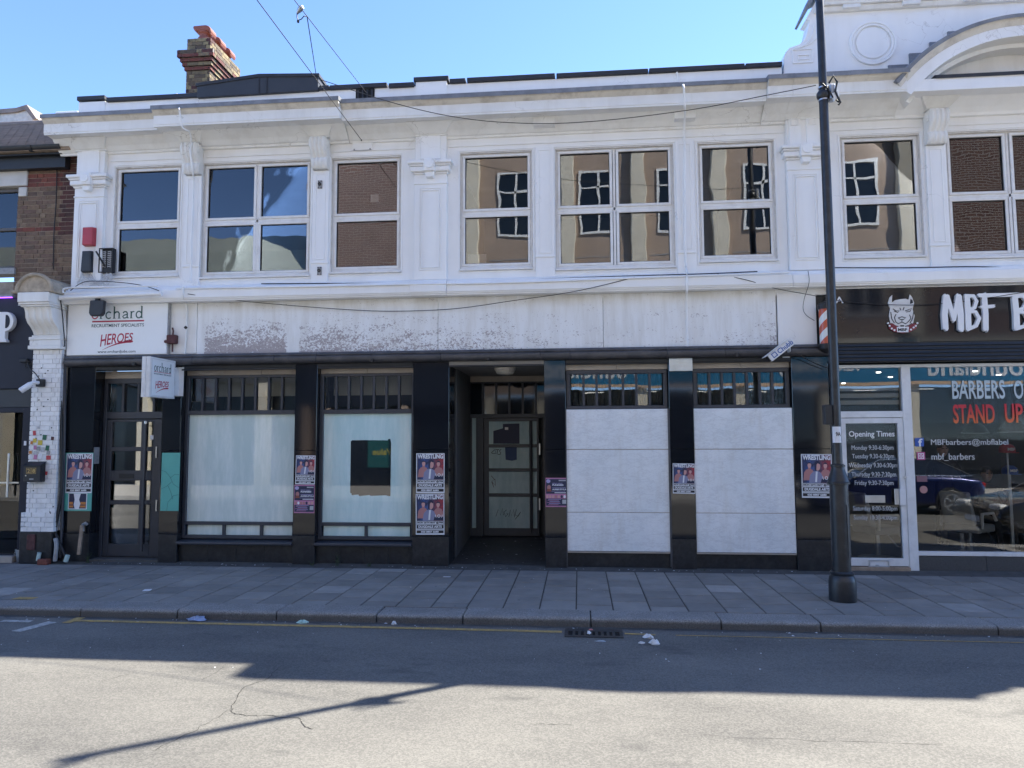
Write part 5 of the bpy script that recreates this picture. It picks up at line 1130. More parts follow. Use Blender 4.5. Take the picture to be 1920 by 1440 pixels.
def hfn(u, z, row):
    if u > -8.47 + (.06 if row % 2 else 0): return 'dark_brick' if z > 5.2 else 'stock_brick'
    if 6.03 < z < 6.24 and u > -9.0: return 'red_brick'
    if 5.31 < z < 5.40: return 'red_brick'
    return 'stock_brick'
n1 = bricks(HB, -9.20, -8.075, 4.20, 6.62, HY, hfn, jit=.004)
MB().box(-9.195, -8.075, HY + .008, HY + .3, 4.1, 6.62).build('mortar_bed', 'mortar', HB)
MB().box(-13, -10.6, HY, HY + .3, 4.1, 6.62).build('wall', 'mortar', HB); MB().box(-10.6, -9.195, HY + .03, HY + .3, 6.39, 6.62).box(-10.6, -9.195, HY + .03, HY + .3, 4.1, 4.5).build('wall', 'mortar', HB)
# window with pale lintel and blind
MB().box(-10.8, U(53, 335, HY)[0], HY - .03, HY + .2, U(20, 350, HY)[1], 6.38).build('lintel', mat('pale_stone', (.56, .54, .50), .7, .08, 5, .2), HB, .008)
X0, Z0 = U(36, 369, HY); X1, Z1 = U(52, 351, HY); MB().box(X0, X1, HY - .025, HY + .1, Z0, Z1 - .002).build('lintel_corbel', bpy.data.materials['pale_stone'], HB, .006)
xr = -9.20; zt = U(20, 352, HY)[1]; zb = U(20, 503, HY)[1]
wf = MB(); wf.frame(-10.55, xr - .005, zb, zt, .05, HY + .06, HY + .14); wf.box(-10.5, xr - .055, HY + .06, HY + .14, (zb + zt) / 2 - .03, (zb + zt) / 2 + .02); hw = wf.build('window', mat('brown_sash', (.10, .09, .085), .5, .1, 6, 0), HB, .004)
MB().box(-10.5, xr - .055, HY + .10, HY + .105, zb + .05, zt - .05).build('pane', 'shop_pane', hw)
zz = zt - .06; i = 0
while zz > U(20, 452, HY)[1]:
    MB().box(-10.48, xr - .06, HY + .13, HY + .15, zz - .034, zz - .006).build('blind_slat', 'letter_white', hw); zz -= .040
MB().box(-10.5, xr - .06, HY + .3, HY + .32, zb, zt).build('room_back', 'room', hw)
MB().box(-10.6, xr + .03, HY - .04, HY + .2, U(20, 515, HY)[1], zb).build('window_sill', 'bracket', HB, .006)
# eaves, gutter, roof
MB().box(-13, -8.30, .03, HY + .02, 6.34, 6.56).build('eaves_board', 'black', HB, .004); MB().box(-13, -8.30, -.06, .03, 6.53, 6.555).build('eaves_soffit', 'black', HB)
gt = MB(); n = 9; pf = [(-.10 + .075 * math.cos(R(180 + 180 * i / n)), 6.645 + .075 * math.sin(R(180 + 180 * i / n))) for i in range(n + 1)] + [(-.10 + .065 * math.cos(R(360 - 180 * i / n)), 6.645 + .065 * math.sin(R(360 - 180 * i / n))) for i in range(n + 1)]
gt.prism(pf, -13, -8.26, 'x'); gt.build('gutter', 'black', HB, 0, True)
for xx in (-9.45, -8.78): MB().prism([(-.10 + .085 * math.cos(R(180 + 180 * i / n)), 6.645 + .085 * math.sin(R(180 + 180 * i / n))) for i in range(n + 1)], xx - .03, xx + .03, 'x').build('gutter_bracket', 'black', HB)
rt = MB(); ey, ez, ry, rz_ = -.13, 6.66, 2.65, 8.36; n = 26; L = math.hypot(ry - ey, rz_ - ez); sy, sz = (ry - ey) / L, (rz_ - ez) / L
tcol = random.Random(5)
for i in range(n):
    a = L * i / n; b = L * (i + 1.25) / n; y0, z0 = ey + sy * a, ez + sz * a; y1, z1 = ey + sy * b, ez + sz * b
    u = -13 + (.08 if i % 2 else 0)
    while u < -8.1:
        j = tcol.uniform(0, .008); w = .165
        rt.add([(u, y0, z0 + .022 + j), (u + w - .004, y0, z0 + .022 + j), (u + w - .004, y1, z1 - .006), (u, y1, z1 - .006), (u, y0, z0 + .004), (u + w - .004, y0, z0 + .004)], [(0, 1, 2, 3), (4, 5, 1, 0)]); u += w
stuff(rt.build('roof_tiles', 'slate', HB))
MB().tube([(-13, ry, rz_ + .02), (-8.1, ry, rz_ + .02)], .07, 10).build('ridge_tile', 'slate', HB, 0, True)
MB().prism([(ey, ez - .03), (ry, rz_ - .03), (4.5, 7.2), (4.5, 6.5), (ey, 6.57)], -13, -8.12, 'x').build('roof_deck', 'wood', HB)
# neighbour's party wall parapet poking up behind
PWp = thing('party_wall', 'small tile capped parapet with puckered pale lead behind the brown roof', 'parapet', (-11.6, 3.2, 8))
pp = [U(*p, 3.0) for p in ((-40, 232), (-40, 216), (48, 199), (66, 224), (40, 236))]; MB().prism(pp, 3.0, 3.4, 'y').build('masonry', mat('puckered_lead', (.58, .56, .52), .6, .15, 10, .8, 14, dist=.03), PWp)
pp = [U(*p, 2.96) for p in ((-40, 216), (-40, 208), (30, 202), (50, 196), (68, 222), (62, 224), (47, 205), (30, 210))]; MB().prism(pp, 2.96, 3.45, 'y').build('tile_cap', 'slate', PWp)
X0, Z0 = U(103, 219, .6); X1, Z1 = U(146, 207, .6); MB().box(X0, X1, .6, 1.0, 7.0, Z1).build('roof_upstand', 'white_paint', B, .01)
# -------- dark shopfront of no 28
navy = mat('navy_fascia', (.018, .020, .034), .45, .1, 4, .03, spec=.25)
MB().box(-13, -8.66, -.03, .30, 2.72, 4.19).build('shop_fascia', navy, HB, .004); MB().box(-13, U(26, 550, -.06)[0], -.09, -.02, 4.19, 4.23).build('led_strip_housing', 'bracket', HB)
MB().box(-13, U(24, 553, -.06)[0], -.085, -.06, 4.178, 4.189).build('led_strip', plain('purple_led', (.35, .08, 1.0), .5, emit=1.0), HB)
MB().box(-13, -8.62, .0, .2, 2.42, 2.715).build('shutter_box', 'shutter', HB, .006)
X0 = U(-26, 600, -.05)[0]; X1 = U(30, 600, -.05)[0]; z0 = U(10, 642, -.05)[1]; z1 = U(10, 586, -.05)[1]; h = z1 - z0; xs = U(6, 600, -.05)[0]
p_out = [(xs - .085, z0), (xs + .115, z0), (xs + .115, z0 + .03), (xs + .085, z0 + .05), (xs + .085, z0 + h * .36)] + [(xs + .085 + (X1 - xs - .085) * math.cos(R(a)), z0 + h * .68 + h * .32 * math.sin(R(a))) for a in range(-90, 91, 12)] + [(xs - .085, z1), (xs - .085, z1 - .03), (xs - .06, z1 - .05), (xs - .06, z0 + .05), (xs - .085, z0 + .03)]
pl = MB().prism(p_out, -.10, -.03, 'y').build('letter', 'letter_white', HB, .004); pl['label'] = 'big white slab serif letter P'
MB().prism([(xs + .085, z0 + h * .46), (xs + .115, z0 + h * .46)] + [(xs + .115 + .045 * math.cos(R(a)), z0 + h * .68 + h * .2 * math.sin(R(a))) for a in range(-80, 81, 16)] + [(xs + .115, z0 + h * .9), (xs + .085, z0 + h * .9)], -.104, -.1005, 'y').build('letter_counter', navy, pl)
X0, Z0 = U(34, 573, -.035); X1, Z1 = U(45, 563, -.035); text_mb('28', X0, X1, Z0, Z1, -.032, .008, .02).build('door_number', 'letter_white', HB)
fx = U(39, 900, .0)[0]
f = MB(); f.box(fx, -8.605, -.02, .10, 0, 2.42).box(-13, fx, .0, .09, 2.34, 2.42).box(-13, fx, .0, .09, 0, .12); f.build('shopfront_frame', navy, HB, .004)
MB().box(-13, fx, .04, .046, .12, 2.34).build('shop_pane', 'shop_pane', HB); room(HB, -13, -8.65, .3, 4, .0, 3.0)
X, Z0 = U(14, 932, -.03); _, Z1 = U(16, 850, -.03); MB().tube([(X, -.04, Z0), (X, -.04, Z1)], .016, 10).build('door_handle', 'steel', HB, 0, True)
X1, Z = U(36, 905, -.0); MB().box(-13, X1, -.012, -.001, Z - .012, Z + .012).build('glass_rail', 'steel', HB)
X1, Z0 = U(32, 980, .06); _, Z1 = U(32, 917, .06); MB().box(-13, X1, .048, .052, Z0, Z1).build('frosted_band', plain('frost', (.20, .21, .22), .6), HB)
X0, Z0 = U(0, 970, .8); X1, Z1 = U(30, 930, .8); MB().box(X0 - .3, X1, .8, 1.2, Z0, Z1).build('red_cushion', plain('coral_cushion', (.40, .08, .05), .8), HB, .03)
MB().tube([(X0 - .1, .9, .05), (X0 + .12, .85, Z0)], .02).tube([(X1 - .05, .9, .05), (X1 - .15, .85, Z0)], .02).build('chair_leg', 'wood', HB)
MB().box(-13, U(27, 1040, -.05)[0], -.10, .2, -.02, .10).build('door_step', 'stone_strip', HB, .006)
# -------- white painted brick pier with scrolled corbel
PR = thing('corbelled_pier', 'white painted brick pier with carved scroll corbel and rounded stone cap', 'pier', (-8.33, -.05, 0))
px0, px1, pyf = -8.575, -8.095, -.12
MB().box(px0 + .006, px1 - .006, pyf + .012, .30, .50, 3.32).build('pier_core', 'white_mortar', PR)
bricks(PR, px0, px1, .78, 3.30, pyf, lambda u, z, r: 'painted_brick', jit=.002, dep=.06); bricks(PR, px0 - .07, px1, .49, .78, pyf - .015, lambda u, z, r: 'painted_brick', jit=.002, dep=.08, first=1)
bricks(PR, pyf + .065, .14, .50, 3.30, px1, lambda u, z, r: 'painted_brick', 'x', jit=.002)
MB().box(px0 - .08, px1 - .02, pyf - .01, .3, 0, .488).build('plinth', 'granite_dull', PR, .01)
MB().box(px0 - .045, px1 + .02, -.19, .3, 3.325, 3.385).box(px0 - .03, px1 + .012, -.175, .3, 3.387, 3.47).box(px0 - .04, px1 + .015, -.185, .3, 3.472, 3.52).box(px0 - .01, px1 + .004, -.16, .3, 3.522, 3.55).build('cap_band', 'white_stone', PR, .006)
cp = [(.3, 3.552), (-.16, 3.552), (-.18, 3.60), (-.23, 3.66), (-.30, 3.72), (-.345, 3.80), (-.355, 3.88), (-.375, 3.93), (-.40, 3.955), (.3, 3.955)]
cb_ = MB().prism(cp, px0 + .02, px1 - .01, 'x').build('corbel', 'white_stone', PR, .008, True)
for (a, b) in ((.04, .09), (.15, .20), (.26, .31), (.37, .42)): MB().prism([(y - .018 if y < 0 else y, z) for y, z in cp], px0 + a, px0 + b, 'x').build('corbel_rib', 'white_stone', cb_, .010, True)
MB().box(px0, px1 + .005, -.425, .3, 3.957, 3.985).box(px0 - .02, px1 + .015, -.45, .3, 3.987, 4.02).box(px0 - .02, px1 + .015, -.47, .3, 4.022, 4.17).build('corbel_block', 'white_stone', PR, .006)
ac = (px0 + px1) / 2; n = 16
MB().prism([(ac + .30 * math.cos(R(180 * i / n)), 4.175 + .27 * math.sin(R(180 * i / n))) for i in range(n + 1)], -.44, .14, 'y').build('stone_cap', 'old_stone', PR, .012, True)
MB().tube([(ac - .36, -.45, 4.19)] + [(ac + .295 * math.cos(R(180 - 180 * i / n)), -.45, 4.185 + .265 * math.sin(R(180 - 180 * i / n))) for i in range(n + 1)] + [(ac + .34, -.45, 4.19)], .03, 8).build('cap_rim', 'old_stone', PR, 0, True)
# stickers and bolt holes on the pier
stk = [((72, 802), 6, 5, 'grey_paper'), ((65, 812), 6, 9, 'red_paper'), ((83, 820), 8, 10, 'green'), ((98, 822), 6, 7, 'rust'), ((65, 826), 7, 8, 'yellow'), ((59, 830), 5, 6, 'orange'), ((75, 830), 9, 9, 'yellow'), ((66, 839), 6, 8, 'print_pink'), ((72, 841), 7, 8, 'bracket'), ((80, 843), 7, 9, 'grey_paper'), ((88, 840), 7, 10, 'green'), ((66, 849), 8, 7, 'grey_paper'), ((57, 848), 6, 6, 'orange'), ((90, 849), 7, 7, 'bracket'), ((100, 848), 8, 7, 'paper'), ((66, 857), 7, 9, 'print_pink'), ((83, 858), 6, 8, 'paper'), ((91, 858), 9, 8, 'red_paper'), ((84, 887), 10, 7, 'red_paper'), ((58, 857), 6, 9, 'paper'), ((75, 856), 8, 10, 'paper'), ((88, 877), 9, 10, 'paper')]
for (p, w, h, m_) in stk:
    X, Z = U(p[0], p[1], pyf - .006); s = 1 / 126; o = MB().box(X - w * s / 2, X + w * s / 2, pyf - .008, pyf - .0045, Z - h * s / 2, Z + h * s / 2).build('sticker', m_, PR); o.rotation_euler.y = rb.uniform(-.15, .15)
bh = MB()
for p in ((78, 690), (73, 705), (90, 695), (73, 750), (90, 749), (82, 762), (70, 768), (100, 950), (95, 962), (94, 960), (63, 920), (68, 822), (85, 700), (97, 802), (77, 815)): X, Z = U(*p, pyf); bh.ydisc(X, Z, pyf - .006, pyf, .010, 7)
stuff(bh.build('bolt_holes', 'ink', PR))
# -------- chimney
CH = thing('chimney_stack', 'brown brick chimney stack with corbelled head and three red pots', 'chimney', (-7.5, 3.1, 7.0))
c0, c1, cy0, cy1 = -7.74, -7.25, 2.5, 3.75
cfn = lambda u, z, r: ('red_brick' if 9.22 < z < 9.50 and rb.random() < .6 else ('dark_brick' if (z > 9.55 and z < 9.64) or rb.random() < .15 else 'chimney_brick'))
for (z0, z1, e) in ((7.3, 9.25, 0), (9.25, 9.325, .03), (9.325, 9.40, .06), (9.40, 9.475, .09), (9.475, 9.625, .13), (9.625, 9.92, 0.0)):
    bricks(CH, c0 - e, c1 + e, z0, z1 - .01, cy0 - e, cfn, dep=.06, first=int(z0 * 13), jit=.002); bricks(CH, cy0 - e + .065, cy1 + e, z0, z1 - .01, c1 + e, cfn, 'x', dep=.06, first=int(z0 * 13) + 1, jit=.002)
    MB().box(c0 - e + .01, c1 + e - .01, cy0 - e + .01, cy1 + e - .01, z0, z1).build('chimney_core', 'dark_mortar', CH)
MB().box(c0 + .06, c1 - .06, cy0 + .06, cy1 - .06, 9.92, 9.97).build('flaunching', 'mortar', CH, .03)
for i, yy in enumerate((2.72, 3.13, 3.54)):
    pot = MB().lathe([(.14, 9.95), (.13, 10.02), (.105, 10.05), (.10, 10.10), (.13, 10.12), (.13, 10.14)], (c0 + c1) / 2, yy, 18).build('chimney_pot', 'terracotta', CH, 0, True)
    n = 10; hx = (c0 + c1) / 2
    hd = [(hx - .16 + .0, 10.142), (hx - .20, 10.21), (hx - .20, 10.255), (hx + .05, 10.262)] + [(hx + .05 + .14 * math.sin(R(90 * i_ / 6)), 10.122 + .14 * math.cos(R(90 * i_ / 6))) for i_ in range(1, 7)] + [(hx + .16, 10.05), (hx + .13, 10.142)]
    MB().prism(hd, yy - .12, yy + .12, 'y').build('cowl', 'terracotta', pot, .03, False, 2)
# ================================================================= fixtures, signs, posters
# ---- painted fascia sign
OY = -.075
sg1 = thing('fascia_sign', 'white recruitment shop sign board with green lettering and crimson HEROES', 'sign', (-7.22, OY, 3.23))
MB().box(-8.05, -6.39, OY, -.005, 3.232, 4.035).build('board', 'sign_white', sg1, .004); MB().frame(-8.07, -6.37, 3.215, 4.05, .022, -.06, .0).build('board_edge', 'bracket', sg1)
GL = {'r': (.60, [([(.16, 0), (.16, 1)], 1), ([(.0, .02), (.34, .02)], 0), ([(.02, .95), (.16, .98)], 0), ([(.16, .68), (.28, .92), (.42, .98), (.52, .90)], .6)]),
      'c': (.86, [(arc(.44, .5, .34, 45, 315, 12, .48), .8)]),
      'h': (1.02, [([(.16, 0), (.16, 1.75)], 1), ([(.0, .02), (.34, .02)], 0), ([(.02, 1.72), (.16, 1.74)], 0), ([(.16, .72), (.36, .96), (.62, .96), (.76, .74), (.76, 0)], 1), ([(.60, .02), (.94, .02)], 0)]),
      'a': (.88, [([(.12, .78), (.28, .96), (.52, .96), (.64, .74), (.64, .12), (.80, .03)], .9), ([(.64, .56), (.30, .48), (.10, .26), (.24, .03), (.50, .08), (.64, .24)], .7)]),
      'd': (1.0, [(arc(.40, .5, .32, 30, 330, 12, .48), .8), ([(.74, 0), (.74, 1.75)], 1), ([(.58, 1.72), (.74, 1.74)], 0), ([(.74, .02), (.92, .02)], 0)]),
      'o': (.95, [(arc(.46, .5, .36, 0, 360, 20, .48), .75)])}
def serif_word(word, x0, x1, z0, z1, Y, heavy=1.0, depth=.0015):
    tot = sum(GL[c][0] for c in word) + .08 * (len(word) - 1); top = 1.75 if any(c in 'hd' for c in word) else 1.0
    kx, kz = (x1 - x0) / tot, (z1 - z0) / top; mb = MB(); u = 0; i = 0
    for c in word:
        w, st = GL[c]
        for pl, hv in st:
            wd = (.055 + .105 * hv) * kx * heavy; mm = strokes_mb([[(x0 + (u + a) * kx, z0 + b * kz) for a, b in pl]], wd, Y - .0001 * i, depth); mb.add(mm.v, mm.f); i += 1
        u += w + .08
    return mb
def bx(pxa, pya, pxb, pyb, Y):
    mx, my = (pxa + pxb) / 2, (pya + pyb) / 2; return U(pxa, my, Y)[0], U(pxb, my, Y)[0], U(mx, pyb, Y)[1], U(mx, pya, Y)[1]
def heroes(x0, x1, z0, z1, Y):
    mb = text_mb('HEROES', 0, 1, 0, 1, 0, .0015, .012); out = []
    for x, y, z in mb.v: hgt = 1 - .42 * x; b = .30 * x ** 0.8; out.append((x0 + (x1 - x0) * (x + .03 * z), Y + y, z0 + (z1 - z0) * (b + .03 + z * (.66 * hgt + .05 * x) + .0)))
    mb.v = out
    zmax = max(v[2] for v in out); k = (z1 - z0) / (zmax - z0); mb.v = [(x, y, z0 + (z - z0) * k) for x, y, z in out]; return mb
def swoosh(x0, x1, z0, z1, Y):
    up = []; lo = []
    for i in range(15):
        t = i / 14; x = x0 + (x1 - x0) * t; c = z0 + (z1 - z0) * (1 - (1 - t) ** 2.0) * .85; w = (z1 - z0) * (.02 + .24 * t) * (1 if i < 14 else .5); up.append((x, c + w * .6)); lo.append((x, c - w * .5))
    return MB().prism(up + lo[::-1], Y - .0015, Y, 'y')
a = bx(187, 574.5, 270, 597, OY); serif_word('rchard', *a, OY).build('lettering', 'dark_green', sg1)
a = bx(171, 582, 186, 598, OY); serif_word('o', *a, OY).build('lettering', 'crimson', sg1)
a = bx(173, 600.8, 270, 603.6, OY); MB().box(a[0], a[1], OY - .0015, OY, a[2], a[3]).build('rule', 'crimson', sg1)
a = bx(172, 607, 270, 613, OY); text_mb('RECRUITMENT SPECIALISTS', *a, OY, .0015, .012).build('lettering', 'slate_print', sg1)
a = bx(188, 624.5, 248, 651, OY); heroes(*a, OY).build('lettering', 'crimson', sg1)
a = bx(192, 638, 249, 656, OY); swoosh(*a, OY).build('swoosh', 'crimson', sg1)
a = bx(183, 656.5, 254, 663, OY); text_mb('www.orchardjobs.com', *a, OY, .0015, .01).build('lettering', 'slate_print', sg1)
# ---- projecting box sign
PX = -6.20; n_y, f_y = -.76, -.14
zt_ = (U(325, 677, f_y)[1] + U(275, 669, n_y)[1]) / 2; zb_ = (U(322, 747, f_y)[1] + U(275, 745, n_y)[1]) / 2
ps = thing('projecting_sign', 'white box sign jutting from the wall beside the grey entrance door', 'sign', (PX - .06, -.45, zb_))
MB().box(PX - .125, PX, n_y, f_y, zb_, zt_).build('case', 'sign_white', ps, .004)
MB().box(PX - .13, PX - .068, n_y - .012, n_y - .001, zb_ - .006, zt_ + .004).box(PX - .062, PX + .003, n_y - .012, n_y - .001, zb_ - .006, zt_ + .004).build('edge_trim', 'alu', ps, .003)
fr = MB(); w = .03
fr.box(PX + .0005, PX + .010, n_y, f_y, zt_ - w, zt_).box(PX + .0005, PX + .010, n_y, f_y, zb_, zb_ + w).box(PX + .0005, PX + .010, n_y, n_y + w, zb_ + w, zt_ - w).box(PX + .0005, PX + .010, f_y - w, f_y, zb_ + w, zt_ - w); fr.build('face_frame', 'alu', ps, .003)
MB().box(PX + .0003, PX + .002, n_y + w, f_y - w, zb_ + w, zt_ - w).build('face', 'sign_white', ps)
MB().box(PX - .045, PX - .005, f_y, -.002, zb_ + .06, zt_ - .10).box(PX - .06, PX + .07, -.012, -.001, zb_ + .05, zt_ - .08).build('wall_bracket', 'alu', ps, .003)
def side(mb, X): mb.v = [(X - y, x, z) for x, y, z in mb.v]; return mb
H_ = zt_ - zb_; W_ = f_y - n_y; yy = lambda t: n_y + W_ * t; zz_ = lambda t: zb_ + H_ * t
side(serif_word('orchard', yy(.13), yy(.84), zz_(.66), zz_(.89), 0, 1.15), PX + .0021).build('lettering', 'dark_green', ps)
side(MB().box(yy(.13), yy(.84), -.0012, 0, zz_(.635), zz_(.648)), PX + .0021).build('rule', 'crimson', ps)
side(text_mb('RECRUITMENT SPECIALISTS', yy(.13), yy(.84), zz_(.575), zz_(.61), 0, .0012, .012), PX + .0021).build('lettering', 'slate_print', ps)
side(heroes(yy(.20), yy(.74), zz_(.20), zz_(.43), 0), PX + .0021).build('lettering', 'crimson', ps); side(swoosh(yy(.24), yy(.74), zz_(.115), zz_(.28), 0), PX + .0021).build('swoosh', 'crimson', ps)
# ---- teal boards on the piers
def board(pxa, pya, pxb, pyb, Y, label):
    a = bx(pxa, pya, pxb, pyb, Y); t = thing('teal_board', label, 'board', ((a[0] + a[1]) / 2, Y, a[2])); MB().box(a[0], a[1], Y, Y + .007, a[2], a[3]).build('sheet', 'teal', t); return t, a
tb1, a = board(116.5, 849, 173, 958, -.009, 'teal board behind the wrestling poster left of the grey door')
tb2, a = board(302, 849, 336, 958, -.009, 'bare teal board with thin curved lines right of the grey door')
w, h = a[1] - a[0], a[3] - a[2]; L = lambda pl: [(a[0] + u * w, a[2] + v * h) for u, v in pl]
strokes_mb([L([(0, .70), (.25, .67), (.5, .58), (.68, .46), (.98, .40)]), L([(.52, .57), (.75, .63), (1, .62)]), L([(0, .37), (.3, .42), (.6, .50)]), L([(.38, .44), (.55, .33), (.66, .2)]), L([(.36, .0), (.42, .15), (.7, .26), (1, .28)])], .008, -.0093, .0012).build('line', 'teal_dark', tb2)
# ---- wrestling posters
def pic_mat():
    m, n, l, b = new_mat('poster_picture'); tc = n.new('ShaderNodeTexCoord'); s = n.new('ShaderNodeSeparateXYZ'); l.new(tc.outputs['Generated'], s.inputs[0])
    cr = n.new('ShaderNodeValToRGB'); e = cr.color_ramp.elements
    for p_, c in ((.0, (.02, .035, .12)), (.3, (.05, .14, .42)), (.55, (.10, .10, .22)), (.72, (.30, .05, .08)), (1.0, (.48, .03, .04))):
        q = e.new(p_) if p_ not in (0., 1.) else (e[0] if p_ == 0 else e[-1]); q.color = (*c, 1)
    l.new(s.outputs[0], cr.inputs[0]); nz = noise(n, l, tc.outputs['Generated'], 5, 5, .6)
    c = mix(n, l, ramp(n, l, nz, .35, .68), (.02, .02, .05), cr.outputs[0]); l.new(c, b.inputs['Base Color']); b.inputs['Roughness'].default_value = .5; bump(n, l, b, noise(n, l, pos(n, l), 14, 4), .5, .012); return m
PM = pic_mat()
def wrestling(pxa, pya, pxb, pyb, Y, label):
    x0, x1, z0, z1 = bx(pxa, pya, pxb, pyb, Y); w, h = x1 - x0, z1 - z0
    X = lambda u: x0 + w * u; Z = lambda v: z0 + h * v
    t = thing('wrestling_poster', label, 'poster', ((x0 + x1) / 2, Y, z0), 'wrestling posters on the black piers')
    t.rotation_euler.y = R(random.Random(int(pxa * 7 + pya)).uniform(-1.1, 1.1))
    MB().box(x0, x1, Y, Y + .003, z0, z1).build('sheet', 'paper', t)
    pc = MB().box(X(.03), X(.97), Y - .0004, Y - .0001, Z(.335), Z(.985)).build('picture', PM, t)
    def fig(pl, m, k, nm): MB().prism([(X(u), Z(v)) for u, v in pl], Y - .0006 - k * .0002, Y - .0004 - k * .0002, 'y').build(nm, m, pc)
    ell = lambda cu, cv, ru, rv, n=14: [(cu + ru * math.cos(2 * math.pi * i / n), cv + rv * math.sin(2 * math.pi * i / n)) for i in range(n)]
    fig([(.06, .40), (.09, .58), (.16, .645), (.26, .66), (.36, .645), (.42, .58), (.40, .40)], 'skin_warm', 1, 'printed_torso'); fig([(.22, .65), (.22, .70), (.31, .70), (.31, .65)], 'skin_warm', 2, 'printed_neck'); fig(ell(.265, .745, .06, .065), 'skin_pale', 3, 'printed_head'); fig([(.20, .76), (.21, .80), (.265, .82), (.32, .80), (.33, .76), (.30, .785), (.23, .785)], 'print_hair', 4, 'printed_hair')
    fig([(.64, .40), (.63, .56), (.70, .635), (.80, .65), (.90, .63), (.96, .55), (.96, .40)], 'skin_warm', 1, 'printed_torso'); fig([(.74, .64), (.74, .69), (.82, .69), (.82, .64)], 'skin_warm', 2, 'printed_neck'); fig(ell(.785, .735, .06, .062), 'skin_pale', 3, 'printed_head'); fig([(.72, .75), (.73, .79), (.785, .815), (.84, .79), (.85, .75), (.82, .775), (.75, .775)], 'print_hair', 4, 'printed_hair')
    fig([(.24, .345), (.28, .52), (.38, .60), (.52, .62), (.64, .57), (.70, .48), (.72, .345)], 'print_suit', 5, 'printed_torso'); fig([(.44, .36), (.47, .60), (.53, .60), (.50, .36)], 'paper', 6, 'printed_shirt'); fig(ell(.535, .725, .085, .105), 'skin_pale', 7, 'printed_head'); fig([(.43, .66), (.43, .80), (.49, .85), (.57, .845), (.62, .80), (.60, .765), (.54, .79), (.50, .76), (.49, .64), (.45, .62)], 'print_hair', 8, 'printed_hair')
    fig([(.62, .345), (.66, .44), (.97, .44), (.97, .345)], 'print_hair', 8, 'printed_panel')
    strokes_mb([[(X(u), Z(v)) for u, v in ell(.81, .455, .045, .032) + [(.855, .455)]], [(X(.69), Z(.49)), (X(.70), Z(.44)), (X(.72), Z(.42))], [(X(.93), Z(.49)), (X(.92), Z(.44)), (X(.90), Z(.42))]], w * .022, Y - .0024, .0004).build('crest', 'paper', pc)
    text_mb('WRESTLING', X(.045), X(.955), Z(.865), Z(.982), Y - .0024, .0004, .045).build('lettering', 'paper', t)
    for v0, v1 in ((.150, .238), (.035, .105)): MB().box(X(.03), X(.97), Y - .0006, Y - .0001, Z(v0), Z(v1)).build('bar', 'ink', t)
    MB().box(X(.03), X(.97), Y - .0006, Y - .0001, Z(.116), Z(.142)).build('small_print', 'grey_paper', t)
    MB().frame(X(.02), X(.98), Z(.247), Z(.328), h * .008, Y - .0006, Y - .0001).build('border', 'ink', t)
    text_mb('MON 26TH MAY @7PM', X(.05), X(.95), Z(.262), Z(.316), Y - .0001, .0004, .05).build('lettering', 'ink', t)
    text_mb('DUGDALE ARTS', X(.09), X(.91), Z(.163), Z(.227), Y - .0006, .0004, .05).build('lettering', 'paper', t); text_mb('020 8807 6680', X(.18), X(.80), Z(.046), Z(.094), Y - .0006, .0004, .05).build('lettering', 'paper', t)
wrestling(124, 850.5, 173, 924.5, -.014, 'wrestling poster on the teal board left of the grey door')
wrestling(554, 854, 590.5, 908, -.004, 'wrestling poster between the two whitened windows above a comedy poster')
wrestling(780.5, 850, 833.5, 924.5, -.004, 'upper of two stacked wrestling posters left of the recessed doorway')
wrestling(780, 926, 833.5, 1002.5, -.004, 'lower of two stacked wrestling posters left of the recessed doorway')
wrestling(1261, 869, 1303, 925.5, -.004, 'wrestling poster on the narrow pier between the two marble bays')
wrestling(1502.5, 851.5, 1560, 933.5, -.004, 'wrestling poster partly hidden by the lamp post')
# torn poster
x0, x1, z0, z1 = bx(128, 925, 163, 955, -.012); t = thing('torn_poster', 'torn scrap of poster with orange print on the teal board', 'poster', ((x0 + x1) / 2, -.012, z0)); w, h = x1 - x0, z1 - z0
MB().box(x0, x1, -.013, -.0095, z0, z1).build('sheet', 'paper', t); q = lambda pl: [(x0 + u * w, z0 + v * h) for u, v in pl]
MB().prism(q([(.04, .05), (.04, .98), (.28, .98), (.34, .6), (.30, .3), (.36, .05)]), -.0137, -.0131, 'y').build('print', 'print_hair', t); MB().prism(q([(.58, .05), (.66, .35), (.58, .6), (.66, .98), (.96, .98), (.96, .05)]), -.0137, -.0131, 'y').build('print', 'print_hair', t)
for b in ((.06, .12, .28, .24), (.06, .30, .26, .46), (.64, .12, .94, .24), (.66, .30, .94, .46)): MB().box(x0 + b[0] * w, x0 + b[2] * w, -.0143, -.0138, z0 + b[1] * h, z0 + b[3] * h).build('print', 'orange', t)
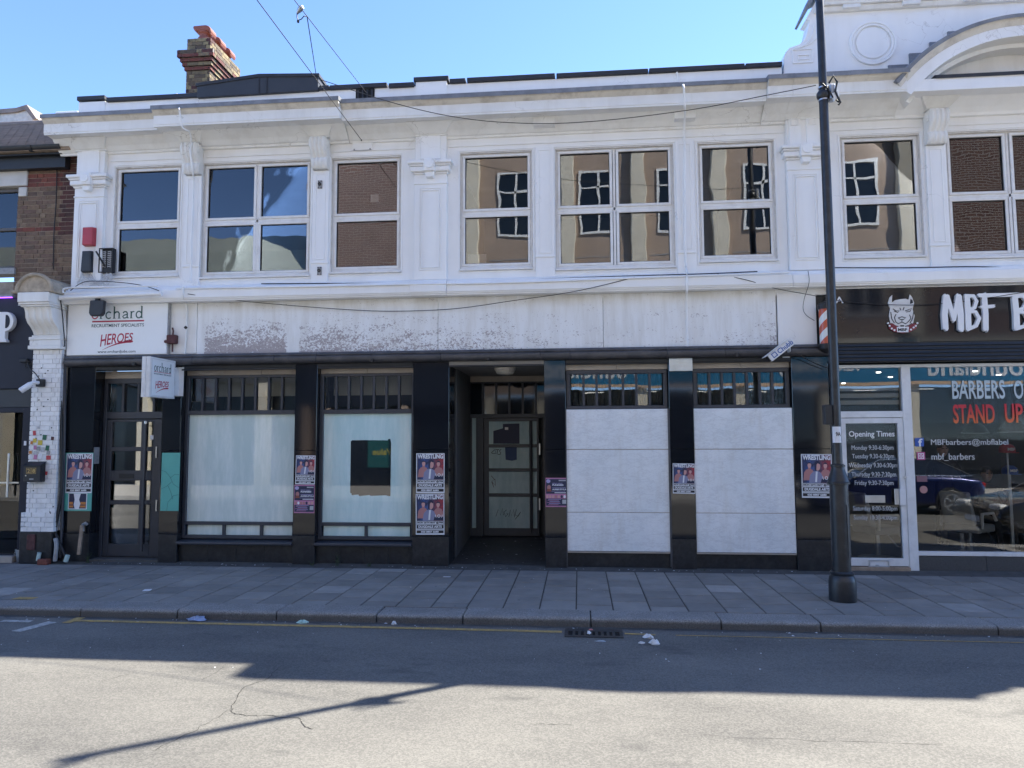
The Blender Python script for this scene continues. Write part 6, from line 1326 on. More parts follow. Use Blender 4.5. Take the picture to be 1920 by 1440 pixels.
# comedy night posters
def comedy(pxa, pya, pxb, pyb, Y, label):
    x0, x1, z0, z1 = bx(pxa, pya, pxb, pyb, Y); w, h = x1 - x0, z1 - z0; X = lambda u: x0 + w * u; Z = lambda v: z0 + h * v
    t = thing('comedy_poster', label, 'poster', ((x0 + x1) / 2, Y, z0), 'comedy night posters')
    MB().box(x0, x1, Y, Y + .003, z0, z1).build('sheet', 'print_pink', t); pn = MB().box(X(.02), X(.98), Y - .0003, Y - .0001, Z(.04), Z(.96)).build('panel', 'print_navy', t)
    MB().box(X(.02), X(.98), Y - .0006, Y - .0004, Z(.29), Z(.45)).build('photo_strip', 'print_pink', t)
    r = random.Random(int(pxa))
    for i in range(7):
        c = .08 + i * .135; MB().prism([(X(c + .055 * math.cos(2 * math.pi * k / 9)), Z(.355 + .055 * math.sin(2 * math.pi * k / 9))) for k in range(9)], Y - .0009, Y - .0007, 'y').build('portrait', ['paper', 'skin_warm', 'print_hair', 'skin_pale'][r.randrange(4)], pn)
    MB().prism([(X(.13 + .10 * math.cos(2 * math.pi * k / 14)), Z(.885 + .065 * math.sin(2 * math.pi * k / 14))) for k in range(14)], Y - .0007, Y - .0005, 'y').build('logo_disc', 'print_lilac', pn)
    MB().prism([(X(.16 + .09 * math.cos(2 * math.pi * k / 12)), Z(.67 + .085 * math.sin(2 * math.pi * k / 12))) for k in range(12)], Y - .0007, Y - .0005, 'y').build('portrait', 'skin_warm', pn); MB().prism([(X(.05), Z(.53)), (X(.08), Z(.62)), (X(.24), Z(.62)), (X(.28), Z(.53))], Y - .0009, Y - .0007, 'y').build('portrait', 'terracotta', pn)
    text_mb('FRIDAY NIGHT', X(.32), X(.80), Z(.795), Z(.825), Y - .0003, .0004, .03).build('lettering', 'print_lilac', t); text_mb('FUNNIES', X(.32), X(.84), Z(.725), Z(.78), Y - .0003, .0004, .05).build('lettering', 'paper', t)
    text_mb('AURIE STYLA', X(.31), X(.98), Z(.575), Z(.625), Y - .0003, .0004, .05).build('lettering', 'paper', t); MB().box(X(.32), X(.95), Y - .0006, Y - .0004, Z(.648), Z(.662)).build('rule', 'print_lilac', t); MB().box(X(.05), X(.92), Y - .0006, Y - .0004, Z(.530), Z(.538)).build('rule', 'print_lilac', t); MB().box(X(.42), X(.95), Y - .0006, Y - .0004, Z(.475), Z(.50)).build('rule', 'paper', t); MB().box(X(.62), X(.95), Y - .0006, Y - .0004, Z(.89), Z(.93)).build('rule', 'grey_paper', t)
    for i in range(6): c = .36 if i % 2 else .42; e = .30 - .03 * (i % 3); MB().box(X(c - e), X(c + e), Y - .0006, Y - .0004, Z(.255 - i * .036), Z(.270 - i * .036)).build('small_print', 'print_pink' if i % 2 else 'print_lilac', t)
    MB().box(X(.78), X(.96), Y - .0006, Y - .0004, Z(.11), Z(.25)).build('blank_square', 'grey_paper', t)
comedy(551.5, 909, 589.5, 962, -.004, 'pink and navy comedy poster below a wrestling poster between the whitened windows'); comedy(1023, 896, 1063, 950.5, -.004, 'pink and navy comedy poster on the pier right of the recessed doorway')
# ---- alarm box, junction boxes and their cables
def rbox(name, pxa, pya, pxb, pyb, Y0, dep, m, label, cat, taper=0.0):
    x0, x1, z0, z1 = bx(pxa, pya, pxb, pyb, Y0 - dep); mb = MB(); e = taper * (x1 - x0)
    mb.add([(x0, Y0, z0), (x1, Y0, z0), (x1 - e, Y0, z1), (x0 + e, Y0, z1), (x0 + .012, Y0 - dep, z0 + .012), (x1 - .012, Y0 - dep, z0 + .012), (x1 - e - .012, Y0 - dep, z1 - .012), (x0 + e + .012, Y0 - dep, z1 - .012)], [(0, 1, 2, 3), (4, 7, 6, 5), (0, 4, 5, 1), (1, 5, 6, 2), (2, 6, 7, 3), (3, 7, 4, 0)])
    return tag(mb.build(name, m, None, .012, False, 2), label, cat)
rbox('alarm_box', 152.5, 424.5, 174, 460, -.085, .09, 'red_box', 'faded red alarm box on the left white pilaster', 'alarm box')
rbox('junction_box', 150, 469, 171, 510, -.085, .07, 'shutter', 'plain dark grey junction box under the red alarm box', 'junction box', .07)
x0, x1, z0, z1 = bx(187.5, 466, 214, 512, -.05); sb = thing('splice_box', 'open black cable splice box with coiled white wires', 'junction box', ((x0 + x1) / 2, -.05, z0)); MB().box(x0, x1, -.05, -.001, z0, z1).build('back', 'black', sb, .01); MB().frame(x0, x1, z0, z1, .018, -.09, -.051).build('rim', 'black', sb, .004)
for i in range(9):
    for s in (0, 1): cx = x0 + (x1 - x0) * (.32 + .38 * s); cz = z0 + (z1 - z0) * (.25 + i * .075); MB().tube([(cx + .03 * math.cos(a_), -.065 - .012 * math.sin(a_), cz + .008 * math.sin(a_ * 2)) for a_ in [2 * math.pi * k / 8 for k in range(9)]], .004, 5).build('wire_coil', 'white_cable', sb)
A = V3(180, 471, -.16); Bq = V3(197, 500, -.07); MB().tube([A, Bq], .014, 8).build('lid_arm', 'black', sb, 0, True)
rc = random.Random(4)
def wires(name, p0, spread, ends, n, label):
    mb = MB()
    for i in range(n):
        a = V3(p0[0] + rc.uniform(-spread, spread), p0[1] + rc.uniform(-2, 2), -.07); e = ends[i % len(ends)]; d = V3(e[0] + rc.uniform(-8, 8), e[1] + rc.uniform(-4, 4), -.12); m1 = V3(p0[0] + rc.uniform(-spread * 1.6, spread * 1.6), (p0[1] + e[1]) / 2 + rc.uniform(-6, 12), -.12 - rc.uniform(0, .06)); pts = []
        for k in range(9): t = k / 8; pts.append(a * (1 - t) ** 2 + m1 * 2 * t * (1 - t) + d * t * t)
        mb.tube(pts, .005, 5)
    o = tag(mb.build(name, 'white_cable', None, 0, True), label, 'cables'); o['kind'] = 'stuff'; return o
wires('cable_tangle', (162, 510), 9, [(150, 532), (172, 531), (185, 533)], 16, 'tangle of thin white cables below the plain junction box'); wires('cable_tangle', (200, 513), 10, [(175, 532), (196, 534), (212, 530)], 16, 'tangle of thin white cables below the open splice box')
def run(name, pts, r, m, label, cat='cable', smooth_n=6, group=None):
    P = [V3(*p) for p in pts]; out = []
    for i in range(len(P) - 1):
        p0, p1, p2, p3 = P[max(i - 1, 0)], P[i], P[i + 1], P[min(i + 2, len(P) - 1)]
        for k in range(smooth_n):
            t = k / smooth_n; out.append(.5 * ((2 * p1) + (p2 - p0) * t + (2 * p0 - 5 * p1 + 4 * p2 - p3) * t * t + (3 * p1 - p0 - 3 * p2 + p3) * t ** 3))
    out.append(P[-1]); return tag(MB().tube(out, r, 6 if r < .012 else 10).build(name, m, None, 0, True), label, cat, group)
run('black_cable', [(113, 560, -.24), (116, 580, -.2), (121, 640, -.14), (120, 650, -.12)], .008, 'cable', 'black cable running down beside the white pier corbel')
run('black_cable', [(132, 545, -.26), (150, 532, -.23), (172, 527, -.21), (230, 530, -.21), (270, 536, -.21), (298, 545, -.22)], .006, 'cable', 'black cable looping over the string course above the recruitment sign')
run('black_cable', [(352, 551, -.21), (430, 562, -.14), (560, 574, -.06), (700, 583, -.04), (800, 582, -.04), (870, 577, -.05), (960, 564, -.1), (1080, 546, -.21), (1190, 520, -.2)], .005, 'cable', 'slack black cable drooping across the peeling fascia')
run('black_cable', [(1345, 514, -.16), (1400, 525, -.21), (1450, 540, -.15), (1520, 553, -.12), (1590, 566, -.1), (1700, 572, -.1), (1800, 566, -.1), (1920, 548, -.12), (1990, 538, -.12)], .005, 'cable', 'slack black cable crossing the barber sign panel')
run('black_cable', [(490, 532, -.13), (700, 531, -.13), (820, 528, -.13), (960, 525, -.13), (1130, 519, -.13), (1330, 513, -.13), (1420, 509, -.13)], .008, 'cable', 'black cable lying along the top of the string course')
run('black_cable', [(1562, 502, -.13), (1700, 502, -.13), (1830, 500, -.13), (1920, 504, -.13)], .008, 'cable', 'black cable lying on the string course above the barber sign')
run('black_cable', [(107, 300, .13), (105, 380, .13), (101, 440, .13), (100, 505, .13)], .008, 'cable', 'black cable hanging down the brown brick wall')
run('thin_wire', [(1515, 508, -.22), (1517, 530, -.22), (1508, 560, -.1), (1506, 580, -.08), (1513, 592, -.05), (1527, 601, -.05)], .004, 'cable', 'thin dark wire loop on the white board left of the barber pole')
for i, px_ in enumerate((1516, 1534)): MB().tube([V3(px_, 506, -.215), V3(px_ + 1, 536, -.215)], .006, 6)
# white conduits
run('white_conduit', [(331, 175, -.02), (334, 200, -.03), (336, 203, -.60), (337, 212, -.62), (341, 236, -.55), (347, 243, -.5), (355, 248, -.42), (359, 268, -.26), (357, 285, -.26), (361, 318, -.2), (363, 336, -.07), (362, 345, -.07), (361, 400, -.07), (359, 445, -.07), (358, 480, -.07), (357, 530, -.07)], .013, 'white_paint', 'white painted conduit snaking down the bracket between the two leftmost windows', 'conduit', 4)
run('white_conduit', [(343, 538, -.22), (343, 556, -.22), (346, 566, -.08), (350, 580, -.03), (349, 620, -.03), (346, 664, -.03)], .014, 'white_stone', 'white conduit beside the maroon switch box', 'conduit')
run('white_conduit', [(1269, 135, -.02), (1273, 158, -.03), (1281, 160, -.52), (1283, 180, -.50), (1284, 203, -.45), (1284, 218, -.26), (1283, 240, -.10), (1283, 264, -.05), (1284, 285, -.07), (1284, 400, -.07), (1285, 470, -.07), (1287, 505, -.07), (1288, 512, -.22), (1288, 545, -.22), (1287, 551, -.03), (1288, 600, -.03), (1289, 656, -.05)], .015, 'white_paint', 'white conduit running from parapet to canopy at the right hand bay', 'conduit', 4)
run('white_conduit', [(113, 559, -.27), (150, 557, -.27), (220, 554, -.27), (303, 550.5, -.27)], .034, 'white_paint', 'thick white pipe along the string course above the recruitment sign', 'pipe')
run('white_conduit', [(118, 549, -.25), (126, 540, -.25), (200, 538, -.25), (296, 536, -.24)], .014, 'white_paint', 'thin white pipe along the string course above the thick one', 'pipe')
run('white_conduit', [(121, 567, -.06), (122, 600, -.06), (123, 628, -.06), (119, 642, -.05), (116, 640, -.05)], .018, 'white_stone', 'grey white hooked pipe between pier and recruitment sign', 'pipe')
run('long_conduit', [(330, 541, -.215), (600, 537, -.215), (777, 533, -.22), (960, 530, -.215), (1280, 518, -.215), (1480, 511, -.215)], .012, 'white_paint', 'long thin white conduit clipped along the string course', 'conduit')
# floodlight hanging over the sign
x0, x1, z0, z1 = bx(166, 563, 192, 592, -.30); fl_ = thing('floodlight', 'dark square floodlight hanging over the letter o of the recruitment sign', 'floodlight', ((x0 + x1) / 2, -.25, z0)); MB().prism([(x0, z0 + .05), (x0 + .03, z0), (x1 - .03, z0), (x1, z0 + .04), (x1 + .01, z1), (x0 + .01, z1)], -.30, -.22, 'y').build('housing', 'shutter', fl_, .012); MB().box(x0 + .08, x0 + .12, -.27, -.20, z1, z1 + .06).build('bracket', 'black', fl_)
# maroon switch box
X, Z = U(322, 637, -.06); t = thing('switch_box', 'old maroon iron switch box on the wall right of the recruitment sign', 'switch box', (X, -.05, Z - .2)); MB().box(X - .07, X + .08, -.10, -.005, Z - .065, Z + .075).build('case', 'rust', t, .012); MB().tube([(X + .01, -.05, Z + .07), (X + .015, -.05, Z + .14), (X + .0, -.05, Z + .19)], .013, 8).build('upper_pipe', 'rust', t, 0, True); MB().tube([(X + .01, -.05, Z - .06), (X + .012, -.05, Z - .19)], .012, 8).build('lower_pipe', 'rust', t, 0, True); MB().ydisc(X - .085, Z - .03, -.09, -.03, .025, 10).build('knob', 'rust', t)
X, Z = U(348, 614, -.05); tag(MB().prism([(X - .03, Z), (X, Z + .028), (X + .03, Z), (X, Z - .028)], -.06, -.035, 'y').build('junction_clip', 'iron', None, .005), 'small dark diamond clip on the white conduit', 'clip')
# wall plates
x0, x1, z0, z1 = bx(661, 258, 698, 283, -.02); t = thing('anchor_plate', 'white wall plate anchoring the overhead span wire', 'plate', ((x0 + x1) / 2, -.02, z0)); MB().box(x0, x1, -.022, -.001, z0, z1).build('plate', 'white_paint', t, .003)
for u in (.1, .9):
    for v in (.12, .88): MB().ydisc(x0 + (x1 - x0) * u, z0 + (z1 - z0) * v, -.03, -.021, .012, 8).build('bolt', 'bracket', t)
X, Z = U(678, 262, -.05); MB().tube([(X, -.02, Z + .06), (X, -.06, Z + .03), (X, -.06, Z - .02)], .012, 8).build('eye_bolt', 'iron', t)
for (p, lb) in (((600, 346), 'upper of two small steel sockets on the narrow pilaster'), ((599, 508), 'lower of two small steel sockets on the narrow pilaster')):
    X, Z = U(*p, -.05); t = thing('steel_socket', lb, 'bracket', (X, -.045, Z - .06)); MB().box(X - .035, X + .035, -.056, -.041, Z - .065, Z + .065).build('plate', 'bracket', t, .003); MB().ydisc(X - .003, Z + .005, -.075, -.055, .026, 12, .014).build('ring', 'iron', t)
    for s in (-1, 1):
        for q in (-1, 1): MB().ydisc(X + s * .022, Z + q * .052, -.062, -.055, .008, 6).build('bolt', 'ink', t)
# ---- overhead wires
def wire(name, a, b, r, label, sag=0.0, n=14, m='cable'):
    a, b = Vector(a), Vector(b); pts = [a.lerp(b, i / n) - Vector((0, 0, sag * 4 * (i / n) * (1 - i / n))) for i in range(n + 1)]
    return tag(MB().tube(pts, r, 6).build(name, m, None, 0, True), label, 'wire')
A = V3(678, 263, -.06); q = V3(597, 147, -1.6)
wire('span_wire', A, A + (V3(482, 0, -4.2) - A) * 1.6, .0048, 'steel span wire from the wall plate up across the street')
A2 = V3(690, 178, -.02); T2 = V3(552, 0, -3.6); wire('span_wire', A2, A2 + (T2 - A2) * 1.4, .0045, 'span wire from the parapet vent carrying the grey insulator'); tp_ = V3(576, 33, -2.9)
wire('tie_wire', tp_, V3(593, 142, -.06), .006, 'short tie wire from the insulator down to the black roof cladding')
kk = [V3(597, 148, -.64), V3(745, 195, -.72), V3(870, 222, -.8), V3(1000, 231.5, -.92), V3(1130, 226, -1.1), V3(1300, 205, -1.35), V3(1430, 180, -1.6), V3(1530, 160, -1.72)]
pts = []
for i in range(len(kk) - 1):
    p0, p1, p2, p3 = kk[max(i - 1, 0)], kk[i], kk[i + 1], kk[min(i + 2, len(kk) - 1)]
    for k in range(6): t = k / 6; pts.append(.5 * ((2 * p1) + (p2 - p0) * t + (2 * p0 - 5 * p1 + 4 * p2 - p3) * t * t + (3 * p1 - p0 - 3 * p2 + p3) * t ** 3))
pts.append(kk[-1]); tag(MB().tube(pts, .0055, 6).build('overhead_cable', 'cable', None, 0, True), 'sagging black cable from the roof to the lamp post', 'cable')
ia, ib = V3(566, 13, -3.05), V3(557, 25, -3.0); t = thing('insulator', 'grey bulb shaped insulator hanging on the span wire against the sky', 'insulator', ib); MB().tube([ia + Vector((0, 0, .02)), ia, ia.lerp(ib, .4), ia.lerp(ib, .7), ib], [.006, .026, .03, .022, .014], 12).build('bulb', 'zinc', t, 0, True); MB().tube([ib, V3(557, 33, -3), V3(559, 38, -3), V3(565, 36, -3), V3(570, 30, -3), V3(575, 31, -2.95)], .006, 6).build('loop', 'cable', t, 0, True); MB().lathe([(.004, V3(559, 40, -3).z - .02), (.015, V3(559, 40, -3).z - .01), (.015, V3(559, 40, -3).z + .012), (.004, V3(559, 40, -3).z + .02)], V3(559, 40, -3).x, -3.0, 8).build('clamp', 'iron', t)
# ---- lamp post
LX, LYp = 3.035, -1.75; Zl = lambda py, px_=1575: U(px_, py, LYp)[1]
lp = thing('lamp_post', 'tall black painted street lamp post with flared collar in front of the barber shop', 'lamp post', (LX, LYp, 0))
MB().lathe([(.150, 0), (.152, .02), (.150, .22), (.140, .27), (.125, .295), (.130, .305), (.132, .325), (.118, .34)], LX, LYp, 28).build('base', 'lamp_paint', lp, 0, True)
zc = Zl(906); MB().lathe([(.104, .34), (.100, zc - .02), (.100, zc - .01)], LX, LYp, 28).build('lower_column', 'lamp_paint', lp, 0, True)
MB().lathe([(.10, zc - .012), (.128, zc - .008), (.128, zc + .012), (.118, zc + .02), (.11, zc + .06), (.085, zc + .13), (.075, zc + .17), (.074, zc + .19), (.082, zc + .195), (.082, zc + .215), (.06, zc + .225)], LX, LYp, 28).build('collar', 'lamp_paint', lp, 0, True)
z2 = Zl(178, 1548); MB().lathe([(.055, zc + .2), (.053, z2 - .05), (.052, z2)], LX, LYp, 24).build('upper_column', 'lamp_paint', lp, 0, True); MB().lathe([(.052, z2 - .06), (.065, z2 - .05), (.078, z2 - .02), (.078, z2 + .02), (.06, z2 + .05), (.045, z2 + .06)], LX, LYp, 24).build('joint_collar', 'lamp_paint', lp, 0, True); MB().lathe([(.047, z2), (.045, 8.25), (.02, 8.30)], LX, LYp, 24).build('top_column', 'lamp_paint', lp, 0, True)
MB().tube([(LX, LYp, 8.0), (LX, LYp - .15, 8.2), (LX, LYp - .5, 8.32), (LX, LYp - 1.0, 8.36)], .03, 10).build('outreach_arm', 'lamp_paint', lp, 0, True); MB().box(LX - .10, LX + .10, LYp - 1.45, LYp - .85, 8.28, 8.42).build('lantern', 'lamp_paint', lp, .03, False, 2)
a0 = R(-60); MB().add([], []).prism([(LX + .101 * math.cos(R(a_)), LYp + .101 * math.sin(R(a_))) for a_ in range(-62, 20, 8)] + [(LX + .108 * math.cos(R(a_)), LYp + .108 * math.sin(R(a_))) for a_ in range(18, -64, -8)], Zl(1045), Zl(945), 'z').build('access_door', 'lamp_paint', lp)
X, Z = U(1555, 778, LYp - .03); MB().box(LX - .14, LX - .05, LYp - .05, LYp + .05, Zl(796), Zl(759)).build('control_box', 'black', lp, .008)
z0, z1 = Zl(830), Zl(800); st = MB(); nn = 8; va = [(LX + .0565 * math.cos(R(200 + 14 * i)), LYp + .0565 * math.sin(R(200 + 14 * i))) for i in range(nn + 1)]; st.v = [(u, v, z0) for u, v in va] + [(u, v, z1) for u, v in va]; st.f = [(i, i + 1, nn + 2 + i, nn + 1 + i) for i in range(nn)]; st.build('number_plate', 'paper', lp)
zz0, zz1 = Zl(818), Zl(810); text_mb('9A', LX - .028, LX + .028, zz0, zz1, LYp - .0575, .001, .02).build('lettering', 'ink', lp)
for pz in (Zl(165, 1548), Zl(188, 1548)): MB().lathe([(.0555, pz - .008), (.060, pz - .008), (.060, pz + .008), (.0555, pz + .008)], LX, LYp, 20).build('strap', 'steel', lp)
zj = Zl(172, 1560); MB().box(LX + .06, LX + .13, LYp - .06, LYp + .05, zj - .12, zj + .08).build('junction_case', 'zinc', lp, .015); MB().prism([(LX + .07, zj - .06), (LX + .15, zj - .02), (LX + .16, zj - .10), (LX + .10, zj - .16)], LYp - .08, LYp - .04, 'y').build('junction_lid', 'alu', lp, .006)
MB().tube([(LX + .05, LYp - .06, zj + .08), (LX + .10, LYp - .08, zj + .16), (LX + .14, LYp - .08, zj + .08), (LX + .11, LYp - .09, zj - .04), (LX + .17, LYp - .08, zj - .18), (LX + .15, LYp - .06, zj - .2)], .012, 8).build('cable_loop', 'cable', lp, 0, True); MB().tube([(LX - .05, LYp - .06, zj + .1), (LX + .02, LYp - .075, zj + .02), (LX + .10, LYp - .07, zj - .12), (LX + .16, LYp - .07, zj - .17)], .01, 8).build('cable_loop', 'cable', lp, 0, True)
# ---- barber pole
Xb = U(1548, 610, -.17)[0]; bp0, bp1 = U(1548, 645, -.17)[1], U(1548, 580, -.17)[1]; t = thing('barber_pole', 'red and white striped barber pole light behind the lamp post', 'barber pole', (Xb, -.17, bp0 - .1))
def stripe():
    m, n, l, b = new_mat('barber_stripe'); tc = n.new('ShaderNodeTexCoord'); s = n.new('ShaderNodeSeparateXYZ'); l.new(tc.outputs['Object'], s.inputs[0])
    an = mathn(n, l, 'DIVIDE', mathn(n, l, 'ARCTAN2', s.outputs[1], s.outputs[0]), 2 * math.pi); f = mathn(n, l, 'FRACT', mathn(n, l, 'ADD', mathn(n, l, 'MULTIPLY', s.outputs[2], 4.2), mathn(n, l, 'MULTIPLY', an, -2)))
    l.new(mix(n, l, mathn(n, l, 'GREATER_THAN', f, .5), (.72, .72, .70), (.55, .10, .05)), b.inputs['Base Color']); b.inputs['Roughness'].default_value = .2; return m
MB().lathe([(.085, bp0), (.085, bp1)], Xb, -.17, 24).build('striped_tube', stripe(), t, 0, True); MB().lathe([(.075, bp1), (.10, bp1), (.10, bp1 + .07), (.06, bp1 + .10), (.01, bp1 + .115)], Xb, -.17, 20).build('top_cap', 'black', t, 0, True); MB().lathe([(.02, bp0 - .13), (.07, bp0 - .10), (.10, bp0 - .07), (.10, bp0), (.08, bp0)], Xb, -.17, 20).build('bottom_cap', 'black', t, 0, True); MB().box(Xb - .03, Xb + .03, -.10, -.02, bp0 - .06, bp1 + .05).build('wall_bracket', 'black', t)
# ---- tilted white security light housing
cA, cB = V3(1441, 673, -.30), V3(1484, 640, -.30); ax = (cB - cA); Lc = ax.length; ux = ax.normalized(); uz = Vector((-ux.z, 0, ux.x)); t = thing('security_housing', 'tilted long white security camera housing with blue lettering under the fascia corner', 'security camera', cA)
def loc_mb(mb): mb.v = [tuple(cA + ux * x + Vector((0, y, 0)) + uz * z) for x, y, z in mb.v]; return mb
loc_mb(MB().box(0, Lc, -.06, .06, -.055, .05)).build('housing', 'alu', t, .008); loc_mb(MB().box(-.05, Lc * .9, -.07, .07, .052, .062)).build('sun_shield', 'alu', t, .003); loc_mb(MB().box(-.012, .0, -.05, .05, -.045, .04)).build('lens', 'gasket', t)
loc_mb(text_mb('Chubb', Lc * .36, Lc * .97, -.035, .035, -.0605, .001, .02)).build('lettering', plain('blue_print', (.02, .10, .35), .5), t); loc_mb(MB().frame(Lc * .12, Lc * .30, -.035, .035, .012, -.062, -.0602)).build('logo', bpy.data.materials['blue_print'], t)
MB().tube([cB + Vector((-.03, .03, -.06)), cB + Vector((.0, .12, -.12)), cB + Vector((.0, .28, -.12))], .022, 8).build('arm', 'alu', t, 0, True); MB().box(cB.x - .05, cB.x + .05, -.03, -.01, cB.z - .2, cB.z - .04).build('arm_plate', 'steel', t, .003)
run('black_cable', [(1492, 663, -.2), (1510, 672, -.12), (1530, 682, -.1), (1552, 690, -.1)], .006, 'cable', 'short black cable hanging right of the tilted security camera')
# ---- white cctv camera on the pier
X, Z = U(76, 718, -.16); t = thing('cctv_camera', 'white bullet security camera on a black bracket on the white brick pier', 'security camera', (X, -.15, Z)); MB().box(X - .06, X + .06, -.19, -.122, Z - .06, Z + .06).build('back_box', 'black', t, .008); MB().tube([(X - .01, -.19, Z), (X - .03, -.26, Z + .0), (X - .06, -.29, Z - .02)], .028, 12).build('joint', 'letter_white', t, 0, True); e0 = Vector((X - .05, -.28, Z - .02)); e1 = e0 + Vector((-.11, -.09, -.12)); MB().tube([e0, e0.lerp(e1, .15), e1.lerp(e0, .1), e1], [.035, .046, .046, .042], 16).build('barrel', 'letter_white', t, 0, True); MB().tube([e1 - Vector((-.002, -.002, -.002)), e1 + Vector((-.004, -.004, -.005))], .034, 14).build('lens', 'gasket', t)
run('black_cable', [(76, 714, -.19), (66, 700, -.17), (55, 690, -.10), (50, 670, -.06)], .008, 'cable', 'black cable feeding the white bullet camera')
X, Z = U(55, 683, -.07); t = thing('cable_coil', 'looped black cable coil on the dark fascia left of the pier', 'cable', (X, -.06, Z)); MB().tube([(X + .07 * math.cos(a_) , -.07 - .01 * math.sin(a_ * 3), Z + .05 * math.sin(a_ * 1.3)) for a_ in [k * .5 for k in range(26)]], .007, 6).build('loops', 'cable', t, 0, True); MB().box(X - .16, X - .04, -.09, -.031, Z + .03, Z + .09).build('clip_box', 'black', t, .01)
# ---- letter box no 28
x0, x1, z0, z1 = bx(44, 866, 75, 904, -.24); t = thing('letter_box', 'black metal letter box with number 28 on the white pier', 'letter box', ((x0 + x1) / 2, -.18, z0)); MB().prism([(-.125, z0), (-.24, z0), (-.24, z1 - .05), (-.125, z1)], x0, x1, 'x').build('case', 'black', t, .006); MB().prism([(-.122, z1 + .004), (-.255, z1 - .055), (-.255, z1 - .065), (-.122, z1 - .004)], x0 - .012, x1 + .012, 'x').build('lid', 'black', t, .003)
gold = plain('brass', (.45, .34, .16), .35, .8); xm = (x0 + x1) / 2; zmn = z0 + (z1 - z0) * .54
for s, ch in ((-1, '2'), (1, '8')): cx = xm + s * .042 - .01; MB().frame(cx - .038, cx + .038, zmn - .04, zmn + .05, .005, -.243, -.2402).build('number_frame', gold, t); text_mb(ch, cx - .022, cx + .022, zmn - .026, zmn + .036, -.2402, .002, .02).build('lettering', gold, t)
MB().ydisc(x0 + .045, z0 + .10, -.248, -.24, .011, 10).build('lock', 'steel', t); MB().box(xm - .035, xm + .035, -.2415, -.24, z0 + .035, z0 + .058).build('plate', 'bracket', t)
# ---- bucket, pipes, post at the foot of the pier
X, Yb = G(40, 1054); t = thing('bucket', 'small galvanised bucket with ring handles on the pavement by the white pier', 'bucket', (X, Yb, 0)); MB().lathe([(.062, .002), (.065, .01), (.085, .185), (.092, .19), (.092, .2), (.080, .2), (.06, .03)], X, Yb, 22).build('pail', 'zinc', t, 0, True)
for s in (-1, 1): MB().tube([(X + s * .085 + .004, Yb - .03 + .028 * math.cos(a_), .135 + .028 * math.sin(a_)) for a_ in [2 * math.pi * k / 10 for k in range(11)]], .004, 6).build('ring_handle', 'steel', t, 0, True)
def stub(name, pxa, pya, pxb, pyb, r, m, label, cat, Y=-.17):
    a, b = V3(pxa, pya, Y), V3(pxb, pyb, Y); return tag(MB().tube([a, b], r, 12).build(name, m, None, 0, True), label, cat)
stub('pipe_stub', 74, 1036, 71, 1051, .028, 'pale_plastic', 'pale green pipe stub at the foot of the white pier', 'pipe'); stub('pipe_stub', 127, 1041, 123, 1053, .034, 'pale_plastic', 'wide pale pipe stub left of the leaning timber post', 'pipe', -.1)
run('lead_pipe', [(104, 1010, -.12), (106, 1022, -.15), (105, 1035, -.16), (103, 1052, -.16)], .03, 'bracket', 'crumpled grey lead pipe beside the pier plinth', 'pipe')
run('drain_pipe', [(112, 655, -.06), (112, 700, -.07), (116, 900, -.07), (104, 990, -.06), (108, 1010, -.06), (122, 1042, -.1)], .024, 'black', 'thin black drain pipe running down between pier and granite', 'pipe')
run('drain_pipe', [(122, 665, -.04), (121, 800, -.04), (117, 960, -.04), (113, 1045, -.04)], .022, 'slate_frame', 'dark grey drain pipe against the granite left of the teal board', 'pipe')
a, b = V3(148, 1040, -.10), V3(154, 985, -.06); t = thing('timber_post', 'short weathered timber post leaning on the granite under the wrestling poster', 'post', a); MB().tube([a, b], .032, 4).build('post', 'wood', t, .003); MB().tube([V3(155, 996, -.06), V3(156, 983, -.05), V3(160, 981, -.02), V3(163, 984, .0)], .026, 10).build('elbow_pipe', 'bracket', t, 0, True)
X, Z = U(58, 1018, -.14); tag(MB().box(X - .07, X + .07, -.15, -.131, Z - .11, Z + .13).build('vent_cover', 'rust', None, .02), 'dark maroon iron cover plate on the pier plinth', 'cover plate')
X, Z = U(88, 1046, -.16); tag(MB().box(X - .10, X + .06, -.24, -.14, .002, .085).build('loose_brick', 'red_brick', None, .008), 'loose red brick at the foot of the white pier', 'brick')
X, Z = U(47, 831, -.025); tag(MB().box(X - .02, X + .02, -.026, -.021, Z - .035, Z + .035).build('white_tag', 'paper'), 'small white tag on the dark door frame left of the pier', 'tag')
# ================================================================= the far side of the street (seen mirrored in glass and polished granite)
FY = -17.0
def far_brick(name, c1, c2, mo):
    m, n, l, b = new_mat(name); s = n.new('ShaderNodeSeparateXYZ'); l.new(pos(n, l), s.inputs[0]); c = n.new('ShaderNodeCombineXYZ')
    l.new(mathn(n, l, 'ADD', s.outputs[0], s.outputs[1]), c.inputs[0]); l.new(s.outputs[2], c.inputs[1])
    bt = n.new('ShaderNodeTexBrick'); bt.inputs['Scale'].default_value = 1.0; bt.inputs['Brick Width'].default_value = .29; bt.inputs['Row Height'].default_value = .098; bt.inputs['Mortar Size'].default_value = .016
    bt.inputs['Color1'].default_value = (*c1, 1); bt.inputs['Color2'].default_value = (*c2, 1); bt.inputs['Mortar'].default_value = (*mo, 1); l.new(c.outputs[0], bt.inputs['Vector']); l.new(bt.outputs['Color'], b.inputs['Base Color']); b.inputs['Roughness'].default_value = .85; return m
fbm = far_brick('far_brown_brick', (.135, .068, .055), (.185, .098, .075), (.32, .28, .26)); tanm = mat('tan_render', (.335, .255, .20), .8, .10, .8, .1, 10); crm = mat('cream_column', (.62, .57, .46), .7, .06, 2, .1, 20); fgl = plain('far_window_glass', (.012, .018, .026), .15, 0, .35); fwh = plain('far_window_frame', (.72, .72, .70), .5)
